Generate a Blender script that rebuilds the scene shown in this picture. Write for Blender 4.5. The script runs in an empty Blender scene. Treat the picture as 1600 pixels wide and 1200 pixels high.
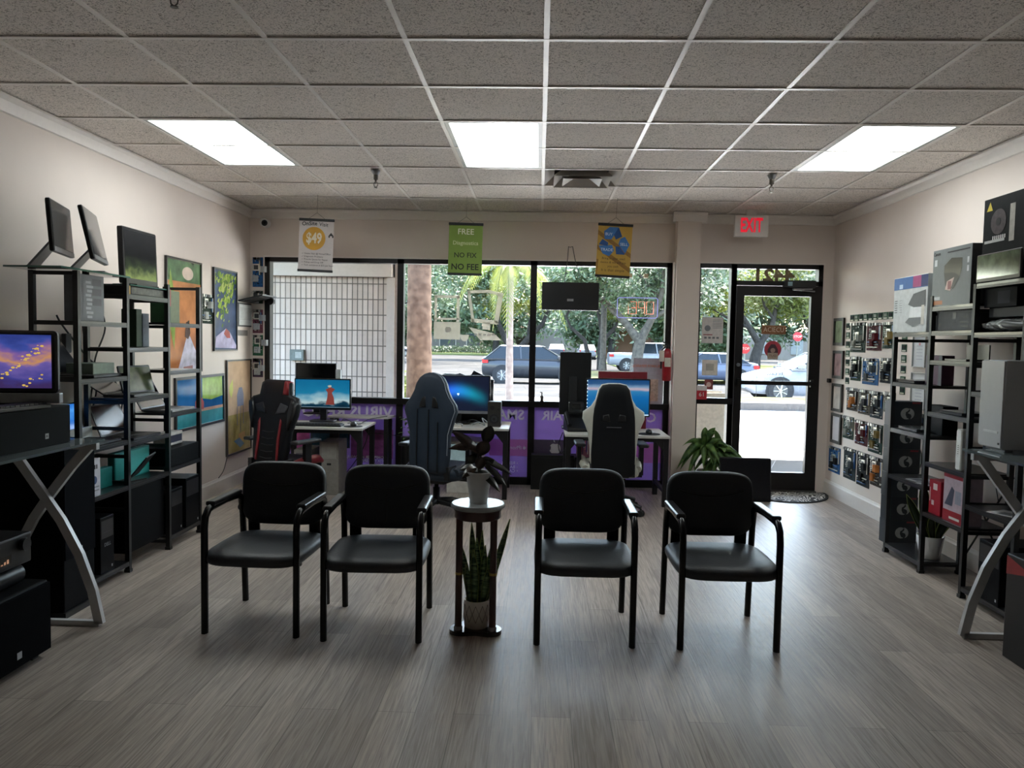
import bpy, math, random
from mathutils import Vector, Matrix, Euler
PI = math.pi
R = math.radians
scene = bpy.context.scene
COL = scene.collection

# ------------------------------------------------------------------ camera
cam_d = bpy.data.cameras.new('camera'); cam = bpy.data.objects.new('camera', cam_d); COL.objects.link(cam)
cam_d.sensor_width = 36.0; cam_d.lens = 1187.0 / 1600.0 * 36.0; cam_d.clip_end = 600
def cam_basis(yaw, pitch, roll):
    f = Vector((-math.sin(yaw), math.cos(yaw), 0)); r = Vector((math.cos(yaw), math.sin(yaw), 0)); u = Vector((0, 0, 1))
    f2 = f * math.cos(pitch) - u * math.sin(pitch); u2 = u * math.cos(pitch) + f * math.sin(pitch)
    r3 = r * math.cos(roll) + u2 * math.sin(roll); u3 = u2 * math.cos(roll) - r * math.sin(roll)
    return Matrix((r3, u3, -f2)).transposed()
CAMZ = 1.46
cam.matrix_world = Matrix.Translation((0, 0, CAMZ)) @ cam_basis(0.03452, 0.05572, 0.01825).to_4x4()
scene.camera = cam

# ------------------------------------------------------------------ world, sun, exposure
SUN_EL, SUN_AZ = 63.0, 20.0          # the sun stands beyond the car park, a little to the right
world = bpy.data.worlds.new('world'); scene.world = world; world.use_nodes = True
wn = world.node_tree; wn.nodes.clear()
sky = wn.nodes.new('ShaderNodeTexSky'); sky.sky_type = 'NISHITA'; sky.sun_disc = False
sky.sun_elevation = R(SUN_EL); sky.sun_rotation = R(SUN_AZ); sky.air_density = 1.3; sky.dust_density = 2.5
bg = wn.nodes.new('ShaderNodeBackground'); bg.inputs[1].default_value = 0.9
wo = wn.nodes.new('ShaderNodeOutputWorld')
wn.links.new(sky.outputs[0], bg.inputs[0]); wn.links.new(bg.outputs[0], wo.inputs[0])
sun_d = bpy.data.lights.new('sun', 'SUN'); sun_d.energy = 8.0; sun_d.angle = R(1.2); sun_d.color = (1.0, 0.96, 0.88)
sun = bpy.data.objects.new('sun', sun_d); COL.objects.link(sun)
sdir = Vector((math.sin(R(SUN_AZ)) * math.cos(R(SUN_EL)), math.cos(R(SUN_AZ)) * math.cos(R(SUN_EL)), math.sin(R(SUN_EL))))
sun.rotation_euler = sdir.to_track_quat('Z', 'Y').to_euler(); sun.location = (0, 0, 30)
PANEL_STRENGTH = 3.1
scene.view_settings.view_transform = 'Standard'; scene.view_settings.look = 'None'
scene.view_settings.gamma = 1.0; scene.view_settings.use_curve_mapping = False
scene.view_settings.exposure = 1.82
cy = scene.cycles
cy.max_bounces = 10; cy.diffuse_bounces = 5; cy.glossy_bounces = 4; cy.transparent_max_bounces = 24; cy.transmission_bounces = 6
cy.sample_clamp_indirect = 6.0; cy.use_denoising = True; cy.caustics_reflective = False; cy.caustics_refractive = False

# ------------------------------------------------------------------ materials
def lin(c):
    return c / 12.92 if c <= 0.04045 else ((c + 0.055) / 1.055) ** 2.4
def rgb(h):
    if not isinstance(h, str): return tuple(h) + ((1,) if len(h) == 3 else ())
    h = h.lstrip('#'); return tuple(lin(int(h[i:i + 2], 16) / 255) for i in (0, 2, 4)) + (1,)
_mats = {}
def M(h, rough=0.55, metal=0.0, var=0.10, scale=30.0, emit=0.0, coat=0.0, spec=0.5, bump=0.0, stretch=(1, 1, 1)):
    """plain procedural material: base colour gently varied by noise"""
    key = (h, rough, metal, var, scale, emit, coat, spec, bump, stretch)
    if key in _mats: return _mats[key]
    m = bpy.data.materials.new('surface_' + str(h).strip('#')); m.use_nodes = True
    nt = m.node_tree; b = nt.nodes['Principled BSDF']
    c = rgb(h)
    tc = nt.nodes.new('ShaderNodeTexCoord'); mp = nt.nodes.new('ShaderNodeMapping'); mp.inputs['Scale'].default_value = stretch
    nz = nt.nodes.new('ShaderNodeTexNoise'); nz.inputs['Scale'].default_value = scale; nz.inputs['Detail'].default_value = 3
    cr = nt.nodes.new('ShaderNodeValToRGB')
    cr.color_ramp.elements[0].position = 0.3; cr.color_ramp.elements[1].position = 0.7
    cr.color_ramp.elements[0].color = tuple(x * (1 - var) for x in c[:3]) + (1,)
    cr.color_ramp.elements[1].color = tuple(min(1, x * (1 + var)) for x in c[:3]) + (1,)
    L = nt.links.new
    L(tc.outputs['Object'], mp.inputs[0]); L(mp.outputs[0], nz.inputs['Vector']); L(nz.outputs['Fac'], cr.inputs[0])
    L(cr.outputs[0], b.inputs['Base Color'])
    b.inputs['Roughness'].default_value = rough; b.inputs['Metallic'].default_value = metal
    b.inputs['Specular IOR Level'].default_value = spec
    if coat: b.inputs['Coat Weight'].default_value = coat
    if emit:
        L(cr.outputs[0], b.inputs['Emission Color']); b.inputs['Emission Strength'].default_value = emit
    if bump:
        bp = nt.nodes.new('ShaderNodeBump'); bp.inputs['Strength'].default_value = bump; bp.inputs['Distance'].default_value = 0.01
        L(nz.outputs['Fac'], bp.inputs['Height']); L(bp.outputs[0], b.inputs['Normal'])
    _mats[key] = m; return m
def new_mat(name):
    m = bpy.data.materials.new(name); m.use_nodes = True
    return m, m.node_tree, m.node_tree.nodes['Principled BSDF'], m.node_tree.links.new
def glass_mat(name, tint=(0.96, 0.985, 0.975), gloss=0.05):
    m = bpy.data.materials.new(name); m.use_nodes = True; nt = m.node_tree; nt.nodes.clear()
    o = nt.nodes.new('ShaderNodeOutputMaterial'); t = nt.nodes.new('ShaderNodeBsdfTransparent'); t.inputs[0].default_value = tint + (1,)
    g = nt.nodes.new('ShaderNodeBsdfGlossy'); g.inputs['Roughness'].default_value = 0.02
    fr = nt.nodes.new('ShaderNodeLayerWeight'); fr.inputs[0].default_value = 0.12
    mm = nt.nodes.new('ShaderNodeMath'); mm.operation = 'MULTIPLY'; mm.inputs[1].default_value = 0.5
    ma = nt.nodes.new('ShaderNodeMath'); ma.operation = 'ADD'; ma.inputs[1].default_value = gloss * 0.4
    mx = nt.nodes.new('ShaderNodeMixShader'); L = nt.links.new
    L(fr.outputs['Fresnel'], mm.inputs[0]); L(mm.outputs[0], ma.inputs[0]); L(ma.outputs[0], mx.inputs[0])
    L(t.outputs[0], mx.inputs[1]); L(g.outputs[0], mx.inputs[2]); L(mx.outputs[0], o.inputs[0])
    return m
def translucent_mat(name, h, op=0.6):
    """thin tinted film on glass"""
    m = bpy.data.materials.new(name); m.use_nodes = True; nt = m.node_tree; nt.nodes.clear()
    o = nt.nodes.new('ShaderNodeOutputMaterial'); t = nt.nodes.new('ShaderNodeBsdfTransparent')
    d = nt.nodes.new('ShaderNodeBsdfDiffuse'); tr = nt.nodes.new('ShaderNodeBsdfTranslucent')
    nz = nt.nodes.new('ShaderNodeTexNoise'); nz.inputs['Scale'].default_value = 12
    cr = nt.nodes.new('ShaderNodeValToRGB'); c = rgb(h)
    cr.color_ramp.elements[0].color = tuple(x * .9 for x in c[:3]) + (1,); cr.color_ramp.elements[1].color = tuple(min(1, x * 1.1) for x in c[:3]) + (1,)
    a = nt.nodes.new('ShaderNodeMixShader'); a.inputs[0].default_value = 0.5
    mx = nt.nodes.new('ShaderNodeMixShader'); mx.inputs[0].default_value = op; L = nt.links.new
    L(nz.outputs['Fac'], cr.inputs[0]); L(cr.outputs[0], d.inputs[0]); L(cr.outputs[0], tr.inputs[0])
    L(d.outputs[0], a.inputs[1]); L(tr.outputs[0], a.inputs[2]); L(t.outputs[0], mx.inputs[1]); L(a.outputs[0], mx.inputs[2]); L(mx.outputs[0], o.inputs[0])
    return m
def leaf_mat(name, h1, h2, scale=2.0, trans=0.45):
    m = bpy.data.materials.new(name); m.use_nodes = True; nt = m.node_tree; nt.nodes.clear(); L = nt.links.new
    o = nt.nodes.new('ShaderNodeOutputMaterial'); d = nt.nodes.new('ShaderNodeBsdfPrincipled'); d.inputs['Roughness'].default_value = 0.5
    tr = nt.nodes.new('ShaderNodeBsdfTranslucent'); tc = nt.nodes.new('ShaderNodeTexCoord')
    nz = nt.nodes.new('ShaderNodeTexNoise'); nz.inputs['Scale'].default_value = scale
    cr = nt.nodes.new('ShaderNodeValToRGB'); cr.color_ramp.elements[0].position = .35; cr.color_ramp.elements[1].position = .65
    cr.color_ramp.elements[0].color = rgb(h1); cr.color_ramp.elements[1].color = rgb(h2)
    mx = nt.nodes.new('ShaderNodeMixShader'); mx.inputs[0].default_value = trans
    L(tc.outputs['Object'], nz.inputs['Vector']); L(nz.outputs['Fac'], cr.inputs[0]); L(cr.outputs[0], d.inputs['Base Color']); L(cr.outputs[0], tr.inputs[0])
    L(d.outputs[0], mx.inputs[1]); L(tr.outputs[0], mx.inputs[2]); L(mx.outputs[0], o.inputs[0])
    return m
BLACK = M('#0f1012', .45); BLACKM = M('#131416', .35, 0.6); DARK = M('#1b1c1f', .5); WHITE = M('#d9d9d6', .45, var=.03)
CHROME = M('#b8bcc0', .2, 1.0, var=.03); GLOSSBLK = M('#08090b', .08, var=.03); STEEL = M('#8f9296', .35, .8)
WALLP = M('#dacec6', .75, var=.02, scale=3.0); TRIMW = M('#dfd8d2', .5, var=.02)
GLASS = glass_mat('window_glass')

# ------------------------------------------------------------------ mesh builder
class MB:
    def __init__(s): s.v = []; s.f = []; s.m = []; s.sm = []; s.mats = []
    def mi(s, m):
        if m not in s.mats: s.mats.append(m)
        return s.mats.index(m)
    def add(s, vs, fs, m, smooth=False):
        o = len(s.v); s.v += [tuple(v) for v in vs]; k = s.mi(m)
        for f in fs: s.f.append(tuple(i + o for i in f)); s.m.append(k); s.sm.append(smooth)
        return s
    def box(s, x0, x1, y0, y1, z0, z1, m, rot=None, c=None):
        vs = [Vector((x, y, z)) for z in (z0, z1) for y in (y0, y1) for x in (x0, x1)]
        if rot is not None:
            q = Euler(rot).to_matrix(); cc = Vector(c) if c else Vector(((x0 + x1) / 2, (y0 + y1) / 2, (z0 + z1) / 2))
            vs = [q @ (v - cc) + cc for v in vs]
        return s.add(vs, [(0, 2, 3, 1), (4, 5, 7, 6), (0, 1, 5, 4), (1, 3, 7, 5), (3, 2, 6, 7), (2, 0, 4, 6)], m)
    def rbox(s, x0, x1, y0, y1, z0, z1, m, r=0.01, seg=2):
        """box rounded along its four y-direction edges and softened front and back"""
        pts = []
        for cx, cz, a0 in ((x1 - r, z1 - r, 0), (x0 + r, z1 - r, 90), (x0 + r, z0 + r, 180), (x1 - r, z0 + r, 270)):
            for i in range(seg + 1):
                a = R(a0 + 90 * i / seg); pts.append((cx + r * math.cos(a), cz + r * math.sin(a)))
        e = min(r * .5, (y1 - y0) * .3); cx, cz = (x0 + x1) / 2, (z0 + z1) / 2
        kx = 1 - e / max(1e-6, (x1 - x0) / 2); kz = 1 - e / max(1e-6, (z1 - z0) / 2)
        rings = []
        for y, q in ((y0, 0), (y0 + e, 1), (y1 - e, 1), (y1, 0)):
            rings.append([(cx + (p[0] - cx) * (1 if q else kx), y, cz + (p[1] - cz) * (1 if q else kz)) for p in pts])
        return s.rings(rings, m, True, True, False)
    def rings(s, rings, m, cap0=True, cap1=True, smooth=True, closed=True):
        n = len(rings[0]); vs = [p for r_ in rings for p in r_]; fs = []
        for i in range(len(rings) - 1):
            for j in range(n if closed else n - 1):
                a = i * n + j; b = i * n + (j + 1) % n; fs.append((a, b, b + n, a + n))
        s.add(vs, fs, m, smooth)
        if cap0: s.add(rings[0], [tuple(range(n))[::-1]], m)
        if cap1: s.add(rings[-1], [tuple(range(n))], m)
        return s
    def tube(s, pts, r, m, n=8, rr=None, smooth=True, flat=None):
        pts = [Vector(p) for p in pts]; rings = []; up = None
        for i, p in enumerate(pts):
            t = (pts[min(i + 1, len(pts) - 1)] - pts[max(i - 1, 0)])
            t = t.normalized() if t.length > 1e-9 else Vector((0, 0, 1))
            if up is None:
                up = Vector((1, 0, 0)) if abs(t.x) < .9 else Vector((0, 1, 0))
            a = (up - t * up.dot(t)).normalized(); b = t.cross(a); up = a
            ri = rr[i] if rr else r; f2 = flat or 1.0
            rings.append([tuple(p + a * (ri * math.cos(2 * PI * k / n)) + b * (ri * f2 * math.sin(2 * PI * k / n))) for k in range(n)])
        return s.rings(rings, m, True, True, smooth)
    def bar(s, p0, p1, w, h, m):
        """square bar between two points"""
        p0, p1 = Vector(p0), Vector(p1); t = (p1 - p0).normalized(); up = Vector((0, 0, 1)) if abs(t.z) < .95 else Vector((0, 1, 0))
        a = t.cross(up).normalized(); b = a.cross(t)
        rr_ = [[tuple(p + a * (w / 2 * i) + b * (h / 2 * j)) for i, j in ((-1, -1), (1, -1), (1, 1), (-1, 1))] for p in (p0, p1)]
        return s.rings(rr_, m, True, True, False)
    def lathe(s, prof, m, c=(0, 0, 0), n=24, cap0=True, cap1=True, smooth=True):
        rings = [[(c[0] + r_ * math.cos(2 * PI * k / n), c[1] + r_ * math.sin(2 * PI * k / n), c[2] + z) for k in range(n)] for r_, z in prof]
        return s.rings(rings, m, cap0, cap1, smooth)
    def cyl_y(s, cx, cz, r, y0, y1, m, n=20):
        """disc or short cylinder whose axis is y (faces the viewer)"""
        rings = [[(cx + r * math.cos(2 * PI * k / n), y, cz - r * math.sin(2 * PI * k / n)) for k in range(n)] for y in (y0, y1)]
        return s.rings(rings, m, True, True, False)
    def poly(s, pts, y, m):
        """flat print on a front face (x, z) at depth y"""
        return s.add([(p[0], y, p[1]) for p in pts], [tuple(range(len(pts)))], m)
    def rect(s, x0, x1, z0, z1, y, m): return s.poly([(x0, z0), (x1, z0), (x1, z1), (x0, z1)], y, m)
    def disc(s, cx, cz, r, y, m, n=20, k=1.0, a0=0, a1=360):
        return s.poly([(cx + r * math.cos(R(a0 + (a1 - a0) * i / n)), cz + r * k * math.sin(R(a0 + (a1 - a0) * i / n))) for i in range(n if a1 - a0 == 360 else n + 1)], y, m)
    def prism(s, pts, y0, y1, m):
        n = len(pts); return s.rings([[(p[0], y, p[1]) for p in pts] for y in (y0, y1)], m, True, True, False)
    def prism_z(s, pts, z0, z1, m):
        return s.rings([[(p[0], p[1], z) for p in pts] for z in (z0, z1)], m, True, True, False)
    def puff(s, pts, y0, y1, m, k=(0.86, 0.97), c=None, seams=None):
        """cushion-like slab: outline (x, z) between depths y0 and y1 with rounded rims"""
        cx = sum(p[0] for p in pts) / len(pts) if c is None else c[0]; cz = sum(p[1] for p in pts) / len(pts) if c is None else c[1]
        t = y1 - y0; rs = []
        for y, q in ((y0, k[0] * .75), (y0 + t * .02, k[0]), (y0 + t * .16, k[1]), (y0 + t * .4, 1), (y0 + t * .6, 1), (y0 + t * .84, k[1]), (y0 + t * .98, k[0]), (y1, k[0] * .75)):
            rs.append([(cx + (p[0] - cx) * q, y, cz + (p[1] - cz) * q) for p in pts])
        return s.rings(rs, m, True, True, True)
    def cushion_z(s, w, d, z0, z1, m, cx=0, cy_=0, e=5.0, n=28, front_drop=0.0):
        """seat cushion: superellipse plan, rounded rims"""
        t = z1 - z0; rs = []
        for z, q in ((z0, .90), (z0 + t * .1, .97), (z0 + t * .35, 1), (z0 + t * .62, 1), (z0 + t * .84, .965), (z0 + t * .96, .9), (z1, .78), (z1 - t * .03, .4), (z1 - t * .05, .08)):
            ring = []
            for k in range(n):
                a = 2 * PI * k / n; c_, s_ = math.cos(a), math.sin(a)
                x = math.copysign(abs(c_) ** (2 / e), c_) * w / 2 * q; y = math.copysign(abs(s_) ** (2 / e), s_) * d / 2 * q
                zz = z - front_drop * max(0, -y / (d / 2)) ** 3
                ring.append((cx + x, cy_ + y, zz))
            rs.append(ring)
        return s.rings(rs, m, True, True, True)
    def build(s, name, parent=None, loc=None, rot=None, bevel=0.0):
        me = bpy.data.meshes.new(name); me.from_pydata(s.v, [], s.f)
        for m in s.mats: me.materials.append(m)
        me.polygons.foreach_set('material_index', s.m); me.polygons.foreach_set('use_smooth', s.sm); me.update()
        o = bpy.data.objects.new(name, me); COL.objects.link(o)
        if parent is not None: o.parent = parent
        if loc is not None: o.location = loc
        if rot is not None: o.rotation_euler = rot
        if bevel:
            b = o.modifiers.new('edge', 'BEVEL'); b.width = bevel; b.segments = 2; b.limit_method = 'ANGLE'; b.angle_limit = R(40)
        return o
def tag(o, label, cat, group=None, kind=None):
    if label: o['label'] = label
    if cat: o['category'] = cat
    if group: o['group'] = group
    if kind: o['kind'] = kind
    return o
def T(name, label, cat, loc=(0, 0, 0), rz=0.0, group=None, rot=None):
    o = bpy.data.objects.new(name, None); COL.objects.link(o); o.empty_display_size = .05
    o.location = loc; o.rotation_euler = rot if rot else (0, 0, R(rz))
    return tag(o, label, cat, group)
def struct(name, mb, **k):
    o = mb.build(name, **k); o['kind'] = 'structure'; return o
def copy_tree(o, parent=None):
    c = o.copy(); COL.objects.link(c)
    if parent is not None: c.parent = parent
    for ch in list(o.children): copy_tree(ch, c)
    return c
def dup(o, loc, rz=None, label=None, group=None):
    c = copy_tree(o); c.location = loc
    if rz is not None: c.rotation_euler = (0, 0, R(rz))
    if label: c['label'] = label
    if group: c['group'] = group
    return c
def text(parent, s_, x, z, size, y, m, align='CENTER', mirror=False, name='lettering', rot=0.0, sx=1.0, bold=0.0, zr=None):
    """lettering on a front face (looks towards -y)"""
    cu = bpy.data.curves.new(name, 'FONT'); cu.body = s_; cu.size = size; cu.align_x = align; cu.align_y = 'CENTER'
    cu.extrude = 0.0003; cu.offset = bold; cu.materials.append(m); cu.resolution_u = 2
    o = bpy.data.objects.new(name, cu); COL.objects.link(o); o.parent = parent
    o.location = (x, y, z); o.rotation_euler = (R(90), R(rot), 0); o.scale = (-sx if mirror else sx, 1, 1)
    return o
# ================================================================== THE ROOM
XL, XR, YB, CZ = -2.96, 2.91, -3.2, 2.76
YW = 7.72                                  # plane of the shop window
# floor: grey oak vinyl planks running towards the window
fm, nt, b, L = new_mat('floor_planks')
tc = nt.nodes.new('ShaderNodeTexCoord'); mp = nt.nodes.new('ShaderNodeMapping'); mp.inputs['Rotation'].default_value = (0, 0, R(90))
br = nt.nodes.new('ShaderNodeTexBrick'); br.inputs['Scale'].default_value = 1.0; br.inputs['Brick Width'].default_value = 1.22
br.inputs['Row Height'].default_value = 0.152; br.inputs['Mortar Size'].default_value = 0.0012; br.offset = 0.37; br.offset_frequency = 2
br.inputs['Color1'].default_value = rgb('#b4a99f'); br.inputs['Color2'].default_value = rgb('#988e86'); br.inputs['Mortar'].default_value = rgb('#67615b'); br.inputs['Bias'].default_value = 0.0
mg = nt.nodes.new('ShaderNodeMapping'); mg.inputs['Scale'].default_value = (42, 1.5, 1)
ng = nt.nodes.new('ShaderNodeTexNoise'); ng.inputs['Scale'].default_value = 2.2; ng.inputs['Detail'].default_value = 7; ng.inputs['Distortion'].default_value = 1.2
rg = nt.nodes.new('ShaderNodeValToRGB'); rg.color_ramp.elements[0].position = .34; rg.color_ramp.elements[0].color = (.50, .48, .46, 1); rg.color_ramp.elements[1].position = .62; rg.color_ramp.elements[1].color = (1.08, 1.07, 1.06, 1)
mx = nt.nodes.new('ShaderNodeMixRGB'); mx.blend_type = 'MULTIPLY'; mx.inputs[0].default_value = 0.85
L(tc.outputs['Object'], mp.inputs[0]); L(mp.outputs[0], br.inputs['Vector']); L(tc.outputs['Object'], mg.inputs[0]); L(mg.outputs[0], ng.inputs['Vector'])
L(ng.outputs['Fac'], rg.inputs[0]); L(br.outputs['Color'], mx.inputs[1]); L(rg.outputs[0], mx.inputs[2]); L(mx.outputs[0], b.inputs['Base Color'])
rr_ = nt.nodes.new('ShaderNodeMapRange'); rr_.inputs['To Min'].default_value = .36; rr_.inputs['To Max'].default_value = .56
L(ng.outputs['Fac'], rr_.inputs[0]); L(rr_.outputs[0], b.inputs['Roughness']); b.inputs['Specular IOR Level'].default_value = .55
bp = nt.nodes.new('ShaderNodeBump'); bp.inputs['Strength'].default_value = .5; bp.inputs['Distance'].default_value = .002
L(ng.outputs['Fac'], bp.inputs['Height']); L(bp.outputs[0], b.inputs['Normal'])
struct('floor', MB().box(XL - .1, XR + .1, YB, YW + .1, -.08, 0, fm))
# ceiling tiles
cm, nt, b, L = new_mat('fissured_ceiling_tile')
tc = nt.nodes.new('ShaderNodeTexCoord'); nz = nt.nodes.new('ShaderNodeTexNoise'); nz.inputs['Scale'].default_value = 46; nz.inputs['Detail'].default_value = 2.5; nz.inputs['Distortion'].default_value = 3.2
cr = nt.nodes.new('ShaderNodeValToRGB'); e = cr.color_ramp.elements; e[0].position = .40; e[0].color = rgb('#9b948c'); e[1].position = .46; e[1].color = rgb('#e6ded7')
L(tc.outputs['Object'], nz.inputs['Vector']); L(nz.outputs['Fac'], cr.inputs[0]); L(cr.outputs[0], b.inputs['Base Color']); b.inputs['Roughness'].default_value = .9
bp = nt.nodes.new('ShaderNodeBump'); bp.inputs['Strength'].default_value = .5; bp.inputs['Distance'].default_value = .004; L(cr.outputs[0], bp.inputs['Height']); L(bp.outputs[0], b.inputs['Normal'])
TL = 0.6096; GX, GY = 0.006, 3.34
gx = [GX + TL * i for i in range(-5, 6)]; gxs = [x for x in gx if XL < x < XR]
gys = [GY + TL * j for j in range(-11, 8) if YB < GY + TL * j < 7.7]
holes = []                                   # tiles left out: light panels and the air vent
def tile(i, j): return (GX + TL * i, GX + TL * (i + 1), GY + TL * j, GY + TL * (j + 1))
skip = {(-4, 2), (-4, 3), (-1, 2), (-1, 3), (3, 2), (3, 3), (0, 4)}
mb = MB()
for j in range(-11, 8):
    for i in range(-5, 5):
        if (i, j) in skip: continue
        x0, x1, y0, y1 = tile(i, j); x0, x1 = max(x0, XL - .05), min(x1, XR + .05); y0, y1 = max(y0, YB), min(y1, YW + .08)
        if x1 > x0 and y1 > y0: mb.box(x0, x1, y0, y1, CZ, CZ + .016, cm)
ceil_o = struct('ceiling', mb)
struct('ceiling_slab', MB().box(XL - .1, XR + .1, YB, YW + 4.1, CZ + .25, CZ + .4, M('#55524e', .9)))
TB = M('#e6e0da', .35, var=.03, spec=.6)
mb = MB()
for x in gxs: mb.box(x - .012, x + .012, YB, 7.72, CZ - .006, CZ - .001, TB)
for y in gys: mb.box(XL, XR, y - .012, y + .012, CZ - .007, CZ - .002, TB)
struct('ceiling_grid', mb)
# side and back walls
struct('wall_left', MB().box(XL - .12, XL, YB, YW + .1, -.08, CZ + .25, WALLP))
struct('wall_right', MB().box(XR, XR + .12, YB, YW + .1, -.08, CZ + .25, WALLP))
struct('wall_back', MB().box(XL - .12, XR + .12, YB - .12, YB, -.08, CZ + .25, WALLP))
# end wall: header above the glass, side returns, column between window and door
WX0, WX1, DX0, DX1 = -2.81, 1.32, 1.58, 2.81
ZT = 2.275
mb = MB()
mb.box(XL, XR, 7.70, 7.90, ZT + .012, CZ + .25, WALLP)
mb.box(XL, WX0, 7.70, 7.90, -.08, ZT + .012, WALLP)
mb.box(DX1, XR, 7.70, 7.90, -.08, ZT + .012, WALLP)
struct('wall_front', mb)
struct('wall_column', MB().box(1.335, 1.565, 7.56, 7.90, -.08, CZ, WALLP))
# crown moulding and baseboards
def crown(name, p0, p1, inward):
    p0, p1, n = Vector(p0), Vector(p1), Vector(inward); prof = [(0, 0), (.05, 0), (.05, -.012), (.032, -.03), (.022, -.06), (.012, -.085), (0, -.09)]
    rings = [[tuple(p + n * a + Vector((0, 0, CZ - .007 + c))) for a, c in prof] for p in (p0, p1)]
    struct(name, MB().rings(rings, TRIMW, True, True, False))
crown('trim_1', (XL, YB, 0), (XL, 7.70, 0), (1, 0, 0)); crown('trim_2', (XR, YB, 0), (XR, 7.70, 0), (-1, 0, 0))
crown('trim_3', (XL, 7.70, 0), (1.335, 7.70, 0), (0, -1, 0)); crown('trim_4', (1.565, 7.70, 0), (XR, 7.70, 0), (0, -1, 0))
crown('trim_5', (1.285, 7.56, 0), (1.615, 7.56, 0), (0, -1, 0))
def base(name, x, s_):
    prof = [(0, 0), (.016, 0), (.016, .115), (.009, .128), (.006, .14), (0, .142)]
    rings = [[(x + s_ * a, y, c) for a, c in prof] for y in (YB, 7.70)]
    struct(name, MB().rings(rings, TRIMW, True, True, False))
base('baseboard_left', XL, 1); base('baseboard_right', XR, -1)
# light strip of trim above the window
struct('trim_6', MB().box(WX0 - .01, WX1 + .015, 7.685, 7.71, ZT, ZT + .014, TRIMW).box(1.565, DX1 + .01, 7.685, 7.71, ZT, ZT + .014, TRIMW))
# storefront window: bronze aluminium frame, rail at 0.83, three bays
BRZ = M('#1d1a1a', .4, .5, var=.05)
def frame_bars(mb, x0, x1, z0, z1, muls, rail=None, y0=7.70, y1=7.80, w=.055):
    mb.box(x0, x1, y0, y1, z1 - .045, z1, BRZ); mb.box(x0, x1, y0, y1, z0, z0 + .075, BRZ)
    mb.box(x0, x0 + w, y0, y1, z0, z1, BRZ); mb.box(x1 - w, x1, y0, y1, z0, z1, BRZ)
    for x in muls: mb.box(x - .032, x + .032, y0, y1, z0, z1, BRZ)
    if rail: mb.box(x0, x1, y0 - .02, y1, rail[0], rail[1], BRZ)
    return mb
w1 = T('window_1', None, None); w1['kind'] = 'structure'
frame_bars(MB(), WX0, WX1, 0, ZT, (-1.415, -.065), (.80, .86)).build('window_frame', w1)
MB().box(WX0 + .02, WX1 - .02, 7.745, 7.751, .03, ZT - .02, GLASS).build('pane', w1)
# white inner jamb strips seen beside the frame
struct('trim_7', MB().box(WX1, 1.335, 7.60, 7.72, 0, ZT, TRIMW))
w2 = T('window_2', None, None); w2['kind'] = 'structure'
frame_bars(MB(), 1.565, 1.955, 0, ZT, (), (.87, .93), w=.04).build('window_frame', w2)
MB().box(1.58, 1.94, 7.745, 7.751, .05, ZT - .02, GLASS).build('pane', w2)
w3 = T('window_3', None, None); w3['kind'] = 'structure'
mb = MB(); mb.box(1.955, DX1, 7.70, 7.80, ZT - .045, ZT, BRZ); mb.box(1.955, DX1, 7.70, 7.80, 2.065, 2.11, BRZ); mb.box(DX1 - .045, DX1, 7.70, 7.80, 0, ZT, BRZ); mb.box(1.905, 1.96, 7.70, 7.80, 0, ZT, BRZ)
mb.build('window_frame', w3)
MB().box(1.96, DX1 - .04, 7.745, 7.751, 2.1, ZT - .03, GLASS).build('pane', w3)
d1 = T('door_1', None, None); d1['kind'] = 'structure'
mb = MB(); mb.box(1.965, 2.04, 7.70, 7.755, .012, 2.06, BRZ); mb.box(2.70, 2.765, 7.70, 7.755, .012, 2.06, BRZ)
mb.box(2.04, 2.70, 7.70, 7.755, 1.96, 2.06, BRZ); mb.box(2.04, 2.70, 7.70, 7.755, .012, .19, BRZ)
mb.build('door_frame', d1)
MB().box(2.0, 2.75, 7.725, 7.731, .1, 2.0, GLASS).build('pane', d1)
mb = MB(); mb.bar((1.99, 7.66, 1.095), (2.745, 7.66, 1.095), .03, .04, BRZ); mb.box(1.985, 2.02, 7.655, 7.70, 1.06, 1.13, BRZ); mb.box(2.71, 2.745, 7.655, 7.70, 1.06, 1.13, BRZ)
mb.build('push_bar', d1)
mb = MB(); mb.box(2.41, 2.72, 7.64, 7.70, 2.045, 2.115, DARK); mb.bar((2.68, 7.63, 2.03), (2.48, 7.58, 2.025), .02, .012, STEEL); mb.bar((2.48, 7.58, 2.02), (2.72, 7.68, 2.01), .02, .012, STEEL)
mb.build('door_closer', d1)
MB().rect(2.445, 2.49, 2.06, 2.10, 7.638, M('#8fb2c0', .4)).build('closer_label', d1)
MB().cyl_y(2.0, 1.27, .018, 7.675, 7.70, STEEL).build('lock', d1)
struct('door_threshold', MB().box(1.96, DX1, 7.66, 7.86, 0, .012, M('#4b4744', .5, .4)))

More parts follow.
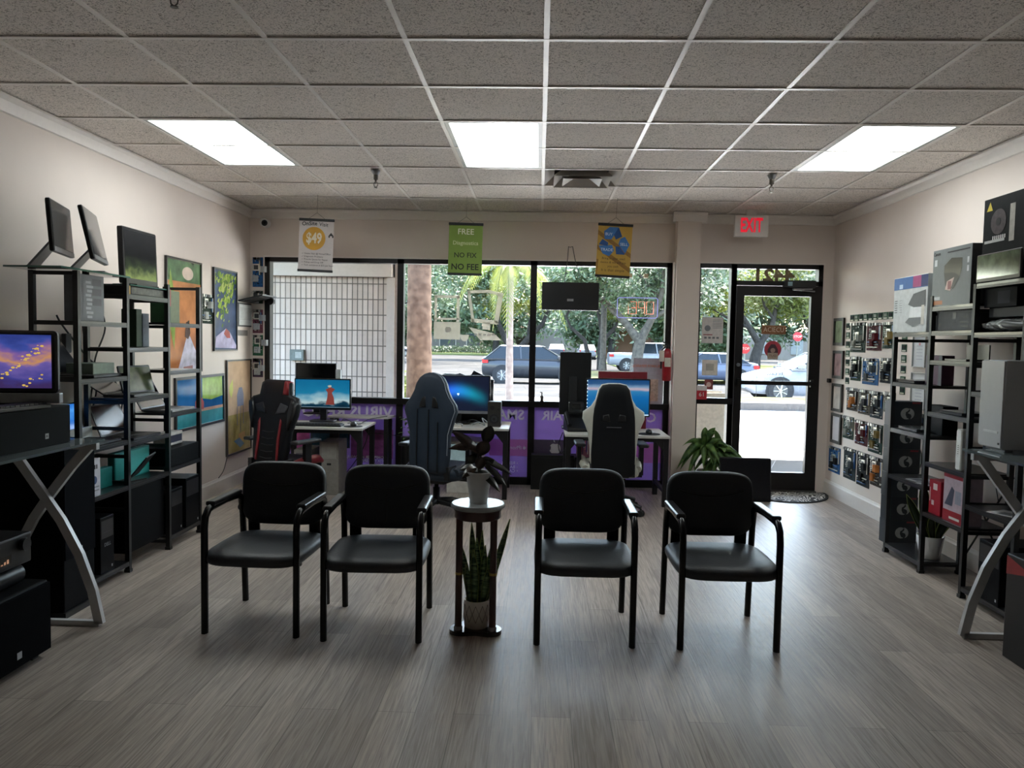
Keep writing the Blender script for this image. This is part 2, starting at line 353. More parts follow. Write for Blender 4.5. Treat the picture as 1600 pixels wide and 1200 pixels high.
# ------------------------------------------------------------------ light panels in the ceiling
def light_panel(i, label):
    x0, x1, y0, _ = tile(i, 2); y1 = y0 + 2 * TL
    t = T('ceiling_light', label, 'ceiling light', ((x0 + x1) / 2, (y0 + y1) / 2, CZ), group='fluorescent troffers')
    hx, hy = TL / 2 - .013, TL - .013
    mb = MB(); f = M('#c9cbc8', .4, var=.02)
    for a in ((-hx, -hx + .025, -hy, hy), (hx - .025, hx, -hy, hy), (-hx + .025, hx - .025, -hy, -hy + .025), (-hx + .025, hx - .025, hy - .025, hy)): mb.box(a[0], a[1], a[2], a[3], -.004, .03, f)
    mb.box(-hx, hx, -hy, hy, .09, .10, f)
    mb.build('frame', t)
    m = bpy.data.materials.new('diffuser'); m.use_nodes = True; nt = m.node_tree; nt.nodes.clear()
    o = nt.nodes.new('ShaderNodeOutputMaterial'); em = nt.nodes.new('ShaderNodeEmission'); tc = nt.nodes.new('ShaderNodeTexCoord'); sp = nt.nodes.new('ShaderNodeSeparateXYZ')
    # the tubes behind the prismatic sheet show as slightly brighter bands
    mt = nt.nodes.new('ShaderNodeMath'); mt.operation = 'MULTIPLY'; mt.inputs[1].default_value = 2 * PI / .28
    cs = nt.nodes.new('ShaderNodeMath'); cs.operation = 'COSINE'; mr = nt.nodes.new('ShaderNodeMapRange'); mr.inputs['From Min'].default_value = -1
    mr.inputs['To Min'].default_value = PANEL_STRENGTH * 1.08; mr.inputs['To Max'].default_value = PANEL_STRENGTH * .92
    nt.links.new(tc.outputs['Object'], sp.inputs[0]); nt.links.new(sp.outputs[0], mt.inputs[0]); nt.links.new(mt.outputs[0], cs.inputs[0]); nt.links.new(cs.outputs[0], mr.inputs[0])
    nt.links.new(mr.outputs[0], em.inputs[1]); em.inputs[0].default_value = (.93, 1.0, .985, 1); nt.links.new(em.outputs[0], o.inputs[0])
    MB().box(-hx + .02, hx - .02, -hy + .02, hy - .02, .006, .012, m).build('diffuser', t)
    return t
light_panel(-4, 'lit fluorescent troffer in the ceiling over the left side of the shop')
light_panel(-1, 'lit fluorescent troffer in the middle of the ceiling, left of the air vent')
light_panel(3, 'lit fluorescent troffer in the ceiling near the right wall')
# air vent
x0, x1, y0, y1 = tile(0, 4)
t = T('ceiling_vent', 'white square four-way air vent set in the ceiling', 'vent', ((x0 + x1) / 2, (y0 + y1) / 2, CZ))
VW = M('#b9b2aa', .5, var=.03)
def pyr(mb, h0, z0, h1, z1, m):
    a = [(-h0, -h0, z0), (h0, -h0, z0), (h0, h0, z0), (-h0, h0, z0)]; c = [(-h1, -h1, z1), (h1, -h1, z1), (h1, h1, z1), (-h1, h1, z1)]
    mb.add(a + c, [(0, 1, 5, 4), (1, 2, 6, 5), (2, 3, 7, 6), (3, 0, 4, 7)], m)
    o = .006; a = [(x * (1 + o), y * (1 + o), z + .006) for x, y, z in a]; c = [(x * (1 + o), y * (1 + o), z + .006) for x, y, z in c]
    mb.add(a + c, [(4, 5, 1, 0), (5, 6, 2, 1), (6, 7, 3, 2), (7, 4, 0, 3)], m)
mb = MB(); pyr(mb, .292, -.004, .215, .06, VW); mb.box(-.29, .29, -.29, .29, .12, .13, M('#16181a', .8)); mb.build('vent_frame', t)
mb = MB(); pyr(mb, .22, -.035, .15, .03, VW); mb.build('louver', t)
mb = MB(); pyr(mb, .15, -.04, .03, .02, VW); mb.build('louver', t)
# sprinklers
def sprinkler(x, y, label):
    t = T('fire_sprinkler', label, 'sprinkler', (x, y, CZ), group='pendent sprinklers on the ceiling')
    MB().lathe([(.035, -.006), (.035, -.010), (.022, -.035), (.018, -.04)], STEEL, n=16).build('cup', t)
    mb = MB(); g = M('#6a655f', .35, .8); mb.lathe([(.018, -.038), (.018, -.075), (.008, -.08), (.008, -.095)], g, n=14)
    mb.tube([(-.004, 0, -.09), (-.015, 0, -.105), (-.012, 0, -.125), (0, 0, -.135)], .003, g, 6); mb.tube([(.004, 0, -.09), (.015, 0, -.105), (.012, 0, -.125), (0, 0, -.135)], .003, g, 6)
    mb.lathe([(.013, -.135), (.013, -.139)], g, n=14); mb.build('head', t)
sprinkler(-1.28, 5.88, 'small metal sprinkler on the ceiling between the left and middle lights')
sprinkler(1.735, 5.89, 'small metal sprinkler on the ceiling beside the right light')
sprinkler(-1.317, 2.72, 'small metal sprinkler cut off by the top edge of the photo')
# exit sign hung under the ceiling
t = T('exit_sign', 'white sign reading EXIT in red letters above the door', 'exit sign', (2.005, 7.42, 2.5))
MB().rbox(-.16, .16, -.02, .02, 0, .205, M('#e2dfda', .45, var=.02), .008).build('housing', t)
MB().box(-.05, .05, -.02, .02, .205, .262, M('#cfccc6', .45, var=.02)).build('canopy', t)
for ch_, x_ in zip('EXIT', (-.082, -.022, .030, .074)): text(t, ch_, x_, .105, .185, -.0215, M('#d80c2c', .4, emit=.22, var=.02), sx=.55, bold=.005)
# corner camera
t = T('security_camera', 'small white dome camera in the upper left corner', 'camera', (-2.80, 7.6, 2.60))
MB().lathe([(.03, .0), (.03, .05), (.02, .06)], WHITE, c=(0, .05, .0), n=16).build('mount', t)
mb = MB(); mb.cyl_y(.035, .0, .042, -.05, .04, WHITE); mb.cyl_y(.045, -.005, .030, -.056, -.05, BLACK); mb.cyl_y(.045, -.005, .013, -.062, -.056, GLOSSBLK); mb.build('camera_head', t)
# ================================================================== OUTSIDE
def ground_mat(name, c1, c2, scale=.5, rough=.9, detail=6):
    m, nt, b, L = new_mat(name); tc = nt.nodes.new('ShaderNodeTexCoord'); nz = nt.nodes.new('ShaderNodeTexNoise'); nz.inputs['Scale'].default_value = scale; nz.inputs['Detail'].default_value = detail
    cr = nt.nodes.new('ShaderNodeValToRGB'); cr.color_ramp.elements[0].position = .35; cr.color_ramp.elements[1].position = .65
    cr.color_ramp.elements[0].color = rgb(c1); cr.color_ramp.elements[1].color = rgb(c2)
    L(tc.outputs['Object'], nz.inputs['Vector']); L(nz.outputs['Fac'], cr.inputs[0]); L(cr.outputs[0], b.inputs['Base Color']); b.inputs['Roughness'].default_value = rough; b.inputs['Specular IOR Level'].default_value = .5 if rough < .5 else .04
    return m
ASPH = ground_mat('sunbleached_paving', '#c8c3be', '#d6d2cd'); CONC = ground_mat('concrete_walk', '#383634', '#42403e', 2.0)
LAWN = ground_mat('lawn', '#3c4522', '#505632', 1.5); LAWN2 = ground_mat('dry_verge', '#3a3d28', '#56553c', 3.0); ASPH2 = ground_mat('worn_asphalt', '#302e2c', '#403d3b')
zs = [(9.95, -.1), (22, -.14), (33, -.35), (60, -.35), (200, -.42)]
def gz(y):
    for (a, za), (b_, zb) in zip(zs, zs[1:]):
        if a <= y <= b_: return za + (zb - za) * (y - a) / (b_ - a)
    return -.1 if y < 10 else -.42
mb = MB()
vs = []
for y, z in zs: vs += [(-160, y, z), (200, y, z)]
mb.add(vs, [(2 * i, 2 * i + 1, 2 * i + 3, 2 * i + 2) for i in range(1, len(zs) - 1)], ASPH2); struct('car_park_ground', mb)
struct('driveway_ground', MB().add(vs[:4], [(0, 1, 3, 2)], ASPH))
struct('sidewalk', MB().box(-14, 20, 7.80, 9.95, -.3, -.015, CONC))
mb = MB()
for x in (-1.3, .5, 2.55, 4.6): mb.bar((x - .25, 7.85, -.012), (x + .55, 9.9, -.012), .012, .004, M('#3d3a38', .9))
struct('sidewalk_joint', mb)
# planted kerb between the lot and the drive
struct('kerb', MB().box(2.2, 40, 18.9, 19.1, -.3, .06, M('#3e3b39', .9)))
struct('verge_lawn', MB().box(2.2, 40, 19.1, 21.3, -.3, .05, LAWN2))
struct('median_lawn', MB().box(1.2, 70, 36.5, 47, -.6, -.24, LAWN2).box(-60, 16, 96, 120, -.9, -.31, LAWN).box(6, 110, 56, 70, -.9, -.27, LAWN))
struct('planting_bed_ground', MB().box(-8, -1.5, 12.6, 17.4, -.3, -.04, LAWN2))
# overhang in front of the shop (its edge gives the shade on the walk)
struct('roof_overhang', MB().box(-14, 20, 7.9, 11.55, 3.0, 3.35, M('#a8a39c', .8)))
# neighbouring wall of scored block
bm_, nt, b, L = new_mat('scored_block')
tc = nt.nodes.new('ShaderNodeTexCoord'); sx_ = nt.nodes.new('ShaderNodeSeparateXYZ'); cx_ = nt.nodes.new('ShaderNodeCombineXYZ')
L(tc.outputs['Object'], sx_.inputs[0]); L(sx_.outputs[0], cx_.inputs[0]); L(sx_.outputs[2], cx_.inputs[1])
br = nt.nodes.new('ShaderNodeTexBrick'); br.offset = 0; br.inputs['Scale'].default_value = 1; br.inputs['Brick Width'].default_value = .066; br.inputs['Row Height'].default_value = .196
br.inputs['Mortar Size'].default_value = .0065; br.inputs['Mortar Smooth'].default_value = .3
br.inputs['Color1'].default_value = rgb('#c0b1a7'); br.inputs['Color2'].default_value = rgb('#ae9f95'); br.inputs['Mortar'].default_value = rgb('#685f5a')
L(cx_.outputs[0], br.inputs['Vector']); L(br.outputs[0], b.inputs['Base Color']); b.inputs['Roughness'].default_value = .9
bp = nt.nodes.new('ShaderNodeBump'); bp.invert = True; bp.inputs['Distance'].default_value = .01; L(br.outputs['Fac'], bp.inputs['Height']); L(bp.outputs[0], b.inputs['Normal'])
STUC = M('#b9afa7', .85, var=.04)
struct('exterior_wall_block', MB().box(-6, -1.93, 9.6, 9.9, -.1, 2.24, bm_).box(-6, -1.86, 9.5, 9.9, 2.24, 3.0, STUC))
struct('exterior_wall_pier', MB().box(-1.93, -1.83, 9.55, 9.9, -.1, 2.24, STUC).box(-1.83, -1.78, 9.58, 9.9, -.1, 3.0, M('#a9a09a', .85)))
t = T('electrical_box', 'small grey utility box on the ribbed block wall outside', 'utility box', (-3.07, 9.6, 1.17))
MB().rbox(-.09, .09, -.06, 0, 0, .14, M('#565d5b', .6), .008).build('housing', t); MB().rect(-.02, .06, .03, .11, -.0605, M('#8a8d8a', .6)).build('cover', t)
# ---- cars
TYRE = M('#17171a', .8); RIM = M('#a9adb2', .3, .8); CGL = M('#10161b', .25, var=.04, spec=.3)
def car(label, loc, rz, kind, col, group=None, L_=None):
    t = T('car', label, 'car', loc, rz, group); paint = M(col, .35, .0, var=.02, coat=.25, spec=.3)
    if kind == 'sedan':
        st = [(-2.35, .50, .78, .66), (-2.28, .30, .98, .80), (-1.7, .22, 1.04, .89), (-.8, .2, 1.0, .92), (.1, .2, .97, .92), (1.0, .2, .95, .92), (1.6, .22, .90, .90), (2.15, .24, .76, .82), (2.38, .38, .62, .62)]
        base = (-1.95, 1.15); roof = (-1.05, .25); zb, zr = .96, 1.46; wx = (-1.42, 1.48); wr = .335
    elif kind == 'suv':
        st = [(-2.30, .50, 1.0, .74), (-2.24, .34, 1.12, .84), (-1.6, .26, 1.12, .92), (-.8, .25, 1.10, .94), (.1, .25, 1.08, .94), (1.0, .25, 1.07, .94), (1.6, .26, 1.02, .92), (2.15, .30, .92, .84), (2.32, .45, .74, .68)]
        base = (-2.2, 1.3); roof = (-1.5, .30); zb, zr = 1.06, 1.66; wx = (-1.4, 1.42); wr = .37
    else:
        st = [(-2.9, .55, 1.15, .88), (-2.86, .45, 1.2, .95), (-1.6, .35, 1.2, .97), (-.8, .33, 1.2, .97), (.1, .33, 1.2, .97), (1.2, .33, 1.2, .97), (2.2, .34, 1.18, .95), (2.75, .40, 1.1, .9), (2.9, .5, .85, .75)]
        base = (-.9, 1.55); roof = (-.7, .95); zb, zr = 1.18, 1.9; wx = (-1.8, 1.9); wr = .41
    rings = []
    for x, z0, z1, w in st:
        rings.append([(x, -w * .86, z0), (x, -w, z0 + (z1 - z0) * .25), (x, -w, z0 + (z1 - z0) * .6), (x, -w * .95, z1 - .05), (x, -w * .80, z1), (x, 0, z1 + .03),
                      (x, w * .80, z1), (x, w * .95, z1 - .05), (x, w, z0 + (z1 - z0) * .6), (x, w, z0 + (z1 - z0) * .25), (x, w * .86, z0)])
    MB().rings(rings, paint, True, True, True).build('body', t)
    wb = st[4][3] * .93; wt = wb * .78; b0, b1 = base; r0, r1 = roof
    def gh(e, z0, z1, w0, w1, x0, x1, x2, x3, m, mb):
        lo = [(x0, -w0, z0), (x1, -w0, z0), (x1 + .12, 0, z0), (x1, w0, z0), (x0, w0, z0), (x0 - .08, 0, z0)]
        hi = [(x2, -w1, z1), (x3, -w1, z1), (x3 + .06, 0, z1), (x3, w1, z1), (x2, w1, z1), (x2 - .05, 0, z1)]
        mb.rings([lo, hi], m, True, True, False)
    mb = MB(); gh(0, zb, zr - .04, wb, wt, b0, b1, r0, r1, CGL, mb); mb.build('glass', t)
    mb = MB(); gh(0, zr - .05, zr, wt + .015, wt * .86, r0 - .04, r1 + .05, r0 + .05, r1 - .08, paint, mb)
    for s in (-1, 1):
        for (xa, xb_) in ((b0, r0), (b1, r1), ((b0 + b1) * .5 - .15, (r0 + r1) * .5 - .05)):
            mb.bar((xa, s * (wb + .004), zb - .02), (xb_, s * (wt + .006), zr - .03), .06, .03, paint)
        mb.box(b0, b1, s * (wb) - .03, s * (wb) + .03, zb - .04, zb + .025, paint)
    mb.build('roof', t)
    for x in wx:
        for s in (-1, 1):
            w = st[4][3]
            mb = MB(); mb.cyl_y(x, wr + .02, wr * 1.16, min(s * (w - .1), s * (w + .004)), max(s * (w - .1), s * (w + .004)), TYRE, 28); mb.build('wheel_arch', t)
            mb = MB(); mb.cyl_y(x, wr, wr, min(s * (w - .2), s * (w + .02)), max(s * (w - .2), s * (w + .02)), TYRE, 28); wl = mb.build('wheel', t)
            mb = MB(); yy = s * (w + .022); mb.cyl_y(x, wr, wr * .62, min(yy, yy - s * .02), max(yy, yy - s * .02), M('#3c3e42', .4), 24)
            for k in range(7):
                a = 2 * PI * k / 7; mb.bar((x, yy + s * .006, wr), (x + wr * .6 * math.cos(a), yy + s * .006, wr + wr * .6 * math.sin(a)), .045, .02, RIM)
            mb.build('rim', wl)
    for s in (-1, 1):
        x, z0, z1, w = st[-2]; MB().box(x - .22, x + .03, s * w * .96 - .06, s * w * .96 + .06, z1 - .2, z1 - .08, M('#c8d2d8', .1)).build('headlight', t)
        x, z0, z1, w = st[1]; MB().box(x - .04, x + .22, s * w * .94 - .08, s * w * .94 + .08, z1 - .24, z1 - .08, M('#a3121b', .2)).build('taillight', t)
        MB().rbox(b1 - .35, b1 - .15, s * (wb + .06) - .06, s * (wb + .06) + .08, zb + .02, zb + .15, paint, .03).build('side_mirror', t)
    return t
car('white sedan parked side-on beyond the glass door, nose to the left', (8.35, 22.7, -.14), 180, 'sedan', '#73767d')
car('blue-grey sedan behind the slim sidelight, tail towards the door', (7.8, 36, -.34), 180, 'sedan', '#454b5c')
car('dark grey SUV passing behind the thin palm, seen side-on', (-.15, 33.4, -.35), 0, 'suv', '#26282d')
car('white pickup truck behind the forked oak, tail to the left', (7.45, 50, -.35), 0, 'pickup', '#7c7f86')
car('dark SUV seen from behind, far across the car park', (2.0, 88, -.37), 90, 'suv', '#3c404a')
car('pale silver SUV far away beside the crooked thin tree', (5.3, 85, -.37), 90, 'suv', '#6f7278')
car('small white car far off at the left edge of the trees', (-16.0, 82, -.37), 20, 'suv', '#7c7f86')
# ---- trees
rnd = random.Random(7)
BARK = ground_mat('oak_bark', '#3f3b37', '#57514a', 6.0); BARKD = ground_mat('dark_bark', '#2c2a29', '#403c39', 6.0); PBARK = ground_mat('palm_bark', '#44352c', '#5e4c40', 9.0)
LG = leaf_mat('grey_green_leaf', '#3f5038', '#5d6e50', 1.2, .4); LY = leaf_mat('sunny_leaf', '#4f5c20', '#6e7430', 1.0, .55); LD = leaf_mat('deep_leaf', '#2c3c28', '#435535', 1.2, .4); LP = leaf_mat('palm_leaf', '#46521e', '#646628', 2.0, .55)
def leaves(mb, c, r, n, size, m, clumps=26):
    cl = []
    for _ in range(clumps):
        while True:
            p = Vector((rnd.uniform(-1, 1), rnd.uniform(-1, 1), rnd.uniform(-1, 1)))
            if p.length < 1: break
        cl.append(p)
    vs = []; fs = []
    for i in range(n):
        q = cl[rnd.randrange(clumps)]; d = Vector((rnd.gauss(0, .17), rnd.gauss(0, .17), rnd.gauss(0, .14)))
        p = Vector((c[0] + (q.x + d.x) * r[0], c[1] + (q.y + d.y) * r[1], c[2] + (q.z + d.z) * r[2]))
        a = Vector((rnd.gauss(0, 1), rnd.gauss(0, 1), rnd.gauss(0, 1))).normalized(); b_ = a.orthogonal().normalized(); s = size * rnd.uniform(.6, 1.3)
        o = len(vs); vs += [p - a * s, p + b_ * s * .45, p + a * s, p - b_ * s * .45]; fs.append((o, o + 1, o + 2, o + 3))
    mb.add(vs, fs, m)
def tree(name, label, cat, x, y, trunk, crown, bark=BARK, group=None):
    """trunk: list of limbs (points, radii); crown: list of (center, radii, n, size, mat); all relative to the base"""
    t = T(name, label, cat, (x, y, gz(y)), group=group)
    for k, (pts, rr) in enumerate(trunk):
        mb = MB(); mb.tube(pts, 0, bark, 9, rr=rr); mb.build('trunk' if k == 0 else 'branch', t)
    for c, r, n, s, m in crown:
        mb = MB(); leaves(mb, c, r, n, s, m); mb.build('crown', t)
    return t
G_T = 'trees across the car park'
tree('oak_tree', 'large grey oak forking in two low down, right of the hanging monitor', 'tree', 5.6, 44,
     [([(0, 0, -.2), (0, 0, .3), (.1, 0, 1.4), (.3, 0, 2.4)], [.5, .36, .33, .30]), ([(.2, 0, 1.9), (-.6, .3, 3.0), (-1.6, .6, 4.0), (-3.2, .8, 5.2)], [.27, .22, .17, .1]),
      ([(.3, 0, 2.2), (.9, 0, 3.4), (1.3, -.3, 4.6), (1.4, -.4, 6.2)], [.26, .2, .15, .08]), ([(.9, 0, 3.3), (2.2, .3, 4.1), (3.8, .5, 4.8)], [.15, .11, .06]), ([(1.3, 0, 4.4), (.4, .2, 5.4), (-.4, .3, 6.4)], [.1, .08, .05])],
     [((.3, .8, 6.4), (5.2, 3.4, 2.3), 11000, .17, LG), ((2.6, 2.2, 4.4), (3.0, 2.0, 1.5), 2500, .15, LD)])
tree('oak_tree', 'crooked slender tree leaning left, in front of the pale warehouse wall', 'tree', 3.3, 52,
     [([(0, 0, -.2), (0, 0, 1.2), (-.2, 0, 2.0), (-1.2, 0, 2.9), (-1.5, 0, 3.6), (-1.1, 0, 4.4)], [.2, .17, .14, .1, .09, .06]), ([(.9, 0, -.2), (.9, 0, 1.6), (1.0, 0, 2.6), (.6, 0, 4.4)], [.26, .22, .2, .12]), ([(1.0, 0, 1.9), (1.9, 0, 3.0), (2.3, 0, 4.6)], [.14, .11, .07])],
     [((-.5, .5, 6.6), (5.0, 3.0, 2.4), 9000, .18, LG), ((1.9, 0, 3.9), (1.0, .8, .6), 500, .13, LY)], BARKD)
tree('palm_tree', 'straight bare grey palm trunk just left of the forked oak', 'tree', 4.15, 49.5,
     [([(0, 0, -.2), (0, 0, 1), (0, 0, 4), (.1, 0, 8)], [.3, .2, .19, .17])], [((0, 0, 8.4), (2.0, 2.0, 1.0), 900, .25, LG)])
tree('oak_tree', 'dark spreading tree behind the door, left of the brown door sign', 'tree', 15.4, 55,
     [([(0, 0, -.2), (.1, 0, 1.0), (.4, 0, 2.1)], [.5, .38, .33]), ([(.3, 0, 2.0), (-.4, 0, 3.1), (-1.0, .3, 4.2), (-2.2, .3, 5.4)], [.24, .2, .14, .08]), ([(.4, 0, 2.0), (1.2, 0, 3.2), (1.5, .2, 4.6), (2.4, .2, 6)], [.25, .2, .14, .08]), ([(-.4, 0, 3.1), (-1.8, 0, 3.7), (-3.4, 0, 4.6)], [.13, .1, .05]), ([(1.4, 0, 3.6), (.6, 0, 4.7), (.3, 0, 5.8)], [.12, .09, .05])],
     [((0, .8, 6.0), (4.6, 3.0, 2.6), 8000, .18, LY), ((-4, 1, 7.5), (4.0, 3.0, 2.6), 5000, .18, LG)], BARKD)
tree('oak_tree', 'dark forked tree seen at the right side of the door glass', 'tree', 20.9, 57,
     [([(0, 0, -.2), (0, 0, 1.5), (.1, 0, 2.4)], [.55, .45, .4]), ([(.1, 0, 2.2), (-1.0, 0, 3.4), (-1.9, 0, 5.0), (-2.2, 0, 6.4)], [.28, .22, .15, .09]), ([(.1, 0, 2.2), (.8, 0, 3.6), (1.1, 0, 5.2), (1.8, 0, 6.8)], [.3, .24, .18, .1])],
     [((.5, .8, 6.9), (5.2, 3.4, 2.8), 9000, .2, LG)], BARKD)
tree('oak_tree', 'thin dark tree directly left of the thick palm trunk', 'tree', -11.3, 62,
     [([(0, 0, -.2), (-.2, 0, 1.6), (-.8, 0, 3.0), (-1.6, 0, 4.2), (-1.7, 0, 5.6)], [.36, .3, .25, .2, .14]), ([(-.8, 0, 3.0), (.2, 0, 4.0), (.6, 0, 5.4)], [.16, .12, .08])],
     [((0, 0, 7.4), (6, 4, 3.6), 11000, .2, LG)], BARKD)
tree('oak_tree', 'broad oak right of the thick palm trunk with a V of dark limbs', 'tree', -2.3, 74,
     [([(0, 0, -.2), (0, 0, .8)], [.6, .5]), ([(0, 0, .6), (-1.0, 0, 2.0), (-1.7, 0, 3.6), (-1.8, 0, 5.4)], [.35, .3, .22, .14]), ([(0, 0, .6), (1.2, 0, 2.1), (2.6, 0, 3.6), (3.2, 0, 5.2)], [.38, .3, .22, .14]), ([(1.2, 0, 2.1), (1.3, 0, 4.0)], [.15, .08])],
     [((.5, 0, 7.6), (6.5, 4, 2.8), 10000, .22, LY), ((-5.5, 0, 8.4), (5.5, 4, 4.2), 9000, .22, LG)], BARKD)
for k, (x, y, s, m, lab) in enumerate([(-27, 84, 1.0, LG, 'tall tree behind the left window post'), (-19, 108, 1.25, LD, 'far tree above the white office building, left part'), (-6, 104, 1.2, LG, 'far tree rising over the white office building'),
                                       (9, 96, 1.1, LG, 'far tree above the pale warehouse wall'), (20, 92, 1.1, LD, 'far tree behind the white pickup truck'), (31, 88, 1.1, LG, 'far bushy tree behind the slim sidelight'), (40, 84, 1.1, LY, 'sunny yellow-green tree far behind the door'), (50, 90, 1.2, LG, 'far tree at the right edge of the door glass'), (13.5, 70, .8, LG, 'grey-green tree between the pickup and the column')]):
    tree('oak_tree', lab, 'tree', x, y, [([(0, 0, -.2), (.2, 0, 2.5 * s), (.1, 0, 5 * s)], [.5, .4, .2])], [((0, 0, 6.6 * s), (6.5 * s, 4 * s, 5.2 * s), 14000, .34, m)], BARKD, G_T)
def frond(mb, base, ang, length, rise, droop, m, w=.20, n=12):
    """arching feather frond"""
    dx, dy = math.cos(ang), math.sin(ang); prev = None
    sp = [Vector((base[0] + dx * length * (t_ ** .9) * .8, base[1] + dy * length * (t_ ** .9) * .8, base[2] + rise * math.sin(t_ * PI * .5) * 1.0 - droop * t_ ** 2.4)) for t_ in [i / n for i in range(n + 1)]]
    mb.tube(sp, .012, m, 4)
    for i in range(1, n * 3):
        t_ = i / (n * 3); k = t_ * n; a = sp[int(k)].lerp(sp[min(n, int(k) + 1)], k - int(k)); l = w * 2.2 * math.sin(PI * min(1, t_ * .9 + .12)) ** .6
        tt = (sp[min(n, int(k) + 1)] - sp[int(k)]).normalized(); side = tt.cross(Vector((0, 0, 1))).normalized()
        for s in (-1, 1):
            tip = a + side * s * l * .62 + tt * l * .45 + Vector((0, 0, -l * .55)); q = tt * .028
            mb.add([a - q, a + q, tip], [(0, 1, 2)], m)
def palm(label, x, y, h, r0, r1, crownn, length, m, bark, lean=0, extra=None):
    t = T('palm_tree', label, 'palm tree', (x, y, gz(y)))
    mb = MB(); N = 40; pts = []; rr = []
    for i in range(N + 1):
        k = i / N; pts.append((lean * k, 0, -.2 + (h + .2) * k)); rr.append((r1 + (r0 - r1) * max(0, 1 - k * 2.2) + r0 * .5 * max(0, 1 - k * 14)) * (1 + .03 * (i % 2)))
    mb.tube(pts, 0, bark, 14, rr=rr); mb.build('trunk', t)
    for k in range(crownn):
        mb = MB(); a = 2 * PI * k / crownn + rnd.uniform(-.15, .15); u = rnd.uniform(0, 1)
        frond(mb, (lean, 0, h), a, length * rnd.uniform(.85, 1.1), .3 + .9 * u, 1.0 + 1.1 * (1 - u), m); mb.build('frond', t)
    return t
palm('thick brown palm trunk in the middle of the left window', -2.2, 14, 6.2, .245, .215, 14, 2.4, LP, PBARK, -.05)
palm('slender pale palm with yellow-green drooping fronds, middle window', -.72, 19, 3.45, .105, .085, 13, 1.9, LP, ground_mat('pale_palm_bark', '#5f544f', '#756a64', 9.0), -.03)
palm('yellow-green palm with hanging fronds behind the top of the door', 13.1, 36, 6.2, .2, .15, 18, 3.4, LP, BARK)
tt = T('shrub', 'yellow-green shrub outside, low behind the left window post', 'shrub', (-2.75, 15.2, -.04)); mb = MB(); leaves(mb, (0, 0, .45), (.5, .4, .45), 1500, .06, LY, 14); mb.build('foliage', tt)
tt = T('shrub', 'second yellow-green shrub right of the first, at the palm foot', 'shrub', (-2.2, 16.2, -.04)); mb = MB(); leaves(mb, (0, 0, .3), (.5, .4, .36), 1200, .06, LY, 14); mb.build('foliage', tt)
# dead frond hanging from the slender palm
# ---- buildings across the street
OFFW = M('#6e6a67', .8, var=.03); PEACH = M('#80604f', .8, var=.04); DGL = M('#3c474f', .2)
t = T('building', 'white low office building with dark windows and a salmon tiled porch roof', 'building', (-8, 118, -.4))
MB().box(-13, 6.9, 0, 8, 0, 4.4, OFFW).build('wall', t); MB().box(-13.2, 7.0, -.3, 8.2, 4.4, 4.7, OFFW).build('roof', t)
for x0, x1 in ((-11, -9), (-7.4, -5.0), (-3.2, -.8)):
    f = MB().box(x0 - .1, x1 + .1, -.06, .0, .9, 3.1, M('#cfcac6', .6)).build('window', t); MB().box(x0, x1, -.1, -.05, 1.0, 3.0, DGL).build('pane', f)
MB().box(4.0, 4.6, -.1, 0, 0, 2.6, DGL).build('door', t)
mb = MB(); mb.add([(-.6, -5, 4.0), (7.0, -5, 4.0), (7.0, 4, 7.4), (-.6, 4, 7.4), (-.6, -5, 3.6), (7.0, -5, 3.6), (7.0, 4, 3.6), (-.6, 4, 3.6)], [(0, 1, 2, 3), (0, 4, 5, 1), (1, 5, 6, 2), (3, 7, 4, 0), (4, 7, 6, 5)], PEACH); mb.build('porch_roof', t)
MB().box(-1.2, 8.6, -5.2, -4.8, 2.7, 3.9, M('#6d6661', .8)).build('porch_fascia', t)
for x in (-.8, 3.4, 7.8): MB().box(x, x + .5, -5.1, -4.8, 0, 2.8, M('#a88a74', .8)).build('post', t)
t = T('building', 'pale windowless warehouse wall right of the slender palm', 'building', (4.6, 112, -.4))
MB().box(-5.2, 4.6, 0, 10, 0, 6.2, M('#7b7572', .85, var=.03)).build('wall', t); MB().box(-5.3, 4.7, -.1, 10, 6.2, 6.5, OFFW).build('roof', t)
t = T('building', 'salmon pink building end seen between the oak trunks', 'building', (11.2, 100, -.4))
MB().box(-2.6, 3.4, 0, 8, 0, 3.6, PEACH).build('wall', t); MB().box(-2.7, 3.5, -.2, 8.2, 3.6, 3.9, M('#b98d78', .8)).build('roof', t); MB().box(1.0, 1.3, -.1, 0, 0, 3.4, M('#57504c', .8)).build('downpipe', t)
t = T('building', 'dark roofed building glimpsed above the white pickup cab', 'building', (19.0, 98, -.4))
MB().box(-4, 5, 0, 8, 0, 4.6, M('#5d6468', .8)).build('wall', t); MB().box(1.0, 3.0, -.4, 0, 1.5, 4.8, M('#d3a070', .8)).build('chimney', t)
t = T('building', 'low cream building far away behind the door glass', 'building', (34, 104, -.4))
MB().box(-10, 14, 0, 8, 0, 3.8, M('#8a847b', .8)).build('wall', t)
for x in range(-8, 13, 4): f = MB().box(x, x + 1.6, -.08, 0, .8, 2.8, M('#8f9693', .6)).build('window', t)
mb = MB(); leaves(mb, (0, 0, .5), (12, .7, .6), 4500, .14, LD, 90); tt = T('hedge', 'clipped hedge in front of the white office building', 'hedge', (-9.5, 110.5, -.38)); mb.build('foliage', tt)
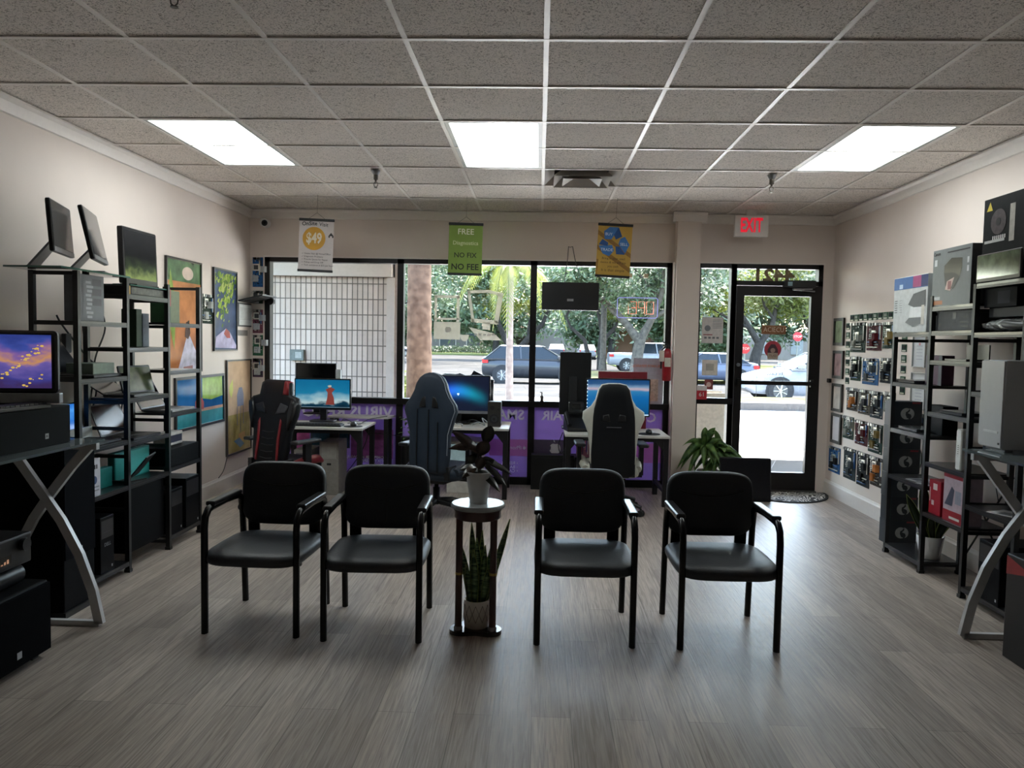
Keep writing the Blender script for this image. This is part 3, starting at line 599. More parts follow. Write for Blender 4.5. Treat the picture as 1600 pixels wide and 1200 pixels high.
# stop sign, yellow post and sign post out on the street
def post(name, label, cat, x, y, h, col, head=None):
    t = T(name, label, cat, (x, y, gz(y))); MB().tube([(0, 0, 0), (0, 0, h)], .04, M(col, .5), 8).build('post', t)
    if head: mb = MB(); pts = [(head[0] * math.cos(PI / 8 + k * PI / 4), h - head[0] + head[0] * math.sin(PI / 8 + k * PI / 4)) for k in range(8)]; mb.prism(pts, -.06, -.04, M(head[1], .5)); mb.build('sign_face', t); text(t, 'STOP', 0, h - head[0], head[0] * .7, -.062, WHITE, name='sign_lettering')
    return t
post('stop_sign', 'red octagonal stop sign at the left edge of the door glass', 'stop sign', 16.6, 62, 2.0, '#8a8a88', (.42, '#c22030'))
post('stop_sign', 'second red stop sign, right of the brown door sign', 'stop sign', 22.1, 66, 3.1, '#7a7a78', (.42, '#b8263a'))
t = T('bollard', 'yellow bollard by the porch of the white building', 'bollard', (-6.3, 106, -.38)); MB().tube([(0, 0, 0), (0, 0, 1.2)], .16, M('#d8c23a', .6), 10).build('post', t)
# ================================================================== FURNITURE IN THE MIDDLE
LEATH = M('#20242a', .5, var=.06, bump=.12, scale=90.0); TUBE = M('#0d0e10', .25, .3, var=.03)
def seam(mb, pts, m, r=.0022): mb.tube(pts, r, m, 5)
def guest_chair():
    t = T('guest_chair', '', 'chair')
    s = MB(); s.cushion_z(.50, .51, .350, .411, LEATH, 0, -.02, 5.0, 32, .012); s.build('seat', t)
    s = MB(); s.box(-.20, .20, -.19, .2, .335, .356, BLACK); s.build('seat_frame', t)
    # back cushion: rounded, wider at the shoulders, gently arched top
    pts = []
    W = .23; zt, zb = .800, .458
    for k in range(48):
        a = 2 * PI * k / 48; c, s_ = math.cos(a), math.sin(a); e = 4.6 if s_ > 0 else 5.2
        x = math.copysign(abs(c) ** (2 / e), c) * W * (1 - .045 * (s_ < 0) * abs(s_)); z = math.copysign(abs(s_) ** (2 / e), s_) * (zt - zb) / 2 + (zt + zb) / 2
        pts.append((x, z))
    b = MB(); b.puff(pts, .145, .205, LEATH, (.93, .985))
    bk = b.build('backrest', t, rot=(R(-4), 0, 0))
    sm = MB(); seam(sm, [(x, .1435 - .0005, .70 - .03 * (1 - (x / .17) ** 2) ** 1) for x in [(-.17 + .34 * i / 12) for i in range(13)]], M('#050608', .5), .0045); sm.build('seam', bk)
    for x in (-.17, .17):
        u = MB(); u.bar((x, .225, .36), (x, .205, .60), .062, .012, TUBE); u.build('back_support', t)
    for s_ in (-1, 1):
        x = s_ * .230
        a = MB(); a.tube([(x, -.235, 0), (x, -.235, .30), (x, -.235, .52), (x, -.225, .575), (x, -.195, .605), (x, -.16, .613), (x, .0, .618)], .0165, TUBE, 10, flat=1.25); a.build('leg', t)
        a = MB(); a.tube([(x, .245, 0), (x, .225, .30), (x, .21, .50), (x, .19, .585), (x, .15, .612), (x, .0, .618)], .0165, TUBE, 10, flat=1.25); a.build('leg', t)
        a = MB(); a.rbox(x - .024, x + .024, -.175, .15, .618, .642, M('#131417', .3), .009, 3); a.build('armrest', t)
    a = MB(); a.bar((-.232, -.17, .345), (.232, -.17, .345), .02, .02, TUBE); a.build('crossbar', t)
    a = MB(); a.bar((-.232, .2, .352), (.232, .2, .352), .02, .02, TUBE); a.build('crossbar', t)
    return t
gc = guest_chair(); G = 'black guest chairs in a row'
gc.location = (-1.378, 3.84, 0); gc['group'] = G; gc['label'] = 'black padded armchair at the left end of the row of four'
gc.rotation_euler = (0, 0, R(-2))
c2 = dup(gc, (-.792, 3.81, 0), 2, 'black padded armchair directly left of the round plant stand')
c3 = dup(gc, (.247, 3.84, 0), 0, 'black padded armchair directly right of the round plant stand')
dup(gc, (.932, 3.84, 0), 1, 'black padded armchair at the right end of the row of four')
for c_ in (c2, c3):
    bk = [o for o in c_.children if o.name.startswith('backrest')][0]
    MB().tube([(0, .1435, .672), (0, .142, .62), (0, .1435, .50)], .003, M('#050608', .5), 5).build('seam', bk)
# round plant stand
WOOD = M('#3f1c18', .3, var=.15, coat=.3, stretch=(1, 1, .2)); MARB = ground_mat('pale_marble', '#747c7f', '#a9b0b2', 9.0, .3, 4)
t = T('plant_stand', 'round three-legged wooden plant stand with a pale marble top', 'plant stand', (-.29, 3.77, 0))
MB().lathe([(.125, .625), (.136, .632), (.136, .644), (.130, .650)], MARB, n=40).build('top', t)
MB().lathe([(.112, .575), (.118, .582), (.118, .612), (.127, .625)], WOOD, n=40).build('apron', t)
for k, a in enumerate((215, 325, 90)):
    cx, cy_ = .104 * math.cos(R(a)), .104 * math.sin(R(a))
    mb = MB(); mb.lathe([(.018, .03), (.017, .30)], WOOD, c=(cx, cy_, 0), n=14); mb.lathe([(.017, .312), (.018, .58)], WOOD, c=(cx, cy_, 0), n=14); lg = mb.build('leg', t)
    mb = MB(); mb.lathe([(.0185, .30), (.0185, .312)], M('#b79a5a', .3, .9), c=(cx, cy_, 0), n=14); mb.lathe([(.022, .02), (.022, .034), (.0185, .04)], M('#8f8f92', .3, .9), c=(cx, cy_, 0), n=14); mb.build('collar', lg)
pl = []
for k in range(48):
    a = 2 * PI * k / 48; r_ = .115 + .028 * math.cos(3 * (a - R(90)))
    pl.append((r_ * math.cos(a), r_ * math.sin(a)))
MB().prism_z(pl, .0, .022, M('#17110f', .2, coat=.4)).build('base', t)
# leaves for house plants
def blade(mb, base, d, length, width, rise, bend, m, n=9, fold=.25, tw=0.0, edge=None):
    d = Vector((d[0], d[1], 0)).normalized(); side0 = d.cross(Vector((0, 0, 1)))
    L_, Cn, Rr = [], [], []
    for i in range(n + 1):
        k = i / n; w = width * (math.sin(PI * min(1, .12 + .88 * k)) ** .7) if i < n else 0.0005
        c = Vector(base) + d * (length * (k * math.cos(rise) + 0)) + Vector((0, 0, length * (k * math.sin(rise)) - bend * length * k ** 2.2))
        s_ = (side0 * math.cos(tw * k) + Vector((0, 0, math.sin(tw * k))))
        L_.append(c - s_ * w / 2 + Vector((0, 0, w * fold * .5))); Cn.append(c); Rr.append(c + s_ * w / 2 + Vector((0, 0, w * fold * .5)))
    vs = L_ + Cn + Rr; q = n + 1; fs = []
    for i in range(n): fs += [(i, q + i, q + i + 1, i + 1), (q + i, 2 * q + i, 2 * q + i + 1, q + i + 1)]
    mb.add(vs, fs, m, True)
SNK, nt, b, L = new_mat('snake_plant_leaf')
tc = nt.nodes.new('ShaderNodeTexCoord'); mp = nt.nodes.new('ShaderNodeMapping'); mp.inputs['Scale'].default_value = (1, 1, 7)
nz = nt.nodes.new('ShaderNodeTexNoise'); nz.inputs['Scale'].default_value = 14; nz.inputs['Detail'].default_value = 4; cr = nt.nodes.new('ShaderNodeValToRGB')
cr.color_ramp.elements[0].position = .42; cr.color_ramp.elements[0].color = rgb('#2a4d33'); cr.color_ramp.elements[1].position = .6; cr.color_ramp.elements[1].color = rgb('#7d9c70')
L(tc.outputs['Object'], mp.inputs[0]); L(mp.outputs[0], nz.inputs['Vector']); L(nz.outputs['Fac'], cr.inputs[0]); L(cr.outputs[0], b.inputs['Base Color']); b.inputs['Roughness'].default_value = .35
SOIL = M('#2a211b', .95, var=.3, bump=.5)
# snake plant inside the stand
POTW = M('#c9c2b8', .5, var=.04)
t = T('snake_plant', 'tall snake plant in a white diamond-patterned pot under the stand top', 'potted plant', (-.288, 3.765, .022))
mb = MB(); mb.lathe([(.058, 0), (.062, .006), (.065, .06), (.065, .138), (.058, .138), (.056, .12)], POTW, n=32, cap1=False); pot = mb.build('pot', t)
dm = MB(); dmt = M('#6d665f', .6)
for k in range(12):
    for s_ in (-1, 1):
        dm.tube([(.0658 * math.cos(2 * PI * (k + s_ * i / 6.0) / 12), .0658 * math.sin(2 * PI * (k + s_ * i / 6.0) / 12), .035 + .085 * i / 6.0) for i in range(7)], .0012, dmt, 4)
dm.build('diamond_pattern', pot)
MB().lathe([(.0001, .118), (.057, .118)], SOIL, n=24).build('soil', t)
SNE = M('#8a9a58', .4)
def upleaf(t, base, tip, w, m, side=(1, 0, 0), bend=(0, 0, 0), edge=None, n=10, name='leaf'):
    """upright sword leaf from base to tip, flat towards `side`"""
    base, tip, side, bend = Vector(base), Vector(tip), Vector(side), Vector(bend); rings = []; er = [[], []]
    for i in range(n + 1):
        k = i / n; c = base.lerp(tip, k) + bend * (k * (1 - k) * 4) ; ww = w * (.55 + .45 * math.sin(PI * min(1, k * 1.1))) * (1 - max(0, k - .7) ** 2 / .09 * .98); d = side * (ww / 2); nn = Vector((0, -1, 0)) * .003 * (1 - k * .7); f = Vector((0, 1, 0)) * ww * .12
        rings.append([tuple(c - d - nn * .2), tuple(c + f * .6 - nn), tuple(c + d - nn * .2), tuple(c + f * .6 + nn)]); er[0].append(c - d); er[1].append(c + d)
    o = MB().rings(rings, m, True, True, True).build(name, t)
    if edge:
        mb = MB()
        for e_ in er: mb.tube(e_, .002, edge, 4)
        mb.build('leaf_edge', o)
    return o
for (bx, by, tx, ty, tz, w, sd) in [(-.035, .0, -.085, .0, .40, .032, (1, 0, .1)), (-.02, .02, -.035, .03, .50, .036, (1, 0, 0)), (.0, .0, -.005, .0, .43, .04, (1, .2, 0)), (-.01, -.025, -.02, -.03, .38, .04, (1, -.2, 0)), (.015, -.01, .04, -.02, .40, .036, (1, 0, -.1)),
                                    (.03, .0, .075, .0, .42, .034, (1, 0, -.15)), (.03, .01, .16, .0, .53, .03, (1, 0, -.4)), (.02, .02, .065, .03, .34, .03, (1, 0, -.1)), (-.035, -.01, -.055, -.03, .30, .034, (1, 0, 0)), (.03, -.02, .055, -.04, .29, .036, (1, 0, -.1)), (.0, .025, .02, .04, .46, .03, (1, 0, 0)), (.04, .0, .105, -.01, .33, .028, (1, 0, -.3))]:
    upleaf(t, (bx, by, .115), (tx, ty, tz + .02), w, SNK, sd, (.004, 0, 0), SNE)
def leaf3(t, base, tip, w, m, nrm=(0, -1, .3), sag=.0, n=9, k0=.5, name='leaf'):
    """broad leaf between two points, its face turned towards nrm, with a raised rim and a midrib fold"""
    base, tip, nrm = Vector(base), Vector(tip), Vector(nrm).normalized(); ax = (tip - base); sd = ax.cross(nrm).normalized(); nn = sd.cross(ax).normalized()
    rings = []
    for i in range(n + 1):
        k = i / n; ww = w * .5 * max(.02, math.sin(PI * (k ** (.9 if k0 == .5 else k0)))) ** .75; c = base + ax * k + Vector((0, 0, -sag * 4 * (k - .0) ** 2 * .5 + sag * .6 * k * (1 - k) * 4 * .5))
        rings.append([tuple(c - sd * ww + nn * ww * .22), tuple(c - nn * .001), tuple(c + sd * ww + nn * ww * .22), tuple(c + nn * .0012)])
    return MB().rings(rings, m, True, True, True).build(name, t)
# dark leaved plant on the stand
DLF = M('#42352e', .3, var=.2, coat=.2); DLG = M('#2b2f28', .3, var=.2, coat=.2)
t = T('rubber_plant', 'dark-leaved rubber plant in a white ribbed pot on the marble top', 'potted plant', (-.288, 3.77, .65))
prof = []
for i in range(25): k = i / 24; prof.append((.043 + .022 * k + (.0012 if i % 4 < 2 else 0), .158 * k))
prof += [(.060, .158), (.058, .145)]
mb = MB(); mb.lathe(prof, M('#c3c6c8', .5, var=.02), n=32, cap1=False); mb.build('pot', t); MB().lathe([(.0001, .146), (.059, .146)], SOIL, n=20).build('soil', t)
mb = MB(); mb.tube([(0, 0, .14), (-.005, 0, .22), (.005, 0, .30)], .006, DLF, 7); mb.tube([(0, 0, .15), (.02, .01, .2)], .004, DLF, 6); mb.build('stem', t)
for (bx, bz, tx, tz, w, y, m, nr) in [(0, .10, -.135, .23, .052, -.02, DLF, (.2, -1, .5)), (-.01, .13, -.15, .145, .04, -.04, DLF, (0, -1, .6)), (.03, .15, .06, .265, .066, -.03, DLG, (0, -1, .1)), (.0, .09, .045, .185, .07, -.02, DLF, (0, -1, .2)), (.03, .06, .165, .02, .036, -.02, DLG, (0, -1, 1)), (.02, .05, .14, -.03, .036, -.05, DLG, (0, -1, 1)),
                                    (-.01, .06, -.065, .10, .055, -.03, DLG, (0, -1, .3)), (-.01, .03, -.08, .0, .045, -.05, DLF, (0, -1, .8)), (.01, .04, .075, .09, .055, .0, DLG, (0, -1, .3)), (0, .02, .02, .11, .056, -.05, DLF, (0, -1, .1)), (0, .02, .11, -.06, .04, -.06, DLG, (.3, -1, .6)), (0, .05, -.03, .15, .05, .02, DLG, (0, -1, 0)), (.02, .05, .10, .06, .05, .04, DLG, (0, -1, .8)), (-.02, .02, -.10, .03, .045, .03, DLG, (0, -1, .8))]:
    leaf3(t, (bx, y * .2, .148 + bz), (tx, y, .148 + tz), w, m, nr, .01)
# big green dracaena on the floor by the column
GLF = leaf_mat('houseplant_leaf', '#2c4f24', '#6a8a44', 14.0, .15)
t = T('dracaena_plant', 'leafy green floor plant between the column and the glass door', 'potted plant', (1.66, 7.34, 0))
MB().lathe([(.10, 0), (.13, .04), (.145, .24), (.14, .25), (.13, .24), (.12, .2)], M('#6d665e', .6), n=28, cap1=False).build('pot', t); MB().lathe([(.0001, .22), (.13, .22)], SOIL, n=20).build('soil', t)
mb = MB(); mb.tube([(-.03, 0, .2), (-.05, 0, .42)], .012, M('#7b7a4a', .7), 7); mb.build('stem', t); mb = MB(); mb.tube([(.04, .02, .2), (.12, .02, .40)], .012, M('#7b7a4a', .7), 7); mb.build('stem', t)
rnd = random.Random(5)
for k in range(64):
    left = k % 2 == 0; c = (-.06, -.02) if left else (.11, -.02); a = 2 * PI * k / 32 * 1.618; el = rnd.uniform(-.45, 1.25); z = .34 + .10 * rnd.random() + (.06 if left else 0)
    ln = rnd.uniform(.20, .31); d = Vector((math.cos(a) * math.cos(el), math.sin(a) * math.cos(el) * .55 - .15, math.sin(el)))
    if c[1] + d.y * ln > .26: d.y = .1
    leaf3(t, (c[0], c[1], z), (c[0] + d.x * ln, c[1] + d.y * ln, max(.05, z + d.z * ln)), rnd.uniform(.055, .078), GLF, (d.x * -.3, -1, .8), .09 * max(0, math.cos(el)))
# black panel leaning by the door
t = T('flat_screen', 'black flat panel standing on the floor right of the green floor plant', 'screen', (1.965, 7.15, 0), rot=(R(-6), 0, 0))
MB().rbox(-.238, .238, -.02, .02, .0, .41, M('#0d0d10', .4), .01).build('panel', t); MB().rect(-.225, .225, .02, .395, -.0205, M('#101014', .25)).build('display', t)
# half-round door mat
mm, nt, b, L = new_mat('scroll_mat')
tc = nt.nodes.new('ShaderNodeTexCoord'); nz = nt.nodes.new('ShaderNodeTexNoise'); nz.inputs['Scale'].default_value = 5; nz.inputs['Detail'].default_value = 0; nz.inputs['Distortion'].default_value = 1.5
mt = nt.nodes.new('ShaderNodeMath'); mt.operation = 'PINGPONG'; mt.inputs[1].default_value = .05; cr = nt.nodes.new('ShaderNodeValToRGB'); cr.color_ramp.elements[0].position = .018; cr.color_ramp.elements[1].position = .021; cr.color_ramp.elements[0].color = rgb('#c9c8c4'); cr.color_ramp.elements[1].color = rgb('#1a1b1e')
L(tc.outputs['Object'], nz.inputs['Vector']); L(nz.outputs['Fac'], mt.inputs[0]); L(mt.outputs[0], cr.inputs[0]); L(cr.outputs[0], b.inputs['Base Color']); b.inputs['Roughness'].default_value = .9
t = T('door_mat', 'black half-round door mat with a pale scroll pattern', 'door mat', (2.44, 7.62, 0))
pts = [(.44 * math.cos(R(a)), -.50 * math.sin(R(a))) for a in range(0, 181, 6)]
MB().prism_z([(x, y) for x, y in pts][::-1], 0, .010, M('#141518', .9)).build('border', t); MB().prism_z([(x * .93, y * .93 - .01) for x, y in pts][::-1], .009, .012, mm).build('pile', t)

# ================================================================== DESKS
DTOP = M('#d2d0cb', .4, var=.02); LEGM = M('#141316', .45)
def desk(label, x0, x1, y0, y1, h, group='white computer desks'):
    t = T('desk', label, 'desk', ((x0 + x1) / 2, (y0 + y1) / 2, 0), group=group); hx, hy = (x1 - x0) / 2, (y1 - y0) / 2
    mb = MB(); mb.box(-hx, hx, -hy, hy, h - .022, h, DTOP); mb.build('desktop', t, bevel=.003)
    mb = MB(); mb.box(-hx + .02, hx - .02, -hy + .02, -hy + .05, h - .055, h - .023, LEGM); mb.build('front_rail', t)
    mb = MB(); mb.box(-hx + .02, hx - .02, hy - .05, hy - .02, h - .055, h - .023, LEGM); mb.build('back_rail', t)
    for sx_ in (-1, 1):
        for sy in (-1, 1):
            x, y = sx_ * (hx - .03), sy * (hy - .035); mb = MB(); mb.box(x - .022, x + .022, y - .022, y + .022, 0, h - .022, LEGM)
            mb.add([(x - sx_ * .02, y - .01, h - .055), (x - sx_ * .09, y - .01, h - .055), (x - sx_ * .02, y - .01, h - .14), (x - sx_ * .02, y + .01, h - .055), (x - sx_ * .09, y + .01, h - .055), (x - sx_ * .02, y + .01, h - .14)], [(0, 1, 2), (3, 5, 4), (0, 3, 4, 1), (1, 4, 5, 2), (2, 5, 3, 0)], LEGM)
            mb.build('leg', t)
        mb = MB(); mb.box(sx_ * (hx - .03) - .015, sx_ * (hx - .03) + .015, -hy + .05, hy - .05, .12, .15, LEGM); mb.build('side_rail', t)
    return t
desk('white desk at the left, behind the black and red gaming chair', -2.42, -1.585, 6.80, 7.38, .65)
desk('white desk in the middle, behind the blue-grey gaming chair', -1.16, -.262, 6.93, 7.58, .66)
desk('white desk at the right, behind the black and white gaming chair', .25, 1.185, 6.78, 7.42, .64)
t = T('side_table', 'low white side table against the window, right of the left desk', 'table', (-1.78, 7.55, 0))
mb = MB(); mb.prism_z([(-.3, -.13), (.24, -.13), (.31, -.08), (.33, 0), (.33, .12), (-.3, .12)], .672, .69, DTOP); mb.build('tabletop', t)
for x in (-.26, .28):
    for y in (-.09, .09): MB().box(x - .02, x + .02, y - .02, y + .02, 0, .672, LEGM).build('leg', t)
# ---- monitors
def screen_mat(name, stops, axis=1, noise=.25, scale=3.0, strength=1.0, size=1.0):
    """glowing picture: soft procedural colour bands"""
    m = bpy.data.materials.new(name); m.use_nodes = True; nt = m.node_tree; nt.nodes.clear(); L = nt.links.new
    o = nt.nodes.new('ShaderNodeOutputMaterial'); em = nt.nodes.new('ShaderNodeEmission'); em.inputs[1].default_value = strength; gl = nt.nodes.new('ShaderNodeBsdfGlossy'); gl.inputs['Roughness'].default_value = .15; gl.inputs[0].default_value = (.04, .04, .04, 1); ad = nt.nodes.new('ShaderNodeAddShader')
    tc = nt.nodes.new('ShaderNodeTexCoord'); sp = nt.nodes.new('ShaderNodeSeparateXYZ'); nz = nt.nodes.new('ShaderNodeTexNoise'); nz.inputs['Scale'].default_value = scale; nz.inputs['Detail'].default_value = 6
    mr = nt.nodes.new('ShaderNodeMath'); mr.operation = 'MULTIPLY_ADD'; mr.inputs[1].default_value = noise; cr = nt.nodes.new('ShaderNodeValToRGB'); sb = nt.nodes.new('ShaderNodeMath'); sb.operation = 'SUBTRACT'; sb.inputs[1].default_value = noise * .5
    L(tc.outputs['Generated'], sp.inputs[0]); L(tc.outputs['Generated'], nz.inputs['Vector']); L(nz.outputs['Fac'], mr.inputs[0]); L(sp.outputs[axis], mr.inputs[2]); L(mr.outputs[0], sb.inputs[0]); L(sb.outputs[0], cr.inputs[0])
    el = cr.color_ramp.elements
    while len(el) > 1: el.remove(el[-1])
    el[0].position = stops[0][0]; el[0].color = rgb(stops[0][1])
    for p, c in stops[1:]: q = el.new(p); q.color = rgb(c)
    L(cr.outputs[0], em.inputs[0]); L(em.outputs[0], ad.inputs[0]); L(gl.outputs[0], ad.inputs[1]); L(ad.outputs[0], o.inputs[0]); return m
def EM(h, s=1.0): return M(h, .3, emit=s, var=.02, spec=.3)
def monitor(label, w, h, loc, rz=0, z0=.1, tilt=0, scr=None, body='#0e0e11', chin=.02, bez=.012, foot=True, depth=.03, group=None, name='monitor', chincol=None, back='post'):
    t = T(name, label, 'monitor', loc, rz, group); bm_ = M(body, .4)
    p = bpy.data.objects.new('screen_panel', None)
    mb = MB(); mb.rbox(-w / 2, w / 2, -depth / 2, depth / 2, z0, z0 + h, bm_, .008)
    pan = mb.build('housing', t, rot=(R(tilt), 0, 0))
    if chincol: MB().box(-w / 2 + .002, w / 2 - .002, -depth / 2 - .001, -depth / 2 + .004, z0 + .001, z0 + chin - .002, M(chincol, .35, .3)).build('chin', pan)
    MB().rect(-w / 2 + bez, w / 2 - bez, z0 + chin, z0 + h - bez, -depth / 2 - .0015, scr or GLOSSBLK).build('display', pan)
    if foot:
        mb = MB(); mb.box(-.03, .03, depth / 2 - .005, depth / 2 + .03, .012, z0 + h * .45, bm_); mb.build('stand_neck', t)
        mb = MB(); mb.rbox(-.12, .12, 0, .012, -.07, .10, bm_, .03, 3); o = mb.build('stand_foot', t, rot=(R(90), 0, 0), loc=(0, .0, .0)); 
        o.location = (0, .03, .012)
    return t, pan
s1 = screen_mat('sky_wallpaper', [(0, '#0d2b3c'), (.12, '#133c52'), (.2, '#b9d4d8'), (.38, '#7fb2c6'), (.52, '#1d7fa8'), (1, '#0f6a98')], 2, .55, 3.2, .24)
t, pan = monitor('lit monitor showing a blue cloudy sky, on the left desk', .545, .30, (-2.06, 7.20, .65), 0, .125, scr=s1)
MB().rect(-.265, .265, .15, .153, -.0168, EM('#8fa6b0', .2)).build('taskbar', pan)
mb = MB(); mb.poly([(.03, .175), (.045, .24), (.05, .29), (.03, .32), (.075, .345), (.12, .325), (.09, .29), (.11, .24), (.115, .175)], -.0169, EM('#7a3a34', .2)); mb.disc(.068, .352, .018, -.0170, EM('#a6a39a', .2), k=.6); mb.build('small_figure', pan)
t, pan = monitor('dark monitor turned off, standing behind the blue sky monitor', .41, .26, (-2.22, 7.52, .69), 0, .26, body='#101013')
MB().rbox(.20, .25, -.02, .02, .36, .46, M('#b9c0c4', .3), .005).build('side_bracket', t)
s2 = bpy.data.materials.new('swoosh_wallpaper'); s2.use_nodes = True; nt = s2.node_tree; b = nt.nodes['Principled BSDF']; L = nt.links.new
tc = nt.nodes.new('ShaderNodeTexCoord'); sp = nt.nodes.new('ShaderNodeSeparateXYZ'); L(tc.outputs['Generated'], sp.inputs[0])
def mth(op, a, b_=None, c=None):
    n = nt.nodes.new('ShaderNodeMath'); n.operation = op
    for i, v in enumerate((a, b_, c)):
        if v is None: continue
        if isinstance(v, (int, float)): n.inputs[i].default_value = v
        else: L(v, n.inputs[i])
    return n.outputs[0]
wv = mth('MULTIPLY_ADD', mth('SINE', mth('MULTIPLY_ADD', sp.outputs[0], 4.2, -.4)), .16, .42)
dd = mth('SUBTRACT', sp.outputs[2], wv); g_ = mth('POWER', 2.718, mth('MULTIPLY', mth('MULTIPLY', dd, dd), -38))
fade = mth('SINE', mth('MULTIPLY', mth('POWER', sp.outputs[0], .8), PI)); gg = mth('MULTIPLY', g_, fade)
cr = nt.nodes.new('ShaderNodeValToRGB'); L(sp.outputs[0], cr.inputs[0]); cr.color_ramp.elements[0].color = rgb('#2b3ae0'); cr.color_ramp.elements[0].position = .2; cr.color_ramp.elements[1].position = .75; cr.color_ramp.elements[1].color = rgb('#0f8fa8')
mx = nt.nodes.new('ShaderNodeMixRGB'); mx.inputs[1].default_value = rgb('#0c1224'); L(gg, mx.inputs[0]); L(cr.outputs[0], mx.inputs[2])
L(mx.outputs[0], b.inputs['Emission Color']); b.inputs['Emission Strength'].default_value = .42; b.inputs['Base Color'].default_value = (.01, .01, .012, 1); b.inputs['Roughness'].default_value = .2
t, pan = monitor('lit monitor with a dark blue glow wallpaper, on the middle desk', .615, .37, (-.765, 7.27, .66), 0, .10, scr=s2, chin=.03, chincol='#8d8f95')
mb = MB()
for k in range(6): mb.rect(-.295 + .02 * (k % 2), -.285 + .02 * (k % 2), .43 - .022 * (k // 2), .44 - .022 * (k // 2), -.0169, EM('#c8ccd8', .5))
mb.build('desktop_icons', pan); mb = MB(); mb.poly([(-.01, .285), (.0, .272), (.01, .285), (.012, .297), (-.012, .297)], -.0169, EM('#9fb4e8', .6)); mb.build('shield_icon', pan)
s3 = screen_mat('lake_wallpaper', [(0, '#0b4a78'), (.5, '#1262a0'), (.68, '#2f78a8'), (.74, '#b9a5ae'), (.8, '#6f8fae'), (.88, '#27507c'), (1, '#0d3a6a')], 2, .10, 3.0, .30)
t, pan = monitor('lit monitor with a blue lake wallpaper behind the black and white chair', .605, .36, (.755, 7.20, .64), 0, .13, scr=s3, chin=.014)
mb = MB()
for k in range(8): mb.rect(-.293, -.285, .46 - .035 * k, .468 - .035 * k, -.0169, EM('#c8d8e8', .6))
mb.build('desktop_icons', pan); MB().rect(-.29, .29, .144, .156, -.0168, EM('#a9c0d4', .28)).build('taskbar', pan)
# tall monitor seen from the back with a desk phone in front of it
t = T('monitor', 'black monitor turned upright, seen from the back by the desk phone', 'monitor', (.355, 7.31, .64))
mb = MB(); mb.rbox(-.15, .15, -.02, .02, .13, .73, M('#101114', .4), .01); hs = mb.build('housing', t); MB().rbox(-.06, .02, -.055, -.02, .22, .50, M('#16171a', .5), .006).build('stand_bracket', t); MB().rbox(-.05, .01, -.05, 0, .0, .22, M('#16171a', .5), .006).build('stand_neck', t); MB().box(-.12, .12, -.10, .08, 0, .014, M('#16171a', .5)).build('stand_foot', t)
t = T('desk_phone', 'black office telephone standing on the left end of the right desk', 'telephone', (.36, 7.08, .64), 10)
mb = MB(); mb.add([(-.10, -.1, 0), (.10, -.1, 0), (.10, .1, 0), (-.10, .1, 0), (-.10, -.1, .03), (.10, -.1, .03), (.10, .1, .15), (-.10, .1, .15)], [(0, 3, 2, 1), (4, 5, 6, 7), (0, 1, 5, 4), (1, 2, 6, 5), (2, 3, 7, 6), (3, 0, 4, 7)], M('#17181b', .4)); mb.build('body', t, bevel=.006)
MB().rbox(-.07, .07, -.01, .03, .17, .27, M('#1c1d20', .4), .01).build('display_frame', t); MB().rect(-.04, .04, .20, .25, -.011, M('#0a0b0d', .15)).build('display', t)
mb = MB(); mb.tube([(-.075, -.08, .06), (-.075, .08, .16)], .018, M('#121316', .35), 10); mb.build('handset', t)
# keyboards, mice, pads
def keyboard(label, loc, rz, w=.40, d=.13, col='#141518', key='#25262a'):
    t = T('keyboard', label, 'keyboard', loc, rz); mb = MB(); mb.box(-w / 2, w / 2, -d / 2, d / 2, 0, .018, M(col, .45)); mb.build('base', t, bevel=.004)
    mb = MB(); km = M(key, .5)
    for r_ in range(5):
        for c in range(15): x = -w / 2 + .012 + c * (w - .02) / 15; y = -d / 2 + .01 + r_ * (d - .018) / 5; mb.box(x, x + (w - .02) / 15 - .004, y, y + (d - .018) / 5 - .004, .018, .026, km)
    k = mb.build('keycaps', t); k['kind'] = 'stuff'; return t
keyboard('black keyboard on the left desk under the blue sky monitor', (-2.03, 6.93, .65), 0, .46)
keyboard('white keyboard on the middle desk under the dark blue monitor', (-.88, 7.05, .66), 0, .36, .12, '#c9c7c2', '#b4b2ae')
keyboard('black keyboard on the right desk, mostly hidden by the white-sided chair', (.68, 6.94, .64), 0)
def mouse(label, loc, rz, pad=True):
    t = T('computer_mouse', label, 'mouse', loc, rz); mb = MB()
    mb.rings([[(.03 * s_ * math.cos(a), .05 * s_ * math.sin(a), z) for a in [2 * PI * k / 16 for k in range(16)]] for s_, z in ((.95, 0), (1, .012), (.9, .026), (.6, .036), (.2, .039))], M('#1a1b1e', .3), True, True, True); mb.build('shell', t); MB().lathe([(.004, .036), (.004, .041)], M('#5a5c60', .4), c=(0, .02, 0), n=8).build('scroll_wheel', t); return t
def pad(label, loc, r_): t = T('mouse_pad', label, 'mouse pad', loc); MB().lathe([(r_, 0), (r_, .004)], M('#101114', .7), n=28).build('pad', t)
pad('round black mouse pad on the left desk', (-1.70, 6.93, .65), .085); mouse('dark mouse on the round pad on the left desk', (-1.70, 6.94, .654), 20)
pad('round black mouse pad on the right end of the right desk', (1.02, 6.93, .64), .10); mouse('dark mouse on the round pad on the right desk', (1.02, 6.94, .644), 10)
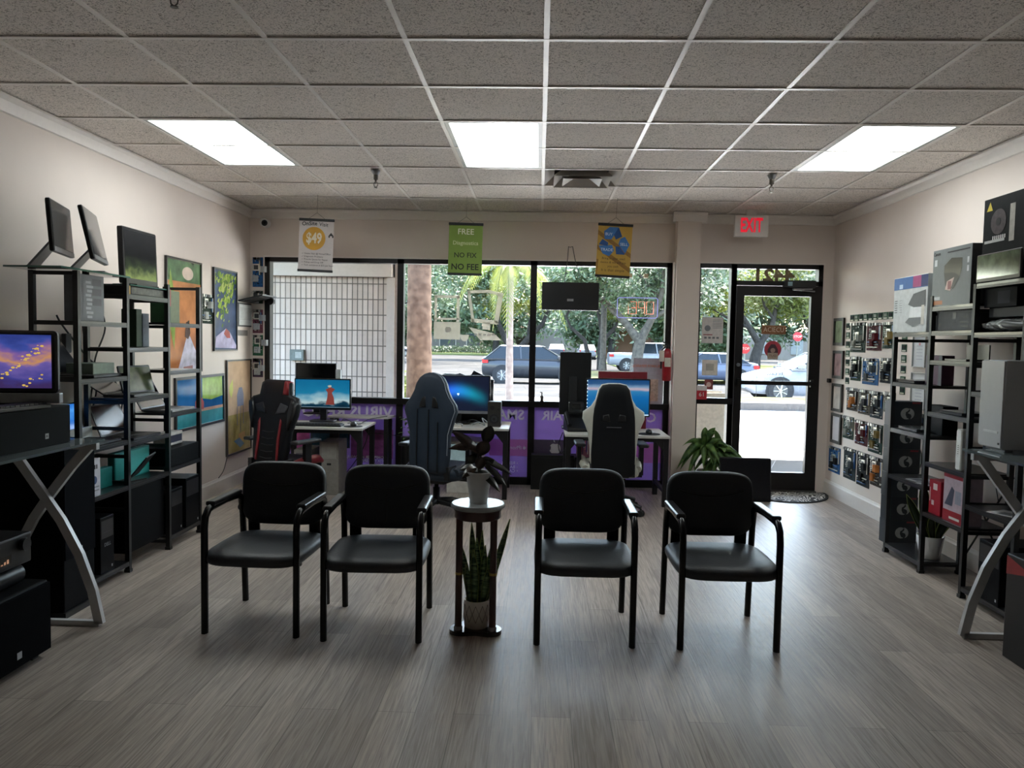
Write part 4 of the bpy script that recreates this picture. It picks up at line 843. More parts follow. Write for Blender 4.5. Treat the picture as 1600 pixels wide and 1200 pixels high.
# small studio speaker
t = T('desk_speaker', 'dark grey bookshelf speaker at the right end of the middle desk', 'speaker', (-.405, 7.15, .66))
mb = MB(); mb.rbox(-.062, .062, -.08, .08, 0, .235, M('#2b2826', .5), .006); bx = mb.build('cabinet', t)
MB().cyl_y(.0, .075, .045, -.086, -.08, M('#17171a', .6), 24).cyl_y(0, .075, .03, -.090, -.086, M('#2e2f33', .5), 24).cyl_y(0, .075, .012, -.093, -.09, BLACK, 16).build('woofer', t)
MB().cyl_y(-.02, .18, .022, -.084, -.08, M('#17171a', .6), 20).build('tweeter', t); MB().cyl_y(.04, .165, .011, -.082, -.08, BLACK, 14).build('port', t)
# loose cables and papers
def cable(label, pts, r=.004, col='#17181b', cat='cable', name='cable'):
    sp = []
    P_ = [Vector(p) for p in pts]; P_ = [P_[0]] + P_ + [P_[-1]]
    for i in range(1, len(P_) - 2):
        for k in range(6):
            u = k / 6; a, b_, c, d = P_[i - 1], P_[i], P_[i + 1], P_[i + 2]
            sp.append(.5 * ((2 * b_) + (-a + c) * u + (2 * a - 5 * b_ + 4 * c - d) * u * u + (-a + 3 * b_ - 3 * c + d) * u ** 3))
    sp.append(P_[-1]); mb = MB(); mb.tube(sp, r, M(col, .5), 6); o = mb.build(name); tag(o, label, cat); return o
cable('dark cable looping over the white left desk beside the round pad', [(-1.9, 7.28, .657), (-1.82, 7.1, .70), (-1.68, 7.05, .66), (-1.62, 7.2, .69), (-1.5, 7.5, .694)])
cable('pale cable tangled on the left desk right of the blue sky monitor', [(-1.78, 7.33, .655), (-1.72, 7.2, .68), (-1.8, 7.12, .656), (-1.66, 7.15, .66), (-1.64, 7.3, .657)], .004, '#b9bcc0')
cable('black cable hanging diagonally under the left desk down to the floor', [(-1.63, 7.3, .62), (-1.66, 7.25, .45), (-1.78, 7.3, .25), (-1.95, 7.4, .05), (-2.0, 7.42, .005)])
cable('thin black cable strung between the left desk and the middle desk', [(-1.6, 7.36, .54), (-1.35, 7.5, .50), (-1.17, 7.45, .52)], .003)
cable('dark cables heaped under the dark blue monitor', [(-.95, 7.3, .665), (-.8, 7.2, .70), (-.72, 7.28, .665), (-.62, 7.2, .71), (-.55, 7.3, .666)], .006)
cable('pale cable heap between white keyboard and bookshelf speaker', [(-.62, 7.2, .665), (-.55, 7.08, .70), (-.5, 7.16, .665), (-.53, 7.25, .72), (-.47, 7.3, .665)], .006, '#aeb4ba')
cable('black cable hanging from the right edge of the right desk', [(1.1, 7.3, .60), (1.02, 7.25, .54), (.9, 7.3, .52), (.8, 7.35, .58)], .004)
cable('black cable hanging below the desk phone', [(.24, 7.1, .62), (.2, 7.08, .5), (.23, 7.1, .42), (.28, 7.15, .5), (.29, 7.2, .6)], .004)
for (lab, x, y, z, rz) in [('white leaflet lying on the middle desk, left of the dark cables', -.98, 7.22, .66, 8), ('white sheet of paper on the left desk behind the mouse', -1.72, 7.26, .65, -12)]:
    t = T('paper_sheet', lab, 'paper', (x, y, z + .001), rz); MB().box(-.10, .10, -.07, .07, 0, .002, M('#d8dadd', .7)).build('sheet', t)
# things under the desks
def boxt(name, label, cat, x0, x1, y0, y1, z0, z1, col, group=None, part='carton', rz=0, rough=.55, m=None, r=0.004):
    t = T(name, label, cat, ((x0 + x1) / 2, (y0 + y1) / 2, z0), rz, group); hx, hy = (x1 - x0) / 2, (y1 - y0) / 2
    MB().box(-hx, hx, -hy, hy, 0, z1 - z0, m or M(col, rough)).build(part, t, bevel=r); return t, hx, hy, z1 - z0
t, hx, hy, h = boxt('computer_tower', 'beige computer tower standing under the left desk', 'computer', -2.02, -1.84, 6.95, 7.26, 0, .50, '#8d8984', part='case')
MB().rect(-hx + .02, hx - .02, h - .16, h - .02, -hy - .001, M('#a19d98', .5)).build('front_panel', t); MB().rect(-.02, .02, h - .22, h - .2, -hy - .001, BLACK).build('drive_slot', t)
t, hx, hy, h = boxt('computer_tower', 'smaller white computer tower right of the beige one under the left desk', 'computer', -2.26, -2.10, 6.95, 7.28, 0, .42, '#b3b1ae', part='case')
MB().rect(-hx + .02, hx - .02, h - .14, h - .03, -hy - .001, M('#76747a', .5)).build('front_panel', t)
t, hx, hy, h = boxt('computer_tower', 'white computer tower with a glass side under the middle desk', 'computer', -.86, -.52, 7.2, 7.56, 0, .50, '#c3c0ba', part='case')
MB().rect(-.16, .03, .16, h - .03, -hy - .001, M('#8fa8ac', .1, emit=.12)).build('glass_side', t); MB().cyl_y(-.07, .26, .05, -hy - .004, -hy - .001, M('#b7ccd2', .3), 20).build('fan', t)
t, hx, hy, h = boxt('equipment_case', 'black case on the floor before the fruit mark poster, left of the right desk', 'case', -.055, .405, 7.47, 7.62, 0, .345, '#0b0b0d', part='case')
MB().rect(-.2, .2, h - .03, h - .025, -hy - .001, M('#1c1d20', .3)).build('edge', t)
t, hx, hy, h = boxt('picture_box', 'small colourful carton on a stool at the left side of the right desk', 'box', .38, .56, 7.22, 7.34, .37, .60, '#a0607a')
mb = MB(); cs = ['#d98aa8', '#6a4aa0', '#e0d4dc', '#b33a5a', '#3a2a4a', '#8fb4d0']
for k in range(14): x = -hx + .012 * (k + .2); mb.rect(x, x + .011, .03 + .02 * ((k * 7) % 4), .18 - .02 * ((k * 5) % 5), -hy - .001, M(cs[k % 6], .5))
mb.build('print', t)
t = T('stool', 'low dark stool under the small colourful carton', 'stool', (.47, 7.28, 0)); MB().box(-.11, .11, -.09, .09, .345, .37, M('#1a1a1d', .5)).build('seat', t)
for x in (-.09, .09):
    for y in (-.07, .07): MB().box(x - .01, x + .01, y - .01, y + .01, 0, .345, LEGM).build('leg', t)
# dark laptops piled on the window rail
t = T('laptop_pile', 'dark folded bags heaped behind the dark blue monitor', 'bag', (-.72, 7.50, .66)); mb = MB()
mb.rings([[(-.36, -.05, 0), (-.36, .05, 0), (-.33, .03, .42), (-.33, -.02, .42)], [(-.2, -.06, 0), (-.2, .06, 0), (-.2, .03, .475), (-.2, -.03, .475)], [(0, -.06, 0), (0, .06, 0), (0, .03, .46), (0, -.03, .46)], [(.28, -.05, 0), (.28, .05, 0), (.28, .03, .42), (.28, -.03, .42)]], M('#1a1c22', .35), True, True, True); mb.build('bag_body', t)
MB().prism([(-.33, .40), (-.30, .45), (-.16, .475), (-.09, .47), (-.05, .482), (.03, .45), (.06, .47), (.085, .51), (.2, .455), (.27, .41)], -.045, -.03, M('#1d2029', .3)).build('flap', t)
# little plant and pump bottle on the rail
t = T('trailing_plant', 'small trailing plant in a black pot left of the middle desk', 'potted plant', (-1.26, 7.3, .0)); MB().lathe([(.05, .0), (.06, .5), (.065, .52)], M('#0f1012', .4), n=16).build('pedestal', t); rnd = random.Random(3)
for k in range(26):
    a = rnd.uniform(0, 2 * PI); mb = MB(); z = rnd.uniform(.45, .72); blade(mb, (.03 * math.cos(a), .03 * math.sin(a), z), (math.cos(a), math.sin(a) - .3), rnd.uniform(.05, .09), .03, R(rnd.uniform(-10, 40)), .4, GLF, 5, .2); mb.build('leaf', t)
t = T('pump_bottle', 'tiny dark bottle on the window rail left of the upright monitor', 'bottle', (.04, 7.69, .86)); MB().lathe([(.018, 0), (.018, .05), (.006, .06), (.006, .09)], M('#3d332f', .4), n=14).build('bottle_body', t); MB().box(-.02, .004, -.004, .004, .088, .096, DARK).build('pump', t)
# ================================================================== GAMING CHAIRS (seen from behind)
def mirror_pts(half): return [(x, z) for x, z in half] + [(-x, z) for x, z in reversed(half)]
def caster_base(t, m, z=.0, spokes=5, r_=.30, a0=90):
    for k in range(spokes):
        a = R(a0 + 360 / spokes * k); dx, dy = math.cos(a), math.sin(a)
        mb = MB(); mb.tube([(dx * .03, dy * .03, .125), (dx * .16, dy * .16, .115), (dx * r_, dy * r_, .078)], 0, m, 8, rr=[.028, .024, .016]); sp = mb.build('base_spoke', t)
        mb = MB(); x, y = dx * r_, dy * r_
        q = Vector((-dy, dx, 0))
        for s_ in (-1, 1):
            c = Vector((x, y, .028)) + q * (s_ * .013)
            mb.rings([[tuple(c + q * (s_ * w) + Vector((dx, dy, 0)) * (.028 * math.cos(2 * PI * i / 14)) + Vector((0, 0, .028 * math.sin(2 * PI * i / 14)))) for i in range(14)] for w in (-.008, .008)], TYRE, True, True, True)
        mb.tube([(x, y, .03), (x, y, .07)], .008, m, 6); mb.build('caster', sp)
    mb = MB(); mb.lathe([(.04, .10), (.04, .15), (.028, .16), (.028, .24), (.018, .24), (.018, .34)], m, n=16); mb.build('gas_column', t)
def gaming_chair(label, loc, rz, main, side, accent, style, top, tilt, base_a=90, arm=True):
    """local frame: the sitter faces +y, so the back of the chair faces the viewer at rz = 0"""
    t = T('gaming_chair', label, 'chair', loc, rz); zs_ = .36
    a = M(main, .5, var=.05, spec=.25); b = M(side, .5, var=.04, spec=.3); c = M(accent, .4, var=.04)
    H = top - zs_
    half = {'wing': [(.10, zs_), (.165, zs_ + .02), (.195, zs_ + .10), (.20, zs_ + .30 * H), (.215, zs_ + .45 * H), (.262, zs_ + .60 * H), (.258, zs_ + .68 * H), (.19, zs_ + .745 * H), (.155, zs_ + .82 * H), (.135, zs_ + .93 * H), (.105, zs_ + .985 * H), (.05, top)],
            'smooth': [(.12, zs_), (.17, zs_ + .02), (.18, zs_ + .2 * H), (.18, zs_ + .4 * H), (.215, zs_ + .55 * H), (.238, zs_ + .63 * H), (.225, zs_ + .69 * H), (.18, zs_ + .76 * H), (.15, zs_ + .83 * H), (.133, zs_ + .90 * H), (.105, zs_ + .955 * H), (.07, zs_ + .985 * H), (.025, top)],
            'race': [(.13, zs_), (.17, zs_ + .02), (.19, zs_ + .2 * H), (.20, zs_ + .4 * H), (.25, zs_ + .60 * H), (.265, zs_ + .72 * H), (.25, zs_ + .80 * H), (.17, zs_ + .83 * H), (.155, zs_ + .97 * H), (.12, zs_ + 1.0 * H), (.04, top)]}[style]
    pts = mirror_pts(half)
    mb = MB(); mb.puff(pts, -.20, -.11, b if style == 'wing' else a, (.90, .975), c=(0, zs_ + H * .5)); bk = mb.build('backrest', t, rot=(R(tilt), 0, 0), loc=(0, 0, 0))
    if style == 'wing':
        inner = mirror_pts([(.13, zs_ - .04), (.18, zs_ - .02), (.188, zs_ + .2 * H), (.182, zs_ + .45 * H), (.178, zs_ + .62 * H), (.170, zs_ + .72 * H), (.15, zs_ + .82 * H), (.128, zs_ + .93 * H), (.10, zs_ + .978 * H), (.045, top - .006)])
        mb = MB(); mb.puff(inner, -.215, -.14, a, (.93, .985), c=(0, zs_ + H * .5)); mb.build('back_panel', bk)
        for s_ in (-1, 1): mb = MB(); mb.puff([(s_ * x, z) for x, z in ((.03, .795), (.10, .80), (.095, .85), (.045, .86))], -.219, -.19, BLACK, (.9, .98)); mb.build('vent_slot', bk)
        MB().box(-.062, .062, -.222, -.215, .745, .753, M('#4a4c50', .4)).build('strap', bk); MB().box(.13, .15, -.21, -.19, .72, .76, M('#9a9ca0', .4)).build('tag', bk)
    if style == 'smooth':
        for s_ in (-1, 1):
            mb = MB(); mb.puff([(s_ * x, z) for x, z in ((.028, zs_ + .66 * H), (.085, zs_ + .655 * H), (.08, zs_ + .70 * H), (.06, zs_ + .755 * H), (.035, zs_ + .765 * H))], -.208, -.19, BLACK, (.9, .98)); mb.build('strap_slot', bk)
        for x, z1 in ((-.09, .64), (.015, .64), (.10, .52)):
            mb = MB(); mb.tube([(x, -.208, zs_ + .02), (x - .006, -.2085, zs_ + .3 * H), (x - .012, -.207, zs_ + z1 * H)], .0045, c, 6); mb.build('piping', bk)
        mb = MB(); mb.tube([(x * .985, -.196, z) for x, z in half[2:]], .0035, M('#8a93a0', .4), 6); mb.build('edge_piping', bk)
    if style == 'race':
        mb = MB(); mb.puff([(x, z) for x, z in ((.11, zs_ + .82 * H), (.165, zs_ + .825 * H), (.15, zs_ + .985 * H), (.12, zs_ + .99 * H))], -.206, -.12, c, (.9, .98)); mb.build('headrest_stripe', bk)
        for s_ in (-1, 1):
            mb = MB(); mb.puff([(s_ * .11, zs_ + .06 * H), (s_ * .13, zs_ + .06 * H), (s_ * .125, zs_ + .3 * H), (s_ * .13, zs_ + .52 * H), (s_ * .115, zs_ + .55 * H), (s_ * .10, zs_ + .3 * H)], -.209, -.19, c, (.92, .98)); mb.build('side_stripe', bk)
            mb = MB(); mb.puff([(s_ * x, z) for x, z in ((.05, zs_ + .60 * H), (.16, zs_ + .62 * H), (.185, zs_ + .70 * H), (.10, zs_ + .73 * H))], -.208, -.19, M('#3e3f44' if s_ > 0 else '#0c0d10', .4), (.9, .98)); mb.build('vent_slot', bk)
            mb = MB(); mb.puff([(s_ * x, z) for x, z in ((.20, zs_ + .42 * H), (.245, zs_ + .60 * H), (.262, zs_ + .74 * H), (.225, zs_ + .79 * H), (.19, zs_ + .62 * H))], -.215, -.13, M('#14161a', .35), (.9, .98)); mb.build('bolster', bk)
        for k in range(5): mb = MB(); mb.tube([(-.07, -.208, zs_ + .1 * H + .055 * k), (0, -.212, zs_ + .09 * H + .055 * k), (.07, -.208, zs_ + .1 * H + .055 * k)], .003, M('#1d1f24', .4), 5); mb.build('stitching', bk)
    mb = MB(); mb.cushion_z(.50, .50, .315, .425, b if style == 'wing' else a, 0, .09, 4.0, 28); st = mb.build('seat', t)
    for s_ in (-1, 1):
        mb = MB(); mb.tube([(s_ * .225, -.10, .39), (s_ * .235, .05, .42), (s_ * .235, .22, .42), (s_ * .21, .30, .39)], 0, c if style == 'race' else (M('#2a3442', .45) if style == 'smooth' else b), 8, rr=[.03, .04, .04, .02]); mb.build('bolster', st)
    MB().box(-.12, .12, -.10, .18, .285, .32, BLACK).build('tilt_mechanism', t)
    if arm:
        for s_ in (-1, 1):
            mb = MB(); mb.box(s_ * .27 - .018, s_ * .27 + .018, .02, .09, .32, .575, M('#141518', .4)); mb.box(min(s_ * .12, s_ * .28), max(s_ * .12, s_ * .28), .03, .08, .30, .325, M('#141518', .4)); ar = mb.build('armrest', t)
            mb = MB(); mb.rbox(s_ * .27 - .045, s_ * .27 + .045, -.10, .19, .575, .605, M('#1b1c20', .4), .014, 3); mb.build('arm_pad', ar)
    for s_ in (-1, 1): MB().box(s_ * .17 - .02, s_ * .17 + .02, -.16, -.02, .33, .44, BLACK).build('recliner_bracket', t)
    caster_base(t, M('#121316', .4), a0=base_a)
    return t
gaming_chair('black gaming chair with red stripes at the left desk', (-2.20, 6.36, 0), -26, '#0e1014', '#14161a', '#7e1620', 'race', 1.09, -8, 80)
gaming_chair('blue-grey gaming chair with black piping at the middle desk', (-.83, 6.25, 0), -20, '#2a3441', '#2a3441', '#07080a', 'smooth', 1.19, -3, 275)
gaming_chair('black gaming chair with off-white side wings at the right desk', (.64, 6.56, 0), 1, '#0f1114', '#b9bab0', '#0f1114', 'wing', 1.12, -2, 325)

def film(h, k):
    """printed vinyl that lets some daylight through"""
    m = bpy.data.materials.new('vinyl_' + h.strip('#')); m.use_nodes = True; nt = m.node_tree; nt.nodes.clear(); L = nt.links.new
    o = nt.nodes.new('ShaderNodeOutputMaterial'); d = nt.nodes.new('ShaderNodeBsdfDiffuse'); tr = nt.nodes.new('ShaderNodeBsdfTranslucent'); mx = nt.nodes.new('ShaderNodeMixShader'); mx.inputs[0].default_value = k
    nz = nt.nodes.new('ShaderNodeTexNoise'); nz.inputs['Scale'].default_value = 5; cr = nt.nodes.new('ShaderNodeValToRGB'); c = rgb(h)
    cr.color_ramp.elements[0].color = tuple(x * .94 for x in c[:3]) + (1,); cr.color_ramp.elements[1].color = tuple(min(1, x * 1.06) for x in c[:3]) + (1,)
    L(nz.outputs['Fac'], cr.inputs[0]); L(cr.outputs[0], d.inputs[0]); L(cr.outputs[0], tr.inputs[0]); L(d.outputs[0], mx.inputs[1]); L(tr.outputs[0], mx.inputs[2]); L(mx.outputs[0], o.inputs[0]); return m
# ================================================================== WINDOW POSTERS (printed faces look outwards, so they read mirrored)
PUR = film('#a890c8', .30); MAG = film('#e094d0', .4); LET = film('#ffffff', .5)
def poster(label, x0, x1, z0=.03, z1=.83, y=7.735):
    t = T('window_poster', label, 'poster', ((x0 + x1) / 2, y, z0), group='purple window posters')
    MB().box(-(x1 - x0) / 2, (x1 - x0) / 2, .0, .006, 0, z1 - z0, PUR).build('panel', t); return t, (x1 - x0) / 2, z1 - z0
def mlines(t, rows, x, z, size, dz, y=-.003, bul=True, al='LEFT'):
    for k, r_ in enumerate(rows):
        if r_: text(t, ('\u2022 ' if bul else '') + r_, x, z + .05 - dz * k, size, y, LET, align=al, mirror=True, bold=.001)
t, hx, h = poster('purple window poster with mirrored VIRUS heading behind the left desk', -2.78, -1.42)
text(t, 'VIRUS REMOVAL', hx - .07, h - .125, .168, -.003, LET, 'LEFT', True, bold=.004)
mb = MB()
for k, (a, b_, c, d, col) in enumerate([(-.55, -.25, .27, .53, '#c05a9a'), (-.24, .17, .30, .52, '#33474f'), (.18, .62, .20, .50, '#a0559a'), (-.3, .08, .18, .27, '#3a7fb0')]): mb.rect(a, b_, c, d, -.0012 - .0004 * k, M(col, .5, var=.35, scale=14.0))
mb.rect(-.22, .15, .315, .505, -.0030, M('#23506c', .4, var=.3)); mb.build('pictures', t)
mlines(t, ['COMPUTER MALWARE', 'DESKTOP SPAM', 'SPYWARE', 'ADWARE'], .58, .16, .042, .037); mlines(t, ['TROJANS', 'EMAIL HACK', 'IP THEFT'], .02, .115, .042, .037)
t, hx, h = poster('purple window poster with mirrored SMARTPHONE heading behind the middle desk', -1.41, -.07)
text(t, 'SMARTPHONE', hx - .065, h - .12, .145, -.003, LET, 'LEFT', True, bold=.004)
mb = MB(); mb.rect(hx - .42, hx - .0, .26, .43, -.0012, MAG); mb.rect(-.1, .1, .12, .46, -.0014, M('#b59ac6', .5)); mb.build('pictures', t)
text(t, 'iPhone', hx - .085, .345, .055, -.003, LET, 'LEFT', True)
def fruit_mark(t, x, z, s_, m, y=-.003):
    mb = MB(); pts = []
    for k in range(40):
        a = 2 * PI * k / 40; r_ = s_ * (1 + .06 * math.cos(2 * a) - .16 * max(0, math.cos((a - PI / 2))) ** 12 - .10 * max(0, math.cos(a + PI / 2)) ** 12)
        px, pz = r_ * .88 * math.cos(a), r_ * math.sin(a)
        d = math.hypot(px + s_ * 1.05, pz - s_ * .1)        # bite taken on the side
        if d < s_ * .42: u = (px + s_ * 1.05) / d; w = (pz - s_ * .1) / d; px = -s_ * 1.05 + u * s_ * .42; pz = s_ * .1 + w * s_ * .42
        pts.append((x + px, z + pz))
    mb.poly(pts, y, m); mb.poly([(x - .02 * s_, z + s_ * 1.02), (x - .05 * s_, z + s_ * 1.30), (x - .28 * s_, z + s_ * 1.52), (x - .26 * s_, z + s_ * 1.2)], y, m); mb.build('fruit_mark', t)
fruit_mark(t, hx - .06, .345, .018, LET)
mlines(t, ['REPAIR', 'BATTERY', 'CAMERA'], hx - .12, .135, .045, .04)
t, hx, h = poster('purple window poster with mirrored REPAIR heading behind the right desk', -.06, 1.29)
text(t, 'COMPUTER REPAIR', hx - .085, h - .12, .134, -.003, LET, 'LEFT', True, bold=.004)
mb = MB(); mb.rect(-hx, -hx + .41, .27, .435, -.0012, M('#52465c', .5)); mb.rect(.0, hx, .22, .42, -.0012, MAG); mb.rect(.3, .36, .25, .4, -.0016, M('#8fd0e0', .5)); mb.build('pictures', t)
fruit_mark(t, -hx + .245, .345, .062, LET)
mlines(t, ['DATA', 'UPGRADE', 'SETUP'], .3, .16, .045, .04)
# ---- decals on the glass
DEC = translucent_mat('frosted_decal', '#a39d90', .82)
t = T('window_decal', 'frosted outline of a computer tower stuck on the middle window', 'decal', (-.93, 7.735, 1.47)); mb = MB()
mb.rect(-.145, .125, 0, .16, 0, DEC); mb.rect(-.145, .13, .16, .178, 0, DEC); mb.rect(-.145, .13, .2, .22, 0, DEC); mb.rect(-.14, -.115, .18, .44, 0, DEC); mb.rect(.085, .115, .18, .44, 0, DEC); mb.rect(-.14, .12, .42, .45, 0, DEC); mb.disc(0, .10, .03, -.001, M('#dcdad4', .6)); mb.build('film', t)
t = T('window_decal', 'frosted outline of a tilted monitor and keyboard on the middle window', 'decal', (-.58, 7.735, 1.47)); mb = MB()
mb.poly([(-.12, .22), (.16, .20), (.165, .16), (-.115, .18)], 0, DEC); mb.poly([(-.16, .50), (-.11, .18), (-.08, .18), (-.13, .50)], 0, DEC); mb.poly([(.155, .47), (.12, .18), (.16, .16), (.205, .45)], 0, DEC); mb.poly([(-.16, .50), (.05, .51), (.05, .48), (-.155, .47)], 0, DEC); mb.poly([(.05, .51), (.21, .48), (.205, .44), (.05, .48)], 0, DEC)
mb.poly([(-.0, .18), (.08, .18), (.08, .10), (.0, .11)], 0, DEC); mb.poly([(-.14, .13), (.12, .07), (.20, .0), (-.02, .0)], 0, DEC); mb.disc(-.18, .05, .045, 0, DEC, k=1.5, a0=180, a1=360)
for k in range(5): mb.rect(-.08 + .045 * k, -.05 + .045 * k, .045, .065, -.001, M('#d9d6d0', .6))
mb.build('film', t)
t = T('neon_sign', 'outline OPEN neon sign on the third window', 'neon sign', (.975, 7.66, 1.82)); NB = M('#8f8fd8', .3, emit=.25); NR = M('#e07a5a', .3, emit=.35)  # border and letter tubes glow faintly in their own colours
mb = MB(); c = [(-.185, -.1), (.185, -.1), (.2, -.085), (.2, .085), (.185, .1), (-.185, .1), (-.2, .085), (-.2, -.085), (-.185, -.1)]; mb.tube([(x, 0, z) for x, z in c], .004, NB, 6); mb.build('border_tube', t)
mb = MB()
def let(pts): mb.tube([(-x, 0, z) for x, z in pts], .0035, NR, 6)
let([(-.16, -.06), (-.16, .06), (-.09, .06), (-.09, -.06), (-.16, -.06)]); let([(-.07, -.06), (-.07, .06), (-.01, .06), (-.01, 0), (-.07, 0)]); let([(.07, .06), (.01, .06), (.01, -.06), (.07, -.06)]); let([(.01, 0), (.06, 0)]); let([(.09, -.06), (.09, .06), (.15, -.06), (.15, .06)])
mb.build('letter_tubes', t)
for x in (-.08, .08): MB().box(x - .02, x + .02, .0, .05, .30, .34, M('#cfc0a0', .6)).build('suction_mount', t)
for x in (-.08, .08): MB().tube([(x, 0, .10), (x, .02, .31)], .001, STEEL, 4).build('hanging_wire', t)
def sticker(label, cx, cz, w, h, col, fn=None, y=7.735, name='door_sticker', cat='sticker', op=None):
    t = T(name, label, cat, (cx, y, cz)); MB().box(-w / 2, w / 2, 0, .002, -h / 2, h / 2, M(col, .6) if op is None else translucent_mat(name + '_film', col, op)).build('backing', t)
    if fn: fn(t)
    return t
def f_num(t): pass
t = T('window_decal', 'mirrored street number 4421 above the door', 'decal', (2.33, 7.735, 2.165)); text(t, '4421', .0, 0, .165, 0, translucent_mat('street_number_film', '#6f604e', .92), mirror=True, bold=.006, sx=1.25)
sticker('brown rectangular sign on the door glass with outlined letters', 2.345, 1.625, .24, .088, '#8a5a38', lambda t: (text(t, 'ACIECU', 0, 0, .068, -.002, M('#e0c8b0', .4), sx=.85), MB().rect(-.115, .115, .036, .040, -.0015, M('#c99a70', .5)).build('border', t)), y=7.71, name='door_sign', cat='sign')
t = T('door_sticker', 'round red sticker of a hooded figure on the door glass', 'sticker', (2.345, 7.718, 1.43)); MB().cyl_y(0, 0, .085, 0, .002, M('#b84050', .6), 28).build('backing', t)
mb = MB(); mb.poly([(-.055, -.08), (.055, -.08), (.05, .0), (.02, .05), (-.02, .05), (-.05, .0)], -.001, M('#4a3038', .6)); mb.disc(0, -.01, .024, -.0015, M('#a88a80', .6)); mb.rect(-.052, .052, -.10, -.035, -.002, M('#b0a090', .6)); mb.build('print', t); text(t, 'OUT', 0, -.066, .035, -.003, M('#5a3a38', .6), mirror=True)
t = T('door_sticker', 'mirrored line lettering decal just above the push bar of the door', 'sticker', (2.335, 7.718, 1.10)); mb = MB(); mb.tube([(-.14, 0, -.16), (-.14, 0, .14), (-.12, 0, .16), (.11, 0, .16), (.13, 0, .14), (.13, 0, -.16)], .002, M('#9aa2a8', .5), 4); mb.build('outline', t); text(t, 'Breakthru', 0, .09, .06, 0, M('#8d989f', .5), mirror=True)
def pap(t):
    mb = MB(); mb.cyl_y(-.05, .02, .03, -.002, -.001, M('#7a7d82', .6), 18); mb.rect(-.09, .0, -.05, -.04, -.001, M('#8a4a4a', .6))
    for k in range(6): mb.rect(.0, .09, .10 - .016 * k, .106 - .016 * k, -.001, M('#8d8f93', .6))
    for k in range(4): mb.rect(-.08 + .04 * k, -.055 + .04 * k, -.085, -.065, -.001, M('#6d6f73', .6))
    mb.build('print', t)
sticker('white notice sheet with a round logo on the slim sidelight', 1.735, 1.61, .21, .26, '#c9c4c2', pap, y=7.70, name='notice', cat='notice')
sticker('faint cream notice square low on the slim sidelight', 1.72, 1.235, .155, .155, '#d6cfc4', lambda t: MB().rect(-.04, .04, -.03, .04, -.001, M('#a9a49c', .6)).build('print', t), y=7.70, name='notice', cat='notice')
sticker('small dark red square sticker under the cream notice', 1.715, 1.065, .085, .10, '#7a3434', lambda t: MB().cyl_y(0, 0, .025, -.002, -.001, M('#c9a8a0', .6), 16).build('print', t), y=7.70)
sticker('white and red leaflet leaning low in the slim sidelight', 1.64, .985, .10, .14, '#d8d0d0', lambda t: (MB().rect(-.05, .05, -.07, .02, -.001, M('#c02a38', .6)).build('print', t), text(t, '61', 0, -.02, .06, -.002, WHITE)), y=7.66, name='leaflet', cat='leaflet')
sticker('grey sign with orange mirrored lettering leaning in the third window', 1.10, 1.09, .30, .46, '#a6a8b4', lambda t: (text(t, 'HABLAMOS ESPA\u00d1OL', 0, .15, .034, -.002, M('#c08a78', .5), mirror=True, bold=.001), MB().rect(-.08, .10, -.2, .02, -.001, M('#b8a89a', .5, var=.3)).build('print', t)), y=7.64, name='window_sign', cat='sign')
t, hx, hy, h = boxt('carton', 'dark red carton peeking above the blue lake monitor', 'box', .58, 1.05, 7.36, 7.41, .64, 1.19, '#7e1c28')
# sheet stand behind glass outside the sidelight
t = T('sandwich_board', 'cream sandwich board outside behind the slim sidelight', 'sandwich board', (1.93, 8.7, -.015))
MB().box(-.2, .2, -.012, .012, 0, .95, M('#d0bfa8', .7), rot=(R(10), 0, 0)).build('front_board', t, loc=(0, -.08, 0)); MB().box(-.2, .2, -.012, .012, 0, .95, M('#c9b8a2', .7), rot=(R(-10), 0, 0)).build('back_board', t, loc=(0, .1, 0))
# fire extinguisher on the column side
t = T('fire_extinguisher', 'red fire extinguisher hung at the left side of the column', 'fire extinguisher', (1.27, 7.58, 1.10))
MB().lathe([(.040, 0), (.045, .01), (.045, .27), (.038, .30), (.018, .32)], M('#9a1622', .3, coat=.5), n=24).build('cylinder', t)
mb = MB(); mb.lathe([(.018, .32), (.018, .35)], DARK, n=12); mb.box(-.05, .03, -.01, .01, .345, .358, DARK); mb.bar((-.05, 0, .385), (.02, 0, .36), .015, .01, DARK); mb.build('valve', t)
MB().tube([(-.02, -.02, .34), (-.06, -.02, .30), (-.06, -.02, .12)], .008, BLACK, 8).build('hose', t); MB().rect(-.03, .03, .14, .23, -.0462, M('#c9c4b8', .5)).build('label_plate', t)
MB().rbox(-.085, -.035, -.05, -.045, .19, .30, M('#cfc8bc', .6), .004).build('tag', t)
# hanging monitor and its cable loop
t = T('hanging_monitor', 'black monitor hung from wires in the third window, showing its back', 'monitor', (.29, 7.32, 1.77))
MB().rbox(-.272, .272, -.02, .02, 0, .265, M('#16151a', .4), .008).build('housing', t); MB().rect(-.03, .03, .085, .108, -.0205, M('#8f8f93', .5)).build('label_plate', t); MB().box(-.27, .27, -.021, -.018, 0, .012, M('#232228', .3)).build('lower_edge', t)
mb = MB(); mb.tube([(-.06, 0, .26), (-.03, .1, .50), (-.02, .2, .63), (.0, .378, .645), (.02, .2, .63), (.04, .1, .50), (.10, 0, .26)], .0035, M('#2d2927', .5), 6); mb.build('hanging_wire', t)
